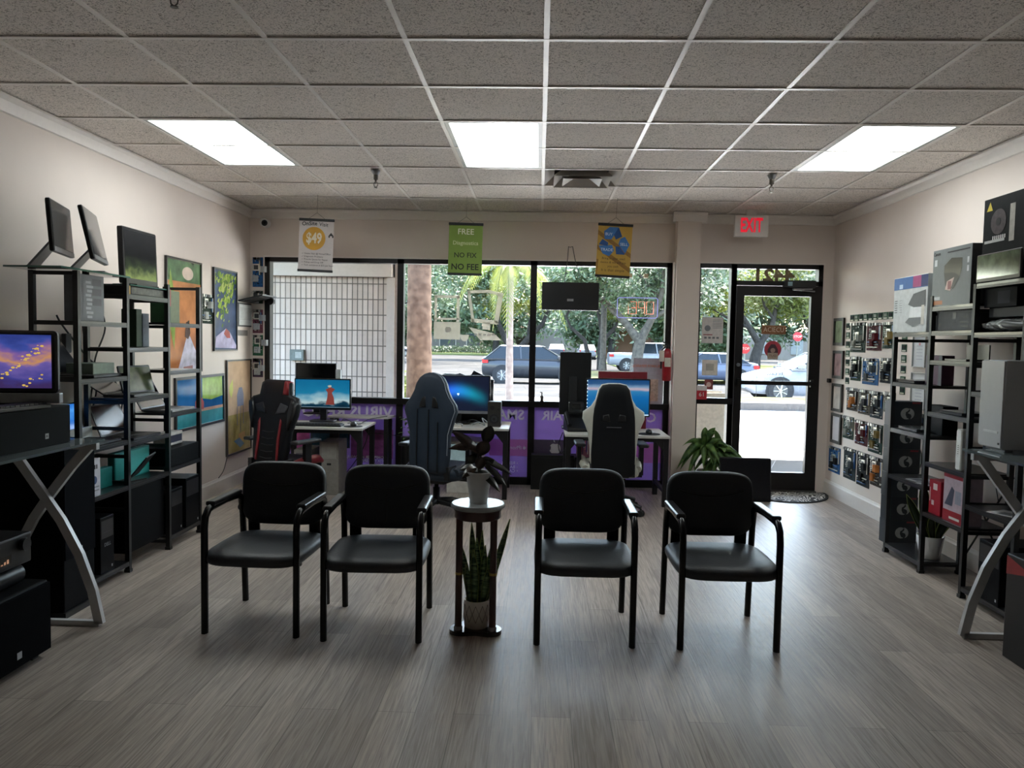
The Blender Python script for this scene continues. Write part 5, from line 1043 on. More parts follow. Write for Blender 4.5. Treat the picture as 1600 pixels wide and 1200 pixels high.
# ---- hanging banners
def banner(label, cx, w, zt, zb, col, fn, tilt=0, y=6.9):
    t = T('hanging_banner', label, 'banner', (cx, y, (zt + zb) / 2), group='banners hung from the ceiling', rot=(0, R(tilt), 0)); h = (zt - zb) / 2
    MB().box(-w / 2, w / 2, -.001, .001, -h, h, M(col, .6, var=.03)).build('cloth', t)
    MB().rbox(-w / 2 - .004, w / 2 + .004, -.008, .008, h - .012, h + .012, DARK, .004).build('top_rail', t); MB().rbox(-w / 2 - .004, w / 2 + .004, -.008, .008, -h - .010, -h + .012, DARK, .004).build('bottom_rail', t)
    mb = MB(); mb.tube([(-w * .28, 0, h), (0, 0, h + .065), (w * .28, 0, h)], .0015, M('#3a3632', .6), 4); mb.tube([(0, 0, h + .065), (0, 0, CZ - (zt + zb) / 2)], .0012, M('#6a6660', .6), 4); mb.build('cord', t); fn(t, w, h); return t
BK = M('#2b2b2e', .6)
def b1(t, w, h):
    mb = MB(); mb.disc(-.02, .062, .105, -.0018, M('#c8941c', .5, var=.15, scale=6.0), 36); mb.build('disc', t); text(t, '$49', -.02, .062, .13, -.0026, M('#e6dcc4', .6), sx=.72, bold=.004); text(t, 'OnSite', -.065, h - .036, .050, -.002, BK, bold=.001, rot=-3); text(t, 'Visit', .065, h - .040, .048, -.002, BK, bold=.0003, rot=4)
    mb = MB(); mb.poly([(.11, .09), (.135, .12), (.16, .09)], -.002, BK); mb.rect(.112, .125, .075, .09, -.002, BK); mb.rect(.145, .158, .075, .09, -.002, BK); mb.build('icon', t)
    for k, r_ in enumerate(['Onsite Visit @ Home/Office', 'Diagnostic Problems', 'Provide Quote for Repair', 'Pickup and Drop Off', 'Tech assistance at $25 per hour']): text(t, '\u2713 ' + r_, -.13, -.075 - .026 * k, .021, -.002, BK, 'LEFT')
banner('white banner with a gold disc reading $49, left of the three', -2.045, .315, 2.53, 2.07, '#cbc5c4', b1, 2)
def b2(t, w, h):
    text(t, 'FREE', 0, .155, .072, -.002, M('#dfe0c8', .6), bold=.0005); text(t, 'Diagnostics', 0, .055, .05, -.002, M('#c9cf9c', .6), bold=.0005); text(t, 'NO FIX', 0, -.055, .062, -.002, M('#2c3310', .6), bold=.001); text(t, 'NO FEE', 0, -.16, .075, -.002, M('#20260c', .6), bold=.0015)
banner('green banner reading FREE Diagnostics NO FIX NO FEE', -.682, .305, 2.51, 2.06, '#77923a', b2, 1)
def b3(t, w, h):
    mb = MB()
    for k in range(5): z = h - .05 - .13 * k; mb.poly([(-w / 2, z), (w / 2, z - .20), (w / 2, z - .24), (-w / 2, z - .04)] if z - .24 > -h else [(-w / 2, max(z, -h + .01)), (-w / 2 + .02, max(z, -h + .01)), (-w / 2 + .01, -h + .006)], -.0015, M('#8a6426', .6))
    B1, B2 = M('#3a72b4', .5), M('#1d4c86', .5); z0 = .07
    mb.poly([(-.09, z0 + .03), (-.10, z0 + .10), (-.05, z0 + .14), (.03, z0 + .14), (.0, z0 + .08), (-.03, z0 + .03)], -.002, B1); mb.poly([(.03, z0 + .14), (.065, z0 + .06), (.01, z0 + .03), (-.01, z0 + .07)], -.0021, B2)
    mb.poly([(.05, z0 + .04), (.09, z0 + .06), (.135, z0 - .01), (.10, z0 - .09), (.06, z0 - .04), (.035, z0 - .01)], -.002, B1); mb.poly([(.10, z0 - .10), (.02, z0 - .10), (.01, z0 - .03), (.05, z0 - .03)], -.0021, B2)
    mb.poly([(-.02, z0 - .02), (.0, z0 - .07), (-.04, z0 - .12), (-.10, z0 - .10), (-.14, z0 - .03)], -.002, B1); mb.poly([(-.14, z0 - .02), (-.11, z0 + .03), (-.055, z0 + .0), (-.06, z0 - .03)], -.0021, B2); mb.build('print', t); Wt = M('#dfe8f0', .6)
    text(t, 'BUY', -.055, z0 + .075, .035, -.003, Wt); text(t, 'SELL', .085, z0 - .01, .035, -.003, Wt); text(t, 'TRADE', -.065, z0 - .065, .035, -.003, Wt)
    for k, (r_, s_) in enumerate([('Bring in your used', .028), ('device & we will pay', .028), ('you cash', .028), ('It is that simple', .034)]): text(t, r_, 0, -.07 - .035 * k, s_, -.003, M('#40301a', .6))
banner('yellow banner with blue BUY SELL TRADE arrows, right of the three', .655, .305, 2.52, 2.06, '#b8923c', b3, 2.5)
# ================================================================== SHELVING UNITS
SHM = M('#111214', .45); SHP = M('#1d1e21', .3, coat=.2)
def shelving(label, ys, xf, xb, tops, bays, z_rails, glass=None):
    """ladder frames at each y (near to far); bays: list of shelf heights between neighbouring frames"""
    t = T('shelving_unit', label, 'shelving unit', ((xf + xb) / 2, (ys[0] + ys[-1]) / 2, 0), group='black stepped shelving units')
    ox, oy = (xf + xb) / 2, (ys[0] + ys[-1]) / 2
    for i, y in enumerate(ys):
        for x in (xf, xb):
            MB().box(x - ox - .014, x - ox + .014, y - oy - .013, y - oy + .013, 0, tops[i], SHM).build('post', t)
            MB().box(x - ox - .018, x - ox + .018, y - oy - .017, y - oy + .017, 0, .02, SHM).build('foot', t)
        for z in z_rails[i]:
            MB().box(min(xf, xb) - ox + .014, max(xf, xb) - ox - .014, y - oy - .01, y - oy + .01, z - .024, z - .004, SHM).build('end_rail', t)
    for i, zl in enumerate(bays):
        y0, y1 = ys[i] - oy + .013, ys[i + 1] - oy - .013
        for z in zl:
            o = MB().box(min(xf, xb) - ox - .012, max(xf, xb) - ox + .012, y0, y1, z - .014, z, SHP).build('shelf', t)
            MB().box(xf - ox - .013, xf - ox + .013, y0, y1, z - .028, z - .0145, M('#2a2b2f', .3, .4)).build('front_rail', o)
    for i in range(len(ys) - 1):
        y0, y1 = ys[i] - oy, ys[i + 1] - oy; x = xb - ox + (.014 if xb > xf else -.014)
        if i == 1: MB().bar((x, y0, .10), (x, y1, .72), .008, .008, SHM).build('cross_brace', t); MB().bar((x + .006, y1, .10), (x + .006, y0, .72), .008, .008, SHM).build('cross_brace', t)
    return t
LX, LB = -2.50, -2.745; LY = (4.035, 4.525, 5.035, 5.505)
OUT = [.07, .57, .90, 1.23, 1.53]; MID = [.40, .73, 1.06, 1.38, 1.70]
shelving('black stepped metal shelving unit along the left wall', LY, LX, LB, (1.80, 1.80, 1.80, 1.815),
         [[.07, .54, .82, 1.21, 1.53], [.54, .80, 1.07, 1.38, 1.705], [.09, .56, .93, 1.22, 1.545]], [OUT + [1.80], sorted(OUT + MID), sorted(OUT + MID), [.09, .56, .93, 1.22, 1.545, 1.815]])
RX, RB = 2.52, 2.765; RY = (4.03, 4.50, 4.98, 5.48)
shelving('black stepped metal shelving unit along the right wall', RY, RX, RB, (1.84, 1.84, 1.80, 1.575),
         [[.07, .56, .885, 1.22, 1.56, 1.84], [.41, .735, 1.06, 1.39, 1.575, 1.73], [.07, .57, .90, 1.225, 1.57]], [OUT + [1.84], sorted(OUT + MID), sorted(OUT + MID), OUT])
def rlab(x, z, txt, size, par, m=None, y=None, mirror=False, **k): text(par, txt, x, z, size, y, m or WHITE, **k)
# ---- helper for boxes standing on shelves: rz=-90 faces the room from the right wall, +90 from the left wall
def carton(name, label, cat, side, ya, yb, z0, z1, xface, depth, col, prints=None, group=None, rough=.55, part='carton', dz=0):
    """side 'L'/'R'; printed front lies at x = xface and looks into the room"""
    s = 1 if side == 'L' else -1
    t = T(name, label, cat, (xface, (ya + yb) / 2, z0), 90 if side == 'L' else -90, group)
    w = (yb - ya) / 2; MB().box(-w, w, 0, depth, 0, z1 - z0, M(col, rough, spec=.06 if sum(rgb(col)[:3]) < .06 else .3)).build(part, t, bevel=.003)
    if prints: prints(t, w, z1 - z0)
    return t
# ---- glass plate and screens on top of the left unit
GP = M('#41625c', .05, var=.02, spec=.8)
t = T('glass_plate', 'green-edged glass plate lying over the near end of the left shelving', 'glass plate', (-2.645, 4.18, 1.802)); MB().box(-.155, .155, -.29, .38, 0, .010, GP).build('plate', t)
t = T('glass_plate', 'glass plate under the far monitor on top of the left shelving', 'glass plate', (-2.645, 4.79, 1.76)); MB().box(-.15, .15, -.22, .24, 0, .008, GP).build('plate', t)
refl = screen_mat('grey_reflection', [(0, '#232526'), (1, '#3a3c3d')], 2, .2, 2.0, .02)
GS = M('#4c4e50', .12, var=.10, scale=4.0, spec=.8)
def aio(label, loc, rz, w, h, z0, tilt, scr, group='screens on top of the left shelving', chin='#9a9ca0'):
    t = T('monitor', label, 'monitor', loc, rz, group); p = MB(); p.rbox(-w / 2, w / 2, -.012, .012, 0, h, M('#0e0f11', .35), .008); pan = p.build('housing', t, loc=(0, -.02, z0), rot=(R(tilt), 0, 0))
    MB().rect(-w / 2 + .008, w / 2 - .008, .03, h - .008, -.0135, scr).build('display', pan)
    if chin: MB().box(-w / 2 + .002, w / 2 - .002, -.0145, -.010, .002, .026, M(chin, .3, .3)).build('chin', pan)
    MB().add([(-.07, .0, z0 + .08), (.07, .0, z0 + .08), (.08, .12, 0), (-.08, .12, 0), (-.07, .014, z0 + .08), (.07, .014, z0 + .08), (.08, .134, 0), (-.08, .134, 0)], [(0, 1, 2, 3), (4, 7, 6, 5), (0, 3, 7, 4), (1, 5, 6, 2), (0, 4, 5, 1), (2, 6, 7, 3)], M('#77797c', .3, .6)).build('stand', t)
    MB().box(-.09, .09, -.06, .13, 0, .006, M('#77797c', .3, .6)).build('stand_foot', t); return t
aio('thin grey screen at the near end of the left shelving top', (-2.62, 4.07, 1.812), 109, .40, .275, .075, -4, GS)
aio('tilted thin grey screen, middle of the three on the left shelving top', (-2.56, 4.32, 1.812), 111, .42, .30, .06, -12, GS)
mm2 = screen_mat('window_reflection', [(0, '#8fa05e'), (.25, '#3f4a38'), (.45, '#26282a'), (.7, '#303234'), (1, '#3c3e40')], 2, .5, 6.0, .25)  # the window's reflection is painted here as faintly glowing colour bands
t, pan = monitor('black monitor with painted window reflections, far one on the left shelving top', .42, .355, (-2.60, 4.87, 1.77), 90, .01, -2, scr=mm2, body='#1c1d20', chin=.035, bez=.018, foot=False, depth=.035, group='screens on top of the left shelving')
MB().box(-.03, .03, .01, .09, 0, .2, M('#131417', .4)).build('stand_neck', t); MB().rbox(-.14, .14, -.06, .10, 0, .012, M('#131417', .4), .004).build('stand_foot', t)
# ---- boxes and things on the left shelves
def pr_gpu(t, w, h):
    mb = MB(); g1, g2 = M('#9a9ea6', .4), M('#3c3e46', .5)
    mb.rect(-w + .08, w - .01, .012, h - .012, -.0008, M('#5d6068', .5)); mb.rect(-w + .006, -w + .02, .02, h - .03, -.0008, M('#8a8d94', .5))
    for k in range(9): mb.rect(-w + .10 + .006 * (k % 3), -w + .15 + .01 * ((k * 5) % 3), h - .05 - .024 * k, h - .036 - .024 * k, -.0016, g1)
    for k in range(3): mb.rect(w - .12, w - .03, h - .06 - .055 * k, h - .02 - .055 * k, -.0016, g2)
    mb.build('print', t)
carton('motherboard_box', 'tall grey hardware box with upright white lettering under the glass plate', 'box', 'L', 4.05, 4.33, 1.531, 1.79, -2.52, .06, '#6a6c72', pr_gpu)
def pr_cpu(t, w, h):
    mb = MB(); mb.rect(-w, -w + .02, 0, h, -.0008, M('#c0902c', .5)); mb.rect(-w + .03, w - .03, .008, h - .008, -.0008, M('#3b3d36', .5, var=.4, scale=30.0)); mb.build('print', t); text(t, 'ZOTAC', -.1, h / 2, .03, -.002, M('#d8d6c8', .5))
def gold(t, w, h):
    mb = MB(); mb.rect(-w, -w + .035, 0, h, -.0008, M('#b08a30', .5)); mb.rect(-w + .05, w - .02, .006, h - .006, -.0008, M('#4a4c42', .5, var=.4, scale=40.0)); mb.build('print', t)
carton('graphics_card_box', 'flat dark box with an ochre end on the middle bay of the left shelving', 'box', 'L', 4.56, 5.02, 1.706, 1.759, -2.51, .2, '#26272a', lambda t, w, h: gold(t, w, h))
# thin motherboard boxes upright on the far bay
for (lab, ya, yb, z, h, col, x) in [('green and red-topped upright box in the far bay of the left shelving', 5.10, 5.19, 1.546, .23, '#26452a', -2.55), ('olive upright box beside the green one in the far bay of the left shelving', 5.20, 5.34, 1.546, .225, '#6a7358', -2.56)]:
    carton('hardware_box', lab, 'box', 'L', ya, yb, z, z + h, x, .1, col, (lambda t, w, h: MB().rect(-w, w, h * .5, h, -.0008, M('#8e2e22', .5)).build('print', t)) if 'red' in lab else None)
for (lab, ya, yb, z, h, col, x) in [('dark green narrow box standing in the middle bay of the left shelving', 4.83, 4.90, 1.381, .245, '#1d3a24', -2.60), ('blue-grey narrow box at the far side of the middle bay of the left shelving', 4.91, 4.99, 1.381, .22, '#66727e', -2.60)]:
    carton('hardware_box', lab, 'box', 'L', ya, yb, z, z + h, x, .1, col)
olv = screen_mat('greenery_reflection', [(0, '#4c5a3c'), (.5, '#5a6650'), (1, '#707a5c')], 0, .6, 9.0, .2)
t, pan = monitor('small tablet leaning in the middle bay of the left shelving, tree reflections painted in', .30, .19, (-2.60, 4.86, 1.215 - .005), 80, .004, -14, scr=M('#5a6448', .15, var=.5, scale=12.0, spec=.8), body='#17181b', foot=False, depth=.012, name='tablet')  # mottled green puts the reflected trees into the display colour
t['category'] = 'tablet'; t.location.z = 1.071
def laptop(label, loc, rz, w=.34, d=.23, ang=110, base='#2c2d31', lid='#1b1c20', scr=None, keys='#17181a'):
    t = T('laptop', label, 'laptop', loc, rz); MB().rbox(-w / 2, w / 2, -d / 2, d / 2, 0, .016, M(base, .35, .4), .004).build('base', t)
    k = MB(); k.box(-w / 2 + .02, w / 2 - .02, -.02, d / 2 - .02, .016, .018, M(keys, .5)); k.box(-.05, .05, -d / 2 + .015, -.035, .016, .0168, M(keys, .4)); k.build('keyboard', t)
    l = MB(); l.rbox(-w / 2, w / 2, 0, .008, 0, d, M(lid, .35), .004); lid_ = l.build('lid', t, loc=(0, d / 2 - .004, .016), rot=(R(-(ang - 90)), 0, 0)); MB().rect(-w / 2 + .01, w / 2 - .01, .012, d - .01, -.001, scr or GLOSSBLK).build('display', lid_); return t
laptop('open dark laptop with papers leaning back in the near bay of the left shelving, upper', (-2.62, 4.33, 1.212), 95, ang=125, base='#26272b', scr=M('#3c4450', .15))
laptop('grey laptop open on the far bay of the left shelving by the blue picture', (-2.61, 5.27, .932), 90, .34, .22, 118, '#8d8f92', '#24252a')
wall1 = screen_mat('blue_scene', [(0, '#0c3a78'), (.5, '#1f64b8'), (.8, '#4a90d8'), (1, '#2a6cc0')], 2, .5, 5.0, .35)
laptop('laptop with a blue lit picture in the near bay of the left shelving', (-2.62, 4.30, .823), 90, .36, .22, 108, '#17181b', '#0e0f11', scr=wall1)
laptop('closed-in dark laptop with a dim red picture in the middle bay of the left shelving', (-2.61, 4.78, .802), 90, .34, .21, 112, '#1a1b1e', '#141518', scr=M('#3a1a1e', .2, var=.5, scale=9.0))
laptop('silver laptop on the middle bay of the left shelving, third shelf', (-2.61, 4.78, 1.071), 90, .3, .2, 150, '#5f6165', '#3c3d41')
carton('plastic_tray', 'pale green plastic box in the near bay of the left shelving', 'box', 'L', 4.28, 4.50, 1.211, 1.29, -2.56, .16, '#8c9c90')
carton('document_tray', 'pale paper stack standing in the near bay of the left shelving, lower', 'box', 'L', 4.26, 4.50, 1.06 - .24 + .0, .90, -2.7, .03, '#b8bcbc')
def flyer(t, w, h):
    mb = MB(); mb.rect(-w, w, 0, h, -.0008, M('#c3c2cc', .5)); mb.cyl_y(-.02, h * .45, .032, -.0016, -.001, M('#6ea9b4', .5), 18); mb.cyl_y(.02, h * .43, .024, -.0022, -.0018, M('#2e4470', .5), 18); mb.cyl_y(-.045, h * .42, .02, -.0020, -.0016, M('#c0508a', .5), 16)
    for k in range(3): mb.rect(.0 + .018 * k, .012 + .018 * k, h - .06, h - .035, -.002, BK)
    for k in range(2): mb.rect(-w + .01, w - .015, .03 + .02 * k, .036 + .02 * k, -.002, M('#7a7a86', .5))
    mb.build('print', t)
carton('printer_ink_flyer', 'white leaflet with coloured circles leaning on the near bay of the left shelving', 'leaflet', 'L', 4.08, 4.235, .54, .755, -2.50, .006, '#c9c8d0', flyer, part='sheet')
def teal(t, w, h): MB().rect(-w + .01, w - .01, .0 + .01, h - .01, -.0008, M('#2aa9a4', .5, var=.06)).build('print', t)
carton('teal_box', 'flat teal box leaning on the lowest shelves of the left unit', 'box', 'L', 4.56, 4.98, .541, .725, -2.60, .045, '#127a78', teal)
carton('teal_box', 'small piece of a second teal box near the leaflet on the left unit', 'box', 'L', 4.36, 4.50, .541, .66, -2.58, .05, '#16807e')
t = T('keyboard_tray', 'dark angled tablet stand in front of the teal box', 'tablet stand', (-2.545, 4.66, .541), 75); MB().box(-.12, .12, -.004, .004, 0, .17, M('#17181b', .35), rot=(R(38), 0, R(30)), c=(0, 0, 0)).build('plate', t, loc=(0, -.01, .03)); MB().box(-.08, .08, -.04, .06, 0, .01, M('#17181b', .35)).build('foot', t)
def tower(label, side, ya, yb, z0, z1, xface, depth, col='#0f1013', logo=None, sq=True, group='black computer towers on the shelving'):
    def pr(t, w, h):
        mb = MB(); mb.rect(-w + .01, w - .01, h * .62, h - .02, -.0008, M('#17181c', .3)); mb.rect(-w + .02, w - .02, h * .72, h * .735, -.0016, M('#34353a', .4)); mb.build('front_panel', t)
        if sq: MB().rect(w - .03, w - .018, .02, .035, -.0012, M('#b9bcc2', .3)).build('badge', t)
        if logo: text(t, logo, 0, h * .5, .03, -.002, M('#8a8d94', .4))
    return carton('computer_tower', label, 'computer', side, ya, yb, z0, z1, xface, depth, col, pr, group, .4, 'case')
tower('slim black computer tower at the foot of the near bay of the left shelving', 'L', 4.23, 4.37, .071, .40, -2.50, .24, logo='DELL')
tower('wide black computer tower at the foot of the far bay, nearer one', 'L', 5.07, 5.24, .091, .40, -2.50, .24)
tower('black computer tower at the very far foot of the left shelving', 'L', 5.27, 5.48, .091, .445, -2.49, .24)
carton('black_case', 'large black case filling the foot of the middle bay of the left shelving', 'case', 'L', 4.56, 5.01, .10, .50, -2.52, .22, '#0b0c0e', part='case')
for i in (0, 1):
    pass
carton('black_case', 'flat black computer lying in the far bay of the left shelving', 'case', 'L', 5.06, 5.48, .561, .685, -2.49, .25, '#101114', part='case')
carton('black_case', 'flat black box in the middle bay of the left shelving above the teal box', 'case', 'L', 4.80, 5.01, .801, .83 - .005, -2.52, .2, '#15161a', part='case') if False else None
t = T('speaker_module', 'dark boxy device in the far bay of the left shelving', 'device', (-2.62, 5.28, .686), 90); MB().rbox(-.12, .12, -.05, .05, 0, .09, M('#d3d0cc', .4), .01).build('housing', t); MB().rect(-.10, .10, .02, .07, -.0515, M('#2c3048', .3)).build('display', t)
# ---- the glass computer table at the left (curved crossed legs) and what stands on it
WST = M('#c4c6c8', .35, .1, var=.03)
def glass_table(label, sx_, xo, y0, y1, zt, yleg, xin):
    """sx_: +1 when the table's outer end points to +x"""
    t = T('glass_table', label, 'table', ((xo + xin) / 2, (y0 + y1) / 2, 0), group='glass tables with crossed curved legs'); ox, oy = (xo + xin) / 2, (y0 + y1) / 2
    MB().box(min(xo, xin) - ox, max(xo, xin) - ox, y0 - oy, y1 - oy, zt - .012, zt, M('#5d6668', .06, var=.03, spec=.9)).build('glass_top', t)
    for yl in (yleg, y0 + .06):
        P1 = [(xo - ox, 0.012), (xo - sx_ * .035 - ox, .18), (xo - sx_ * .10 - ox, .36), (xo - sx_ * .19 - ox, .53), (xo - sx_ * .27 - ox, .645), (xo - sx_ * .38 - ox, .80), (xo - sx_ * .46 - ox, zt - .03)]
        P2 = [(xo - sx_ * .54 - ox, .012), (xo - sx_ * .505 - ox, .18), (xo - sx_ * .44 - ox, .36), (xo - sx_ * .35 - ox, .53), (xo - sx_ * .27 - ox, .645), (xo - sx_ * .15 - ox, .80), (xo - sx_ * .055 - ox, zt - .03)]
        for k, Pp in enumerate((P1, P2)):
            mb = MB(); w = .022; rings = []
            for i, (x, z) in enumerate(Pp):
                a, b_ = Pp[max(0, i - 1)], Pp[min(len(Pp) - 1, i + 1)]; d = Vector((b_[0] - a[0], b_[1] - a[1])).normalized(); n = Vector((-d.y, d.x)) * w
                yy = yl - oy + .03 * k; rings.append([(x - n.x, yy - .013, z - n.y), (x + n.x, yy - .013, z + n.y), (x + n.x, yy + .013, z + n.y), (x - n.x, yy + .013, z - n.y)])
            mb.rings(rings, WST, True, True, False); mb.build('leg', t)
        MB().box(min(xo, xo - sx_ * .54) - ox, max(xo, xo - sx_ * .54) - ox, yl - oy - .013, yl - oy + .013, 0, .028, WST).build('foot_bar', t)
        MB().box(min(xo, xo - sx_ * .5) - ox, max(xo, xo - sx_ * .5) - ox, yl - oy - .013, yl - oy + .013, zt - .045, zt - .013, WST).build('top_bar', t)
    return t
glass_table('glass table with white crossed legs at the left edge of the photo', 1, -2.17, 2.55, 3.72, .935, 3.66, -2.9)
glass_table('glass table with white crossed legs at the right edge of the photo', -1, 2.18, 2.6, 3.95, .955, 3.86, 2.88)
def pr_spk(t, w, h): MB().rect(w - .19, w - .165, .035, .06, -.0012, M('#9a9ca0', .4)).build('badge', t); text(t, 'JBL', w - .1775, .0475, .012, -.0016, DARK)
# centre speaker: its grille faces the room along the table
carton('centre_speaker', 'long black centre speaker lying on the left glass table', 'speaker', 'L', 2.9, 3.60, .936, 1.115, -2.27, .25, '#0b0c0f', pr_spk, part='cabinet', rough=.6)
t = keyboard('black keyboard lying on top of the long black speaker', (-2.325, 3.22, 1.116), 85, .44, .105)
scr_l = screen_mat('sunset_wallpaper', [(0, '#3a2a5a'), (.2, '#3c3c86'), (.42, '#6a5aa0'), (.55, '#c08a5a'), (.68, '#7a5a98'), (.85, '#3a4a98'), (1, '#2c3a80')], 2, .85, 4.5, .28)
t = T('all_in_one_computer', 'all-in-one computer with a lit purple and gold sunset on the left table', 'computer', (-2.455, 3.40, 1.116), 12)
mb = MB(); mb.rbox(-.36, .235, -.02, .02, .065, .355, M('#0e0f12', .3), .02, 3); hs = mb.build('housing', t); MB().rect(-.35, .212, .09, .335, -.0215, scr_l).build('display', hs); MB().rbox(-.36, .245, -.024, .016, .02, .067, M('#8f9397', .3, .4), .004).build('chin', hs); MB().box(-.15, .05, -.02, .05, .0, .06, M('#121316', .4)).build('stand_neck', t); MB().box(-.12, .08, -.05, .07, 0, .012, M('#8f9397', .3, .4)).build('stand_foot', t)
mb = MB(); gm = EM('#d8b45a', .25)
r_ = random.Random(4)
for (x0, z0, x1, z1, n) in [(-.02, .13, .17, .27, 26), (-.10, .24, -.07, .32, 12), (.10, .22, .17, .30, 12), (-.30, .20, -.22, .27, 9), (.08, .10, .19, .15, 9)]:
    for k in range(n):
        u = k / n; cx, cz = x0 + (x1 - x0) * u + r_.gauss(0, .006), z0 + (z1 - z0) * u + r_.gauss(0, .006); q = r_.uniform(.003, .009); mb.disc(cx, cz, q, -.0222 - .00001 * k, gm, 7, k=.6)
mb.build('wallpaper_clouds', hs)['kind'] = 'stuff'; mb = MB(); mb.poly([(-.21, .09), (-.2, .18), (-.17, .22), (-.13, .24), (-.07, .22), (-.05, .17), (-.055, .09)], -.0226, EM('#4a2a3a', .3)); mb.disc(-.13, .255, .03, -.0228, EM('#241f2c', .3), 16); mb.build('wallpaper_figure', hs)
# the all-in-one rests behind the speaker on the table: lift to the riser
# floor standing speakers and subwoofer, left
t = T('tower_speaker', 'tall black floor speaker under the left glass table, facing the room', 'speaker', (-2.40, 3.87, 0), 90)
MB().box(-.135, .135, 0, .36, .03, .885, M('#0b0c0f', .6, spec=.08)).build('cabinet', t, bevel=.006); MB().box(-.13, .13, -.008, 0, .30, .875, M('#0e0f13', .9, spec=.05)).build('grille', t); MB().box(-.14, .14, -.01, .37, 0, .03, M('#0c0d10', .5)).build('plinth', t); MB().rect(-.012, .012, .32, .345, -.0095, M('#9a9ca0', .4)).build('badge', t)
t = T('subwoofer', 'black cube subwoofer on the floor at the left edge of the photo', 'speaker', (-2.20, 3.06, 0), 90)
MB().box(-.25, .25, 0, .40, .03, .35, M('#0a0b0d', .6, spec=.1)).build('cabinet', t, bevel=.01); MB().box(-.245, .245, -.012, 0, .035, .34, M('#0b0c0f', .9, spec=.05)).build('grille', t); MB().rect(.02, .05, .07, .10, -.0135, M('#a9abb0', .4)).build('badge', t)
for x in (-.2, .2):
    for y in (.05, .35): MB().box(x - .02, x + .02, y - .02, y + .02, 0, .03, BLACK).build('foot', t)
t = T('soundbar', 'rounded black bar speaker lying on the subwoofer', 'speaker', (-2.25, 3.04, .351), 90); mb = MB(); mb.tube([(-.24, .05, .045), (.2, .05, .045)], .045, M('#15171b', .35), 16); mb.build('housing', t); MB().box(-.2, .2, .06, .3, 0, .06, M('#101114', .4)).build('body', t)
t = T('av_receiver', 'black audio receiver with a volume knob on top of the bar speaker', 'audio receiver', (-2.24, 3.03, .447), 90); MB().box(-.24, .23, 0, .3, 0, .135, M('#0f1013', .35)).build('case', t, bevel=.008)
MB().rect(-.2, .1, .02, .065, -.001, M('#07080a', .1)).build('display', t); MB().cyl_y(.17, .09, .028, -.022, 0, M('#1d1e22', .3), 24).build('knob', t)
mb = MB()
for k in range(6): mb.rect(-.02 + .018 * k, -.008 + .018 * k, .03, .036 + .006 * (k % 3), -.0018, M('#b98a6a', .4, emit=.15))
mb.build('lit_digits', t); MB().rect(-.24, .23, .125, .133, -.001, M('#5d6066', .3)).build('edge_line', t)
# ---- cables hanging on the left wall behind the shelving
for k, (lab, y0, y1) in enumerate([('thin black cable hanging on the left wall in the near bay', 4.75, 4.95), ('thicker black cable with adapter on the left wall behind the near bay', 5.0, 4.9), ('black cable dropping behind the middle bay of the left shelving', 5.45, 5.3), ('long black cable curving down the left wall behind the shelving', 4.55, 5.2)]):
    cable(lab, [(-2.945, y0, 1.72 - .05 * k), (-2.94, y0 + .06, 1.5), (-2.945, (y0 + y1) / 2, 1.3), (-2.94, y1, 1.1), (-2.945, y1 - .08, .9 - .05 * k)], .006)
t = T('power_adapter', 'black power adapter hanging on the left wall', 'power adapter', (-2.945, 4.62, 1.40), 90); MB().rbox(-.03, .03, -.03, 0, -.06, .06, BLACK, .006).build('body', t)
cable('thin grey cable hanging on the left wall under the tall pale picture', [(-2.95, 7.1, .32), (-2.945, 7.0, .2), (-2.95, 6.9, .145)], .004, '#4a4744')

# ================================================================== LEFT WALL PICTURES
def wallpic(label, side, ya, yb, z0, z1, frame, fill, shapes=None, fw=.014, name='framed_picture', cat='picture', th=.02, glossy=True, group=None, xw=None):
    x = xw if xw is not None else (XL + .001 if side == 'L' else XR - .001)
    t = T(name, label, cat, (x, (ya + yb) / 2, z0), 90 if side == 'L' else -90, group); w = (yb - ya) / 2; h = z1 - z0; f = M(frame, .4)
    mb = MB(); mb.box(-w, w, -th, 0, 0, fw, f); mb.box(-w, w, -th, 0, h - fw, h, f); mb.box(-w, -w + fw, -th, 0, fw, h - fw, f); mb.box(w - fw, w, -th, 0, fw, h - fw, f); mb.build('frame', t)
    mb = MB(); mb.rect(-w + fw, w - fw, fw, h - fw, -th * .5, fill)
    if shapes: shapes(mb, w - fw, h, -th * .5)
    mb.build('print', t); return t
def VB(h, v=.35, s_=10.0, st=(1, 1, 1)): return M(h, .12, var=v, scale=s_, spec=.7, stretch=st)
def sh_orange(mb, w, h, y):
    mb.rect(-w, w, h * .80, h - .015, y - .001, VB('#4f6a48', .5)); mb.poly([(-w, h * .55), (-w * .8, h * .9), (-w * .5, h * .6), (-w * .6, h * .2)], y - .0015, VB('#8aa04a', .3))
    mb.disc(.06, h * .88, .10, y - .002, VB('#d8c0b4', .15), 24, k=.55); mb.poly([(-.12, .03), (.05, .33), (.1, .30), (w - .01, .08), (w - .01, .03)], y - .002, VB('#c9c2d4', .3, 14.0)); mb.poly([(.0, .30), (.02, .42), (.08, .44), (.1, .33), (.06, .28)], y - .0025, VB('#5a4038', .3))
    mb.poly([(-.03, .05), (.14, .06), (.14, .03), (-.03, .02)], y - .003, M('#7a2a28', .4))
wallpic('tall framed print of orange forest light over a pale rushing shape, left wall', 'L', 5.92, 6.55, 1.15, 2.09, '#23211f', VB('#c07a4c', .3, 6.0, (1, 6, 1)), sh_orange)
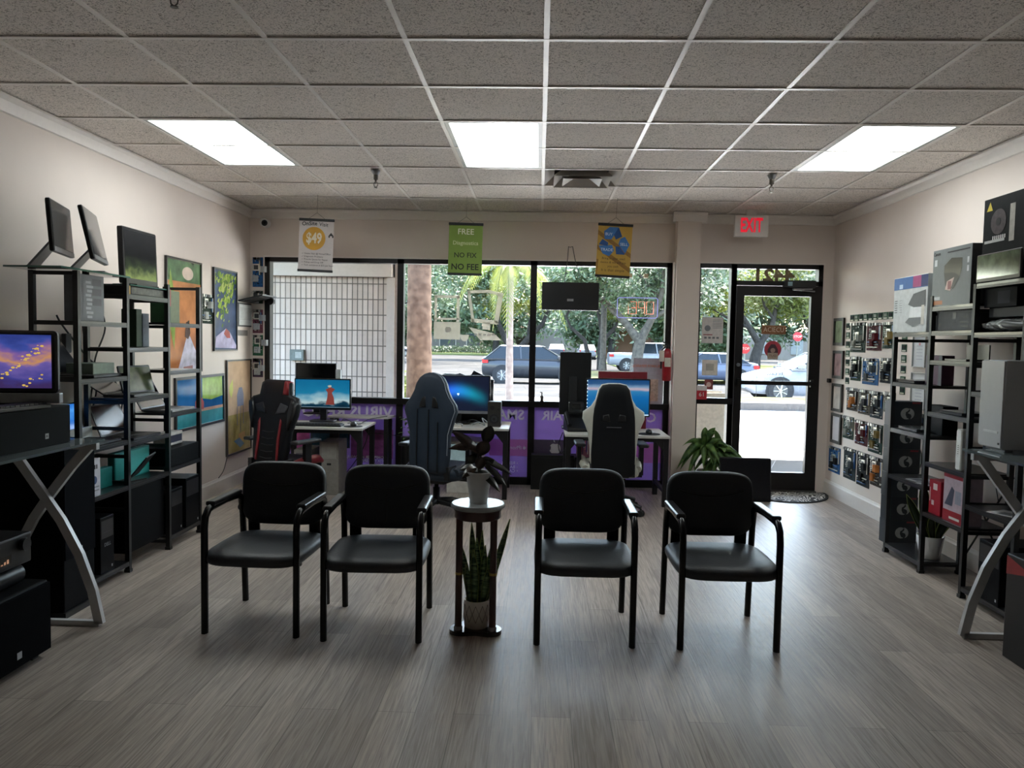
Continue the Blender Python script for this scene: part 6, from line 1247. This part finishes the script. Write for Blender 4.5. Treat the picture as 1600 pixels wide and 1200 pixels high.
def sh_beach(mb, w, h, y):
    mb.rect(-w, w, .014, h * .30, y - .001, VB('#3f9aa4', .15)); mb.rect(-w, w, h * .30, h * .36, y - .0012, VB('#cfae98', .1)); mb.poly([(.02, h * .55), (.02, h - .02), (w - .02, h - .02), (w - .01, h * .55), (.2, h * .5)], y - .0015, VB('#a9cc6a', .3)); mb.poly([(-.12, h * .34), (-.12, h * .5), (-.04, h * .66), (.05, h * .48), (.05, h * .34)], y - .002, VB('#c46a68', .25)); mb.poly([(-.06, h * .34), (-.06, h * .48), (-.02, h * .48), (-.02, h * .34)], y - .0025, VB('#5a2a2a', .2))
wallpic('framed print of a pink hut on a blue seashore, left wall behind the shelving', 'L', 6.06, 7.02, .665, 1.115, '#14161a', VB('#1f6aa8', .25, 5.0), sh_beach, .022)
def sh_green(mb, w, h, y):
    rr = random.Random(2)
    for k in range(170):
        x, z = rr.gauss(0, .10), h - .06 - abs(rr.gauss(0, .17)); x = max(-w + .02, min(w - .02, x)); z = max(.2, z); s_ = rr.uniform(.015, .045); mb.poly([(x - s_, z), (x, z - s_ * .5), (x + s_ * .6, z + s_), (x - s_ * .3, z + s_ * .8)], y - .001 - .000018 * k, VB(['#8fae48', '#5f7f3a', '#b4c46a'][k % 3], .1))
    mb.poly([(-w + .01, .03), (-w + .03, .13), (0, .21), (.1, .17), (w - .01, .05), (w - .01, .02)], y - .004, VB('#b9b2d0', .3)); mb.poly([(-.05, .16), (0, .21), (.08, .18), (.1, .12), (.02, .12)], y - .0045, VB('#b0605a', .2))
wallpic('tall framed print of green leaves over a blue cliff, left wall', 'L', 6.80, 7.33, 1.325, 2.085, '#1d1d1f', VB('#4a5a78', .35, 7.0), sh_green)
def sh_beige(mb, w, h, y):
    mb.rect(-w + .02, w - .02, .02, h * .42, y - .001, VB('#a8985a', .25)); mb.poly([(-w + .05, h * .66), (-w + .05, h * .72), (-w + .13, h * .80), (-w + .14, h * .68), (-w + .10, h * .6)], y - .0015, VB('#c9cc72', .1))
    mb.poly([(-.05, h * .50), (-.06, h * .62), (-.01, h * .70), (.07, h * .70), (.11, h * .62), (.11, h * .50)], y - .002, VB('#7f8398', .15)); mb.rect(-.06, -.045, h * .30, h * .5, y - .002, M('#55586a', .4)); mb.rect(.095, .11, h * .30, h * .5, y - .002, M('#55586a', .4)); mb.rect(.02, .035, h * .22, h * .5, y - .002, M('#5d5f68', .4))
    mb.poly([(-.02, h * .10), (-.02, h * .2), (.14, h * .22), (.15, h * .12)], y - .0025, VB('#c79a5c', .1)); mb.poly([(-.14, h * .14), (.02, h * .05), (.12, h * .08), (.0, h * .16)], y - .003, VB('#5f7f92', .15))
wallpic('tall pale framed print of a stilted grey figure, left wall by the window', 'L', 7.08, 7.69, .315, 1.235, '#3a3530', VB('#c9aa8c', .10), sh_beige)
t = T('wall_laptop', 'open laptop fixed sideways high on the left wall by the window', 'laptop', (XL + .002, 7.56, 1.56), 90)
MB().box(-.2, .19, -.012, 0, 0, .235, M('#2a2b2f', .4)).build('display_frame', t); mb = MB(); mb.rect(-.18, .17, .015, .22, -.0135, M('#c2c4c4', .3)); 
for k in range(9): mb.rect(-.16, .12, .07 + .014 * k, .074 + .014 * k, -.0142, M('#8f9194', .5))
mb.build('display', t)
o = MB().box(-.2, .19, -.25, 0, 0, .014, M('#3a3b3e', .4)).build('keyboard_half', t, loc=(0, -.012, .245), rot=(R(-14), 0, 0)); MB().box(-.16, .15, -.2, -.05, -.003, .0, M('#1a1b1e', .5)).build('vent_panel', o); MB().tube([(.12, -.2, -.03), (.17, -.2, -.03)], .035, BLACK, 14).build('fan', o)
t = T('name_plate', 'small grey label plate on the left wall under the laptop', 'label plate', (XL + .001, 7.49, 1.47), 90); MB().box(-.13, .13, -.004, 0, 0, .055, M('#6a6460', .4)).build('plate', t)

# ================================================================== CIRCUIT BOARDS ON THE WALLS
def motherboard(w, h, seed, pcb, accent):
    r_ = random.Random(seed); t = T('circuit_board', '', 'circuit board')
    mb = MB(); mb.box(-w / 2, w / 2, -.004, 0, -h / 2, h / 2, M(pcb, .75, var=.25, scale=60.0, spec=.08)); 
    tr = [M('#b9b6ac', .5, .2), M('#4a4c4a', .7, spec=.1), M('#141518', .7, spec=.1), M('#232528', .7, spec=.1)]
    for k in range(34):
        x, z = r_.uniform(-w / 2 + .01, w / 2 - .02), r_.uniform(-h / 2 + .01, h / 2 - .02); a, b_ = r_.uniform(.004, .018), r_.uniform(.003, .012); mb.box(x, x + a, -.006 - .004 * r_.random(), -.004, z, z + b_, tr[r_.randrange(4)])
    mb.build('board', t)
    px, pz = r_.uniform(-.2, .1) * w, r_.uniform(.05, .25) * h
    mb = MB(); mb.box(px - .035, px + .035, -.012, -.004, pz - .035, pz + .035, M('#cfcdc4', .3, .5)); mb.box(px - .022, px + .022, -.014, -.012, pz - .022, pz + .022, M('#3a3c3e', .4)); mb.build('processor_socket', t)
    for (x, z, s_, d) in ((px + r_.uniform(.05, .08), pz - .02, .03, .035), (r_.uniform(-.25, .0) * w, -.22 * h, .032, .02)):
        hs = MB(); hs.box(x - s_, x + s_, -.010, -.004, z - s_, z + s_, M(accent, .6, .1, spec=.15))
        for k in range(5): hs.box(x - s_ + s_ * .4 * k + .002, x - s_ + s_ * .4 * k + s_ * .2, -.004 - d, -.010, z - s_, z + s_, M(accent, .6, .1, spec=.15))
        hs.build('heatsink', t)
    for k in range(3):
        z = -h / 2 + .025 + .022 * k; MB().box(-w / 2 + .02, w / 2 - r_.uniform(.04, .09), -.013, -.004, z, z + .008, M(['#c9c5b8', '#1b1d20', '#3c6498', '#1b1d20'][(k + seed) % 4], .4)).build('slot', t)
    for k in range(2): x = w / 2 - .022 - .014 * k; MB().box(x, x + .008, -.014, -.004, -.1 * h, h / 2 - .03, M(['#1c1e22', '#c9c4b4', '#3c6aa8'][(k + seed) % 3], .4)).build('memory_slot', t)
    pb = MB(); pb.box(-w / 2 + .012, w / 2 - .02, -.0075, -.004, h / 2 - .022, h / 2 - .004, M('#55585c', .4))
    for k in range(4): x = -w / 2 + .012 + k * (w - .06) / 4; pb.box(x, x + .03, -.022, -.004, h / 2 - .024, h / 2 - .002, M(['#c6c4bc', '#5a5d60', '#1b1d20', '#a7a9a8'][(k + seed) % 4], .35, .3))
    pb.build('port_block', t)
    cp = MB()
    for k in range(7): x, z = px - .05 + r_.uniform(-.01, .01), pz - .05 + .016 * k; cp.rings([[(x + .005 * math.cos(2 * PI * i / 8), y, z + .005 * math.sin(2 * PI * i / 8)) for i in range(8)] for y in (-.004, -.02)], M('#d8d8d4', .3, .4), True, True, True)
    c = cp.build('capacitors', t); c['kind'] = 'stuff'
    return t
PC = ['#2c3a32', '#4a2226', '#2a3c34', '#25382c', '#2a3236', '#26282c', '#3a3330', '#4f4a42', '#2f3a44', '#3c3a34']
AC = ['#8a8e88', '#5a1c22', '#7c6a3c', '#16181a', '#4a5258', '#1d1f22', '#b8763c', '#30343a', '#2c2e32', '#9aa09a']
rowsR = [(6.89, 7.21, 1.42, 1.69, 'dark board with maroon parts, top row nearest the door'), (6.57, 6.86, 1.44, 1.68, 'board with a tan strip, second in the top row'), (6.34, 6.55, 1.46, 1.68, 'board with a copper-coloured part, third in the top row by the shelving'),
         (6.96, 7.18, 1.16, 1.38, 'green-black board with two dark blocks, second row nearest the door'), (6.60, 6.92, 1.14, 1.37, 'bright blue board in the second row'), (6.32, 6.57, 1.17, 1.38, 'black board with a round pale coil, third in the second row'),
         (7.0, 7.24, .88, 1.09, 'brown-grey board, third row nearest the door'), (6.74, 6.98, .87, 1.09, 'board with a large black block, second in the third row'), (6.49, 6.73, .86, 1.09, 'board with a blue lower half, third in the third row'), (6.27, 6.47, .93, 1.10, 'small dark board at the shelving end of the third row'),
         (7.06, 7.3, .61, .82, 'board with dark clips, fourth row nearest the door'), (6.76, 7.02, .59, .81, 'board with a big black box, second in the fourth row'), (6.47, 6.74, .56, .81, 'pale board with two dark squares, third in the fourth row'),
         (7.34, 7.62, .24, .49, 'green and blue board, lowest row under the picture frames'), (6.98, 7.25, .24, .53, 'dark board with orange coils, second in the lowest row'), (6.69, 6.95, .23, .53, 'pale board, third in the lowest row'), (6.43, 6.67, .28, .53, 'grey board, last in the lowest row beside the stacked boxes'),
         (5.79, 5.99, .86, .97, 'small board high behind the far bay of the right shelving')]
for k, (a, b_, z0, z1, lab) in enumerate(rowsR):
    t = motherboard(b_ - a, z1 - z0, k + 3, PC[k % 10] if k not in (4, 13) else '#2c5584', AC[k % 10]); t.location = (XR - .001, (a + b_) / 2, (z0 + z1) / 2); t.rotation_euler = (0, 0, R(-90)); t['label'] = lab; t['group'] = 'circuit boards on the right wall'
t = T('circuit_board', 'rounded circuit board with a pale centre behind the right shelving', 'circuit board', (XR - .001, 5.9, .625), -90, 'circuit boards on the right wall')
MB().cyl_y(0, 0, .095, -.006, 0, M('#5d6258', .5, var=.4, scale=50.0), 20).build('board', t); MB().cyl_y(0, 0, .025, -.02, -.006, M('#c9cbb8', .4), 16).build('chip', t)
def module(w, h, col, seed):
    r_ = random.Random(seed); t = T('memory_module', '', 'memory module'); mb = MB(); mb.box(-w / 2, w / 2, -.003, 0, -h / 2, h / 2, M(col, .75, var=.2, scale=40.0, spec=.08))
    mb.build('board', t); c = MB(); c.box(-w * .3, w * .3, -.006, -.003, -h * .1, h * .32, M('#8c948a' if seed % 2 else '#16181a', .7, spec=.1)); c.build('chip', t); MB().box(-w * .35, w * .35, -.0045, -.003, -h / 2 + .004, -h * .25, M('#a8a48c', .4)).build('contacts', t); return t
ma, mb_ = module(.085, .06, '#2c4d3b', 1), module(.085, .06, '#264236', 2)
used = {1: False, 2: False}
def place_mod(src, k, loc, rz, lab, grp):
    if not used[k]: used[k] = True; src.location = loc; src.rotation_euler = (0, 0, R(rz)); src['label'] = lab; src['group'] = grp; return src
    return dup(src, loc, rz, lab, grp)
NTH = ['first', 'second', 'third', 'fourth', 'fifth', 'sixth', 'seventh', 'eighth', 'ninth']
GR = 'small green modules bordering the boards on the right wall'
for i in range(9):
    place_mod(ma if i % 2 else mb_, 1 if i % 2 else 2, (XR - .001, 7.20 - .0975 * i, 1.735), -90, 'small green module in the top border row, %s from the door' % NTH[i], GR)
for i in range(7): dup(ma if i % 2 else mb_, (XR - .001, 7.285 - .005 * i, 1.66 - .085 * i), -90, 'small green module in the border column nearest the door, %s from its top' % NTH[i], GR)
for i in range(6): dup(mb_ if i % 2 else ma, (XR - .001, 6.165, 1.55 - .085 * i), -90, 'small green module in the border column behind the shelving post, %s from its top' % NTH[i], GR)
LBRD = [(1.97, 2.27, '#2f5c92', 'blue and white board topmost on the narrow strip left of the window'), (1.80, 1.93, '#3c4a40', 'small board just above the wall laptop, left of the window'), (1.50, 1.74, '#7a4a58', 'reddish board under the wall laptop, left of the window'), (1.27, 1.48, '#3a6a50', 'green board in the middle of the strip left of the window'), (1.05, 1.24, '#5a4a60', 'purplish board lowest visible left of the window')]
for k, (z0, z1, c, lab) in enumerate(LBRD):
    t = motherboard(.105, z1 - z0, 30 + k, c, '#c9ccd0'); t.location = (-2.878, 7.698, (z0 + z1) / 2); t['label'] = lab; t['group'] = 'boards on the strip left of the window'
t = motherboard(.24, .26, 40, '#2d3a30', '#c9ccc8'); t.location = (XL + .001, 6.68, 1.70); t.rotation_euler = (0, 0, R(90)); t['label'] = 'circuit board on the left wall between the two tall prints'
# framed papers on the right wall
GF = 'framed papers on the right wall'
def fr(lab, a, b_, z0, z1, fill, sh=None, fc='#26221f', fw=.028): wallpic(lab, 'R', a, b_, z0, z1, fc, fill, sh, fw, name='framed_print', cat='framed print', group=GF)
fr('dark picture frame by the door with a greenish print, topmost of four', 7.36, 7.60, 1.48, 1.745, VB('#8a9a7c', .4))
fr('dark picture frame by the door with a pinkish print, second from the top', 7.345, 7.59, 1.16, 1.43, VB('#a88a8c', .45))
fr('dark picture frame by the door with a white print, third from the top', 7.335, 7.58, .84, 1.11, VB('#cfc8c2', .2))
fr('dark picture frame by the door with a blank white sheet, lowest of four', 7.33, 7.57, .53, .82, VB('#d8d4d8', .03))
def cert(mb, w, h, y):
    for k in range(5): mb.rect(-w * .5, w * .5, h * .25 + .025 * k, h * .25 + .005 + .025 * k, y - .001, M('#8a8fa0', .5))
    mb.rect(-.015, .015, h * .7, h * .78, y - .001, M('#b0707a', .5))
fr('white certificate in a thin frame seen through the right shelving, upper', 5.80, 6.0, 1.32, 1.56, VB('#c6ccd4', .05), cert, '#8a8a88', .008)
fr('white certificate in a thin frame seen through the right shelving, lower', 5.78, 6.0, 1.0, 1.28, VB('#cfd2d6', .05), cert, '#8a8a88', .008)
t = T('wall_switch', 'small black device on the right wall between the picture frames', 'switch', (XR - .001, 7.67, 1.13), -90); MB().rbox(-.03, .03, -.025, 0, -.02, .02, BLACK, .005).build('body', t)

# ================================================================== RIGHT SHELVES: CONTENTS
def pr_hp(t, w, h):
    mb = MB(); mb.rect(-w, w, h - .085, h - .004, -.0008, M('#2f5f9c', .5)); mb.rect(w - .20, w - .09, h - .08, h - .004, -.0012, M('#9a3a72', .5)); mb.rect(w - .09, w, h - .08, h - .004, -.0012, M('#1d2f66', .5))
    mb.poly([(-.02, .19), (.05, .26), (w - .02, .28), (w - .02, .17), (.06, .17)], -.0016, M('#4a4c50', .5)); mb.poly([(.0, .10), (.02, .19), (w - .02, .22), (w - .02, .09), (.04, .08)], -.0014, M('#d8dadd', .5)); mb.poly([(-.05, .07), (.0, .10), (w - .05, .10), (w - .04, .06), (.06, .04)], -.0018, M('#55585c', .5)); mb.rect(w - .07, w - .03, .05, .18, -.002, M('#b9b4ac', .5))
    for k in range(6): mb.rect(-w + .02, -w + .06, .14 + .016 * k, .145 + .016 * k, -.0012, M('#3c3e42', .5)); mb.rect(-w + .09, -w + .13, .14 + .016 * k, .145 + .016 * k, -.0012, M('#9a9ca0', .5))
    mb.rect(-w + .08, -w + .13, h - .08, h - .05, -.0014, M('#b8d0e8', .5)); mb.build('print', t)
carton('printer_box', 'white printer carton with a blue top band on the far bay of the right shelving', 'box', 'R', 5.06, 5.53, 1.571, 1.955, 2.52, .26, '#c3c7c8', pr_hp)
def pr_canon(t, w, h):
    mb = MB(); mb.rect(-w, w, 0, h, -.0006, M('#74797a', .5, var=.05)); mb.poly([(-.08, .20), (-.08, .25), (.0, .29), (.12, .28), (.12, .22), (.10, .17)], -.0014, M('#1b1d20', .3)); mb.poly([(-.08, .20), (-.06, .12), (.03, .10), (.10, .17), (.05, .2)], -.0018, M('#2c2f33', .4)); mb.poly([(-.06, .10), (-.04, .15), (.04, .17), (.0, .09)], -.0022, M('#c9b0a8', .5)); mb.rect(-.03, .01, .10, .15, -.0024, M('#8a5a5c', .5))
    mb.rect(-w + .02, -w + .05, h - .10, h - .06, -.0012, M('#c9ccce', .5)); mb.rect(-w, -w + .13, .01, .035, -.0012, M('#b0714a', .5)); mb.rect(-w, -w + .10, .04, .06, -.0012, M('#b9bcc0', .5))
    for k in range(2): mb.rect(w - .045, w - .025, h - .11 - .05 * k, h - .075 - .05 * k, -.0012, M('#b9bcc0', .5))
    mb.rect(-.05, w - .02, h - .03, h - .022, -.0012, M('#2c2e32', .5)); mb.build('print', t); text(t, 'Canon', -w + .045, h - .025, .03, -.002, M('#2a2c30', .5), bold=.0006)
carton('printer_box', 'grey printer carton with an orange corner on the middle bay of the right shelving', 'box', 'R', 4.56, 4.995, 1.731, 2.085, 2.515, .24, '#5b5f60', pr_canon)
def pr_zal(t, w, h):
    mb = MB(); mb.poly([(-w + .03, h - .07), (-w + .085, h - .07), (-w + .06, h - .02)], -.0012, M('#c9b428', .5)); mb.cyl_y(-.06, h - .14, .07, -.002, -.001, M('#3c3438', .4, var=.5, scale=40.0), 24); mb.cyl_y(-.06, h - .14, .022, -.003, -.002, M('#15161a', .4), 16); mb.rect(.04, .085, h - .26, h - .06, -.0012, M('#a9a59c', .5, var=.15)); mb.rect(-w + .02, .0, h - .25, h - .235, -.0012, M('#b0b0ae', .5))
    for k in range(7): mb.rect(-.11 + .018 * k, -.10 + .018 * k, h - .235, h - .215, -.0014, M('#c9c9c6', .5))
    mb.build('print', t)
carton('computer_case_box', 'tall black carton with a fan picture and yellow triangle, top right corner', 'box', 'R', 4.06, 4.47, 1.842, 2.31, 2.52, .25, '#212223', pr_zal)
t = T('laptop', 'glossy dark screen leaning in front of the tall black carton, tree reflections painted in', 'laptop', (2.50, 4.26, 1.842), -90); MB().rbox(-.2, .2, -.012, .0, .0, .155, M('#1b1c1f', .3), .006).build('housing', t); MB().rect(-.19, .19, .02, .148, -.013, M('#56644e', .12, var=.5, scale=14.0, spec=.8)).build('display', t)  # tree reflection painted into the display as patchy green
carton('ups_unit', 'black boxy device under the tall black carton on the right shelving', 'device', 'R', 4.16, 4.46, 1.70, 1.808, 2.54, .2, '#0e0f14', lambda t, w, h: MB().rect(-.02, .09, .02, h - .02, -.001, M('#141826', .6, spec=.2)).build('window', t), part='case')
# wrapped item below it
carton('stacked_carton', 'dark carton between the wrapped bag and the black device, right shelving', 'box', 'R', 4.10, 4.44, 1.645, 1.70, 2.56, .18, '#24262a')
PLAS = M('#8d9090', .12, var=.5, scale=26.0, spec=1.0, bump=1.0)
t = T('plastic_wrapped_bundle', 'crinkled clear plastic bag of black gear on the near bay of the right shelving', 'bag', (2.55, 4.27, 1.561), -90); r_ = random.Random(9)
mb = MB(); rings = []
for i in range(13):
    k = i / 12; s_ = math.sin(PI * min(1, .1 + .85 * k)) ** .35; rings.append([(-.225 + .45 * k + r_.uniform(-.004, .004), .06 + (.085 * s_ + r_.uniform(-.008, .008)) * math.cos(2 * PI * j / 14), .04 + (.038 * s_ + r_.uniform(-.006, .006)) * math.sin(2 * PI * j / 14)) for j in range(14)])
mb.rings(rings, PLAS, True, True, False); mb.build('wrapping', t)
mb = MB(); mb.tube([(.0, .0, .045), (.12, -.02, .035), (.2, -.01, .03)], .022, BLACK, 8); mb.build('black_strap', t)
carton('computer_unit', 'dark grey flat computer with slots lying in the middle bay of the right shelving', 'computer', 'R', 4.54, 4.95, 1.576, 1.70, 2.53, .22, '#33343a', lambda t, w, h: MB().rect(-.02, .02, .07, .11, -.001, BLACK).rect(w - .14, w - .05, .02, .03, -.001, BLACK).rect(w - .14, w - .05, .045, .055, -.001, BLACK).rect(w - .10, w - .05, .075, .085, -.001, BLACK).rect(-w + .03, -w + .05, .03, .05, -.001, BLACK).build('vents', t), part='case')
carton('purple_box', 'purple box standing in the far bay of the right shelving', 'box', 'R', 4.995, 5.2, 1.226, 1.42, 2.60, .08, '#54304a', lambda t, w, h: MB().rect(-w, -w + .03, 0, h, -.001, M('#2a1c36', .5)).rect(w - .04, w, 0, h, -.001, M('#2a2038', .5)).build('print', t))
carton('mesh_box', 'black mesh box standing in the far bay of the right shelving below the purple box', 'box', 'R', 4.995, 5.22, .901, 1.09, 2.62, .1, '#15161a')
carton('blue_box', 'dark navy box partly hidden by the white computer tower', 'box', 'R', 4.30, 4.47, 1.06, 1.20 - .0, 2.56, .12, '#1c2438') if False else None
carton('blue_box', 'dark navy box on the near bay of the right shelving, left of the white tower', 'box', 'R', 4.33, 4.47, .886, 1.185, 2.58, .12, '#1b2234')
t = T('router', 'upright white router in the middle bay of the right shelving', 'router', (2.545, 4.62, .736), -90); MB().rbox(-.03, .03, -.02, .05, 0, .25, M('#dcdedd', .3), .012, 3).build('housing', t)
mb = MB()
for k in range(5): mb.rect(-.006, .006, .10 + .012 * k, .104 + .012 * k, -.0212, M('#3c3e42', .5))
mb.build('indicator_marks', t)
RED = M('#9c1428', .4)
def pr_red(t, w, h): mb = MB(); mb.rect(-.02, .03, h - .06, h - .02, -.001, M('#d8c8c8', .5)); mb.rect(-.035, -.005, .06, .09, -.001, M('#d8c0c0', .5)); mb.rect(-w + .01, -w + .02, .08, h - .05, -.001, M('#d0b0b0', .5)); mb.build('print', t)
carton('red_box', 'bright red box on the lower middle bay of the right shelving', 'box', 'R', 4.80, 4.94, .411, .63, 2.53, .13, '#a3182c', pr_red)
def pr_rw(t, w, h): mb = MB(); mb.rect(-w, w, .0, .07, -.001, RED); mb.rect(-w, w, h - .03, h, -.001, RED); mb.poly([(-w + .02, .10), (-.01, .22), (.02, .2), (.0, .10)], -.0016, M('#3a3f55', .5)); mb.rect(.03, w - .01, .12, .2, -.0016, M('#8a8fa0', .5)); mb.rect(-.03, w - .02, .02, .035, -.0016, WHITE); mb.build('print', t)
carton('red_and_white_box', 'red and white camera box right of the bright red box, right shelving', 'box', 'R', 4.55, 4.76, .411, .71, 2.525, .12, '#b9a8b4', pr_rw)
for k, (lab, y, z) in enumerate([('printed leaflet lying on the second lowest shelf of the far right bay', 5.2, .572), ('second leaflet nearer the post on the same far right bay shelf', 5.06, .5725), ('open magazine lying on the lower near bay of the right shelving', 4.22, .562)]):
    t = T('leaflet', lab, 'leaflet', (2.60, y, z), -80 + 8 * k); MB().box(-.055 - .03 * (k == 2), .055 + .03 * (k == 2), -.07, .08, 0, .003, M('#b7b9bc', .4)).build('sheet', t); MB().box(-.04, .04, -.05, .02, .003, .0034, M('#5a5d64', .5, var=.5, scale=40.0)).build('print', t)
for (lab, y, z, ang, c) in [('thin dark laptop lying on the third shelf of the far right bay', 5.27, .902, 175, '#4a4c50'), ('thin dark laptop lying on the fourth shelf of the far right bay', 5.33, 1.227, 175, '#37393d'), ('flat tablet lying on the middle bay of the right shelving', 4.74, 1.062, 175, '#2a2b2f')]:
    t = T('laptop', lab, 'laptop', (2.62, y, z), -90); MB().rbox(-.13, .13, -.09, .09, 0, .014, M(c, .25, .4), .004).build('base', t); MB().box(-.128, .128, -.088, .088, .0145, .020, M('#1c1d20', .2)).build('lid', t)
t = T('laptop', 'dark laptop on the middle bay of the right shelving with its lid up', 'laptop', (2.62, 4.75, .0), -90); t.location.z = 1.391; MB().box(-.12, .12, -.07, .07, 0, .012, M('#2a2b2f', .3)).build('base', t); MB().box(-.12, .12, .062, .07, .012, .10, M('#1c1d20', .3)).build('lid', t)
cable('tangled black cable lying at the back of the lower middle bay, right shelving', [(2.66, 4.58, .42), (2.60, 4.5, .45), (2.68, 4.44, .44), (2.60, 4.36, .46), (2.7, 4.3, .44)], .008) if False else None
cable('thin black cable hanging on the right wall behind the middle bay', [(2.895, 4.9, .72), (2.89, 4.82, .55), (2.895, 4.78, .42), (2.89, 4.7, .5)], .003)
cable('thin black cable hanging on the right wall behind the near bay', [(2.895, 4.4, .78), (2.89, 4.5, .6), (2.895, 4.46, .45)], .003)
tower('black computer tower at the foot of the near bay of the right shelving', 'R', 4.13, 4.33, .071, .40, 2.51, .25, '#101216', None)
# snake plant in a white pot on the far bottom shelf
t = T('snake_plant', 'broad-leaved snake plant in a white pot on the bottom shelf of the right unit', 'potted plant', (2.635, 5.10, .071))
mb = MB(); mb.lathe([(.062, 0), (.085, .15), (.079, .15), (.076, .13)], M('#d3d2d2', .4, var=.02), n=28, cap1=False); mb.build('pot', t); MB().lathe([(.0001, .132), (.078, .132)], SOIL, n=20).build('soil', t)
SNL = M('#22381f', .35, var=.25, scale=12.0)
for (bx, by, tx, ty, tz, w, sd) in [(-.03, -.03, -.19, -.04, .43, .05, (1, 0, .4)), (.02, -.04, .13, -.05, .32, .055, (1, 0, -.5)), (0, 0, -.02, .02, .44, .045, (1, 0, 0)), (-.02, .02, -.05, .05, .50, .04, (1, 0, .1)), (.03, .0, .07, .0, .42, .045, (1, 0, -.1)), (.0, -.04, -.03, -.07, .30, .05, (1, 0, 0)), (.03, -.02, .16, .0, .26, .05, (.8, 0, -.6))]:
    upleaf(t, (bx, by, .12), (tx, ty, tz), w, SNL, sd, (-.01, 0, .02), SNE)
# stack of six dark boxes with a curled white mark
def curl_mark(t, cx, cz, r_, y):
    mb = MB(); W = M('#8f9494', .5)
    pts = [(cx + r_ * math.cos(R(a)), cz + r_ * math.sin(R(a))) for a in range(60, 301, 15)]; inner = [(cx + .1 * r_, cz - .75 * r_), (cx - .15 * r_, cz - .2 * r_), (cx - .1 * r_, cz + .3 * r_), (cx + .25 * r_, cz + .5 * r_)]
    mb.poly(pts + inner, y, W)
    pts = [(cx + .35 * r_ + r_ * math.cos(R(a)), cz + r_ * math.sin(R(a))) for a in range(-70, 81, 15)]; inner = [(cx + .62 * r_, cz + .5 * r_), (cx + .2 * r_, cz + .1 * r_), (cx + .75 * r_, cz - .1 * r_), (cx + .9 * r_, cz - .5 * r_)]
    mb.poly(pts + inner, y - .0004, W); mb.build('curl_mark', t)
order = ['lowest', 'second from the floor', 'third from the floor', 'fourth from the floor', 'fifth from the floor', 'topmost']
first = None
for k in range(6):
    if first is None:
        t = T('hardware_carton', '', 'box', (2.725, 5.81, 0), 0, 'stacked dark teal cartons'); MB().box(-.10, .115, -.11, .02, 0, .178, M('#141d24', .45, var=.12)).build('carton', t, bevel=.002); curl_mark(t, .0, .088, .042, -.112); MB().rect(.04, .10, .162, .174, -.1112, M('#7e2430', .5)).build('red_tab', t); MB().rect(-.098, -.085, .01, .17, -.1112, M('#1f3a3c', .5)).build('spine_stripe', t); first = t
    else: t = dup(first, (2.725 + .002 * (k % 2), 5.81, .1785 * k), [0, 1, -1, .5, 1, -.5][k])
    t['label'] = 'dark teal carton, %s in the stack by the right shelving' % order[k]
# white computer tower and dark things on the right glass table
t = T('computer_tower', 'large silver-white computer tower on the right glass table', 'computer', (2.525, 3.92, .956)); MB().rbox(-.225, .25, -.10, .10, .012, .455, M('#a4a8ae', .35, .1, var=.02), .006).build('case', t)
MB().box(-.232, -.225, -.095, .095, .02, .45, M('#b9bcc0', .35, var=.02)).build('front_panel', t); MB().box(-.236, -.232, -.07, .05, .09, .10, M('#cfd2d4', .3)).build('drive_slot', t); MB().box(-.235, -.232, -.085, -.075, .035, .045, DARK).build('power_button', t)
for x in (-.18, .2): MB().box(x - .02, x + .02, -.08, .08, 0, .012, M('#8a8d92', .4)).build('foot', t)
t = T('computer_mouse', 'dark mouse on the right glass table at the photo edge', 'mouse', (2.50, 3.72, .956)); MB().rings([[(.03 * s_ * math.cos(a), .05 * s_ * math.sin(a), z) for a in [2 * PI * k / 16 for k in range(16)]] for s_, z in ((.95, 0), (1, .012), (.9, .026), (.3, .036))], M('#1a1d24', .3), True, True, True).build('shell', t)
# red and black carton at the right edge
t = T('speaker_carton', 'black carton with red geometric print on the floor at the right edge', 'box', (2.25, 3.40, 0), -90); MB().box(-.25, .25, 0, .35, 0, .50, M('#111216', .35)).build('carton', t, bevel=.004)
mb = MB(); rd = M('#8e1c22', .4)
mb.poly([(-.25, .49), (-.25, .40), (-.05, .44)], -.001, rd); mb.poly([(.24, .35), (.05, .30), (.0, .18), (.08, .08), (.24, .05)], -.001, M('#5a161c', .4, var=.5, scale=9.0)); mb.poly([(-.02, .07), (.05, .02), (.24, .0), (.24, .06)], -.0012, rd); mb.disc(.02, .28, .025, -.0014, M('#9fb8b4', .4)); mb.build('print', t); text(t, '1', -.03, .24, .03, -.0016, WHITE)
# ------------------------------------------------------------------ lettering becomes mesh
bpy.context.view_layer.update()
_dg = bpy.context.evaluated_depsgraph_get()
for o in [o for o in scene.objects if o.type == 'FONT']:
    me = bpy.data.meshes.new_from_object(o.evaluated_get(_dg))
    n = bpy.data.objects.new('lettering', me); COL.objects.link(n); n.parent = o.parent
    n.location = o.location; n.rotation_euler = o.rotation_euler; n.scale = o.scale
    bpy.data.objects.remove(o)
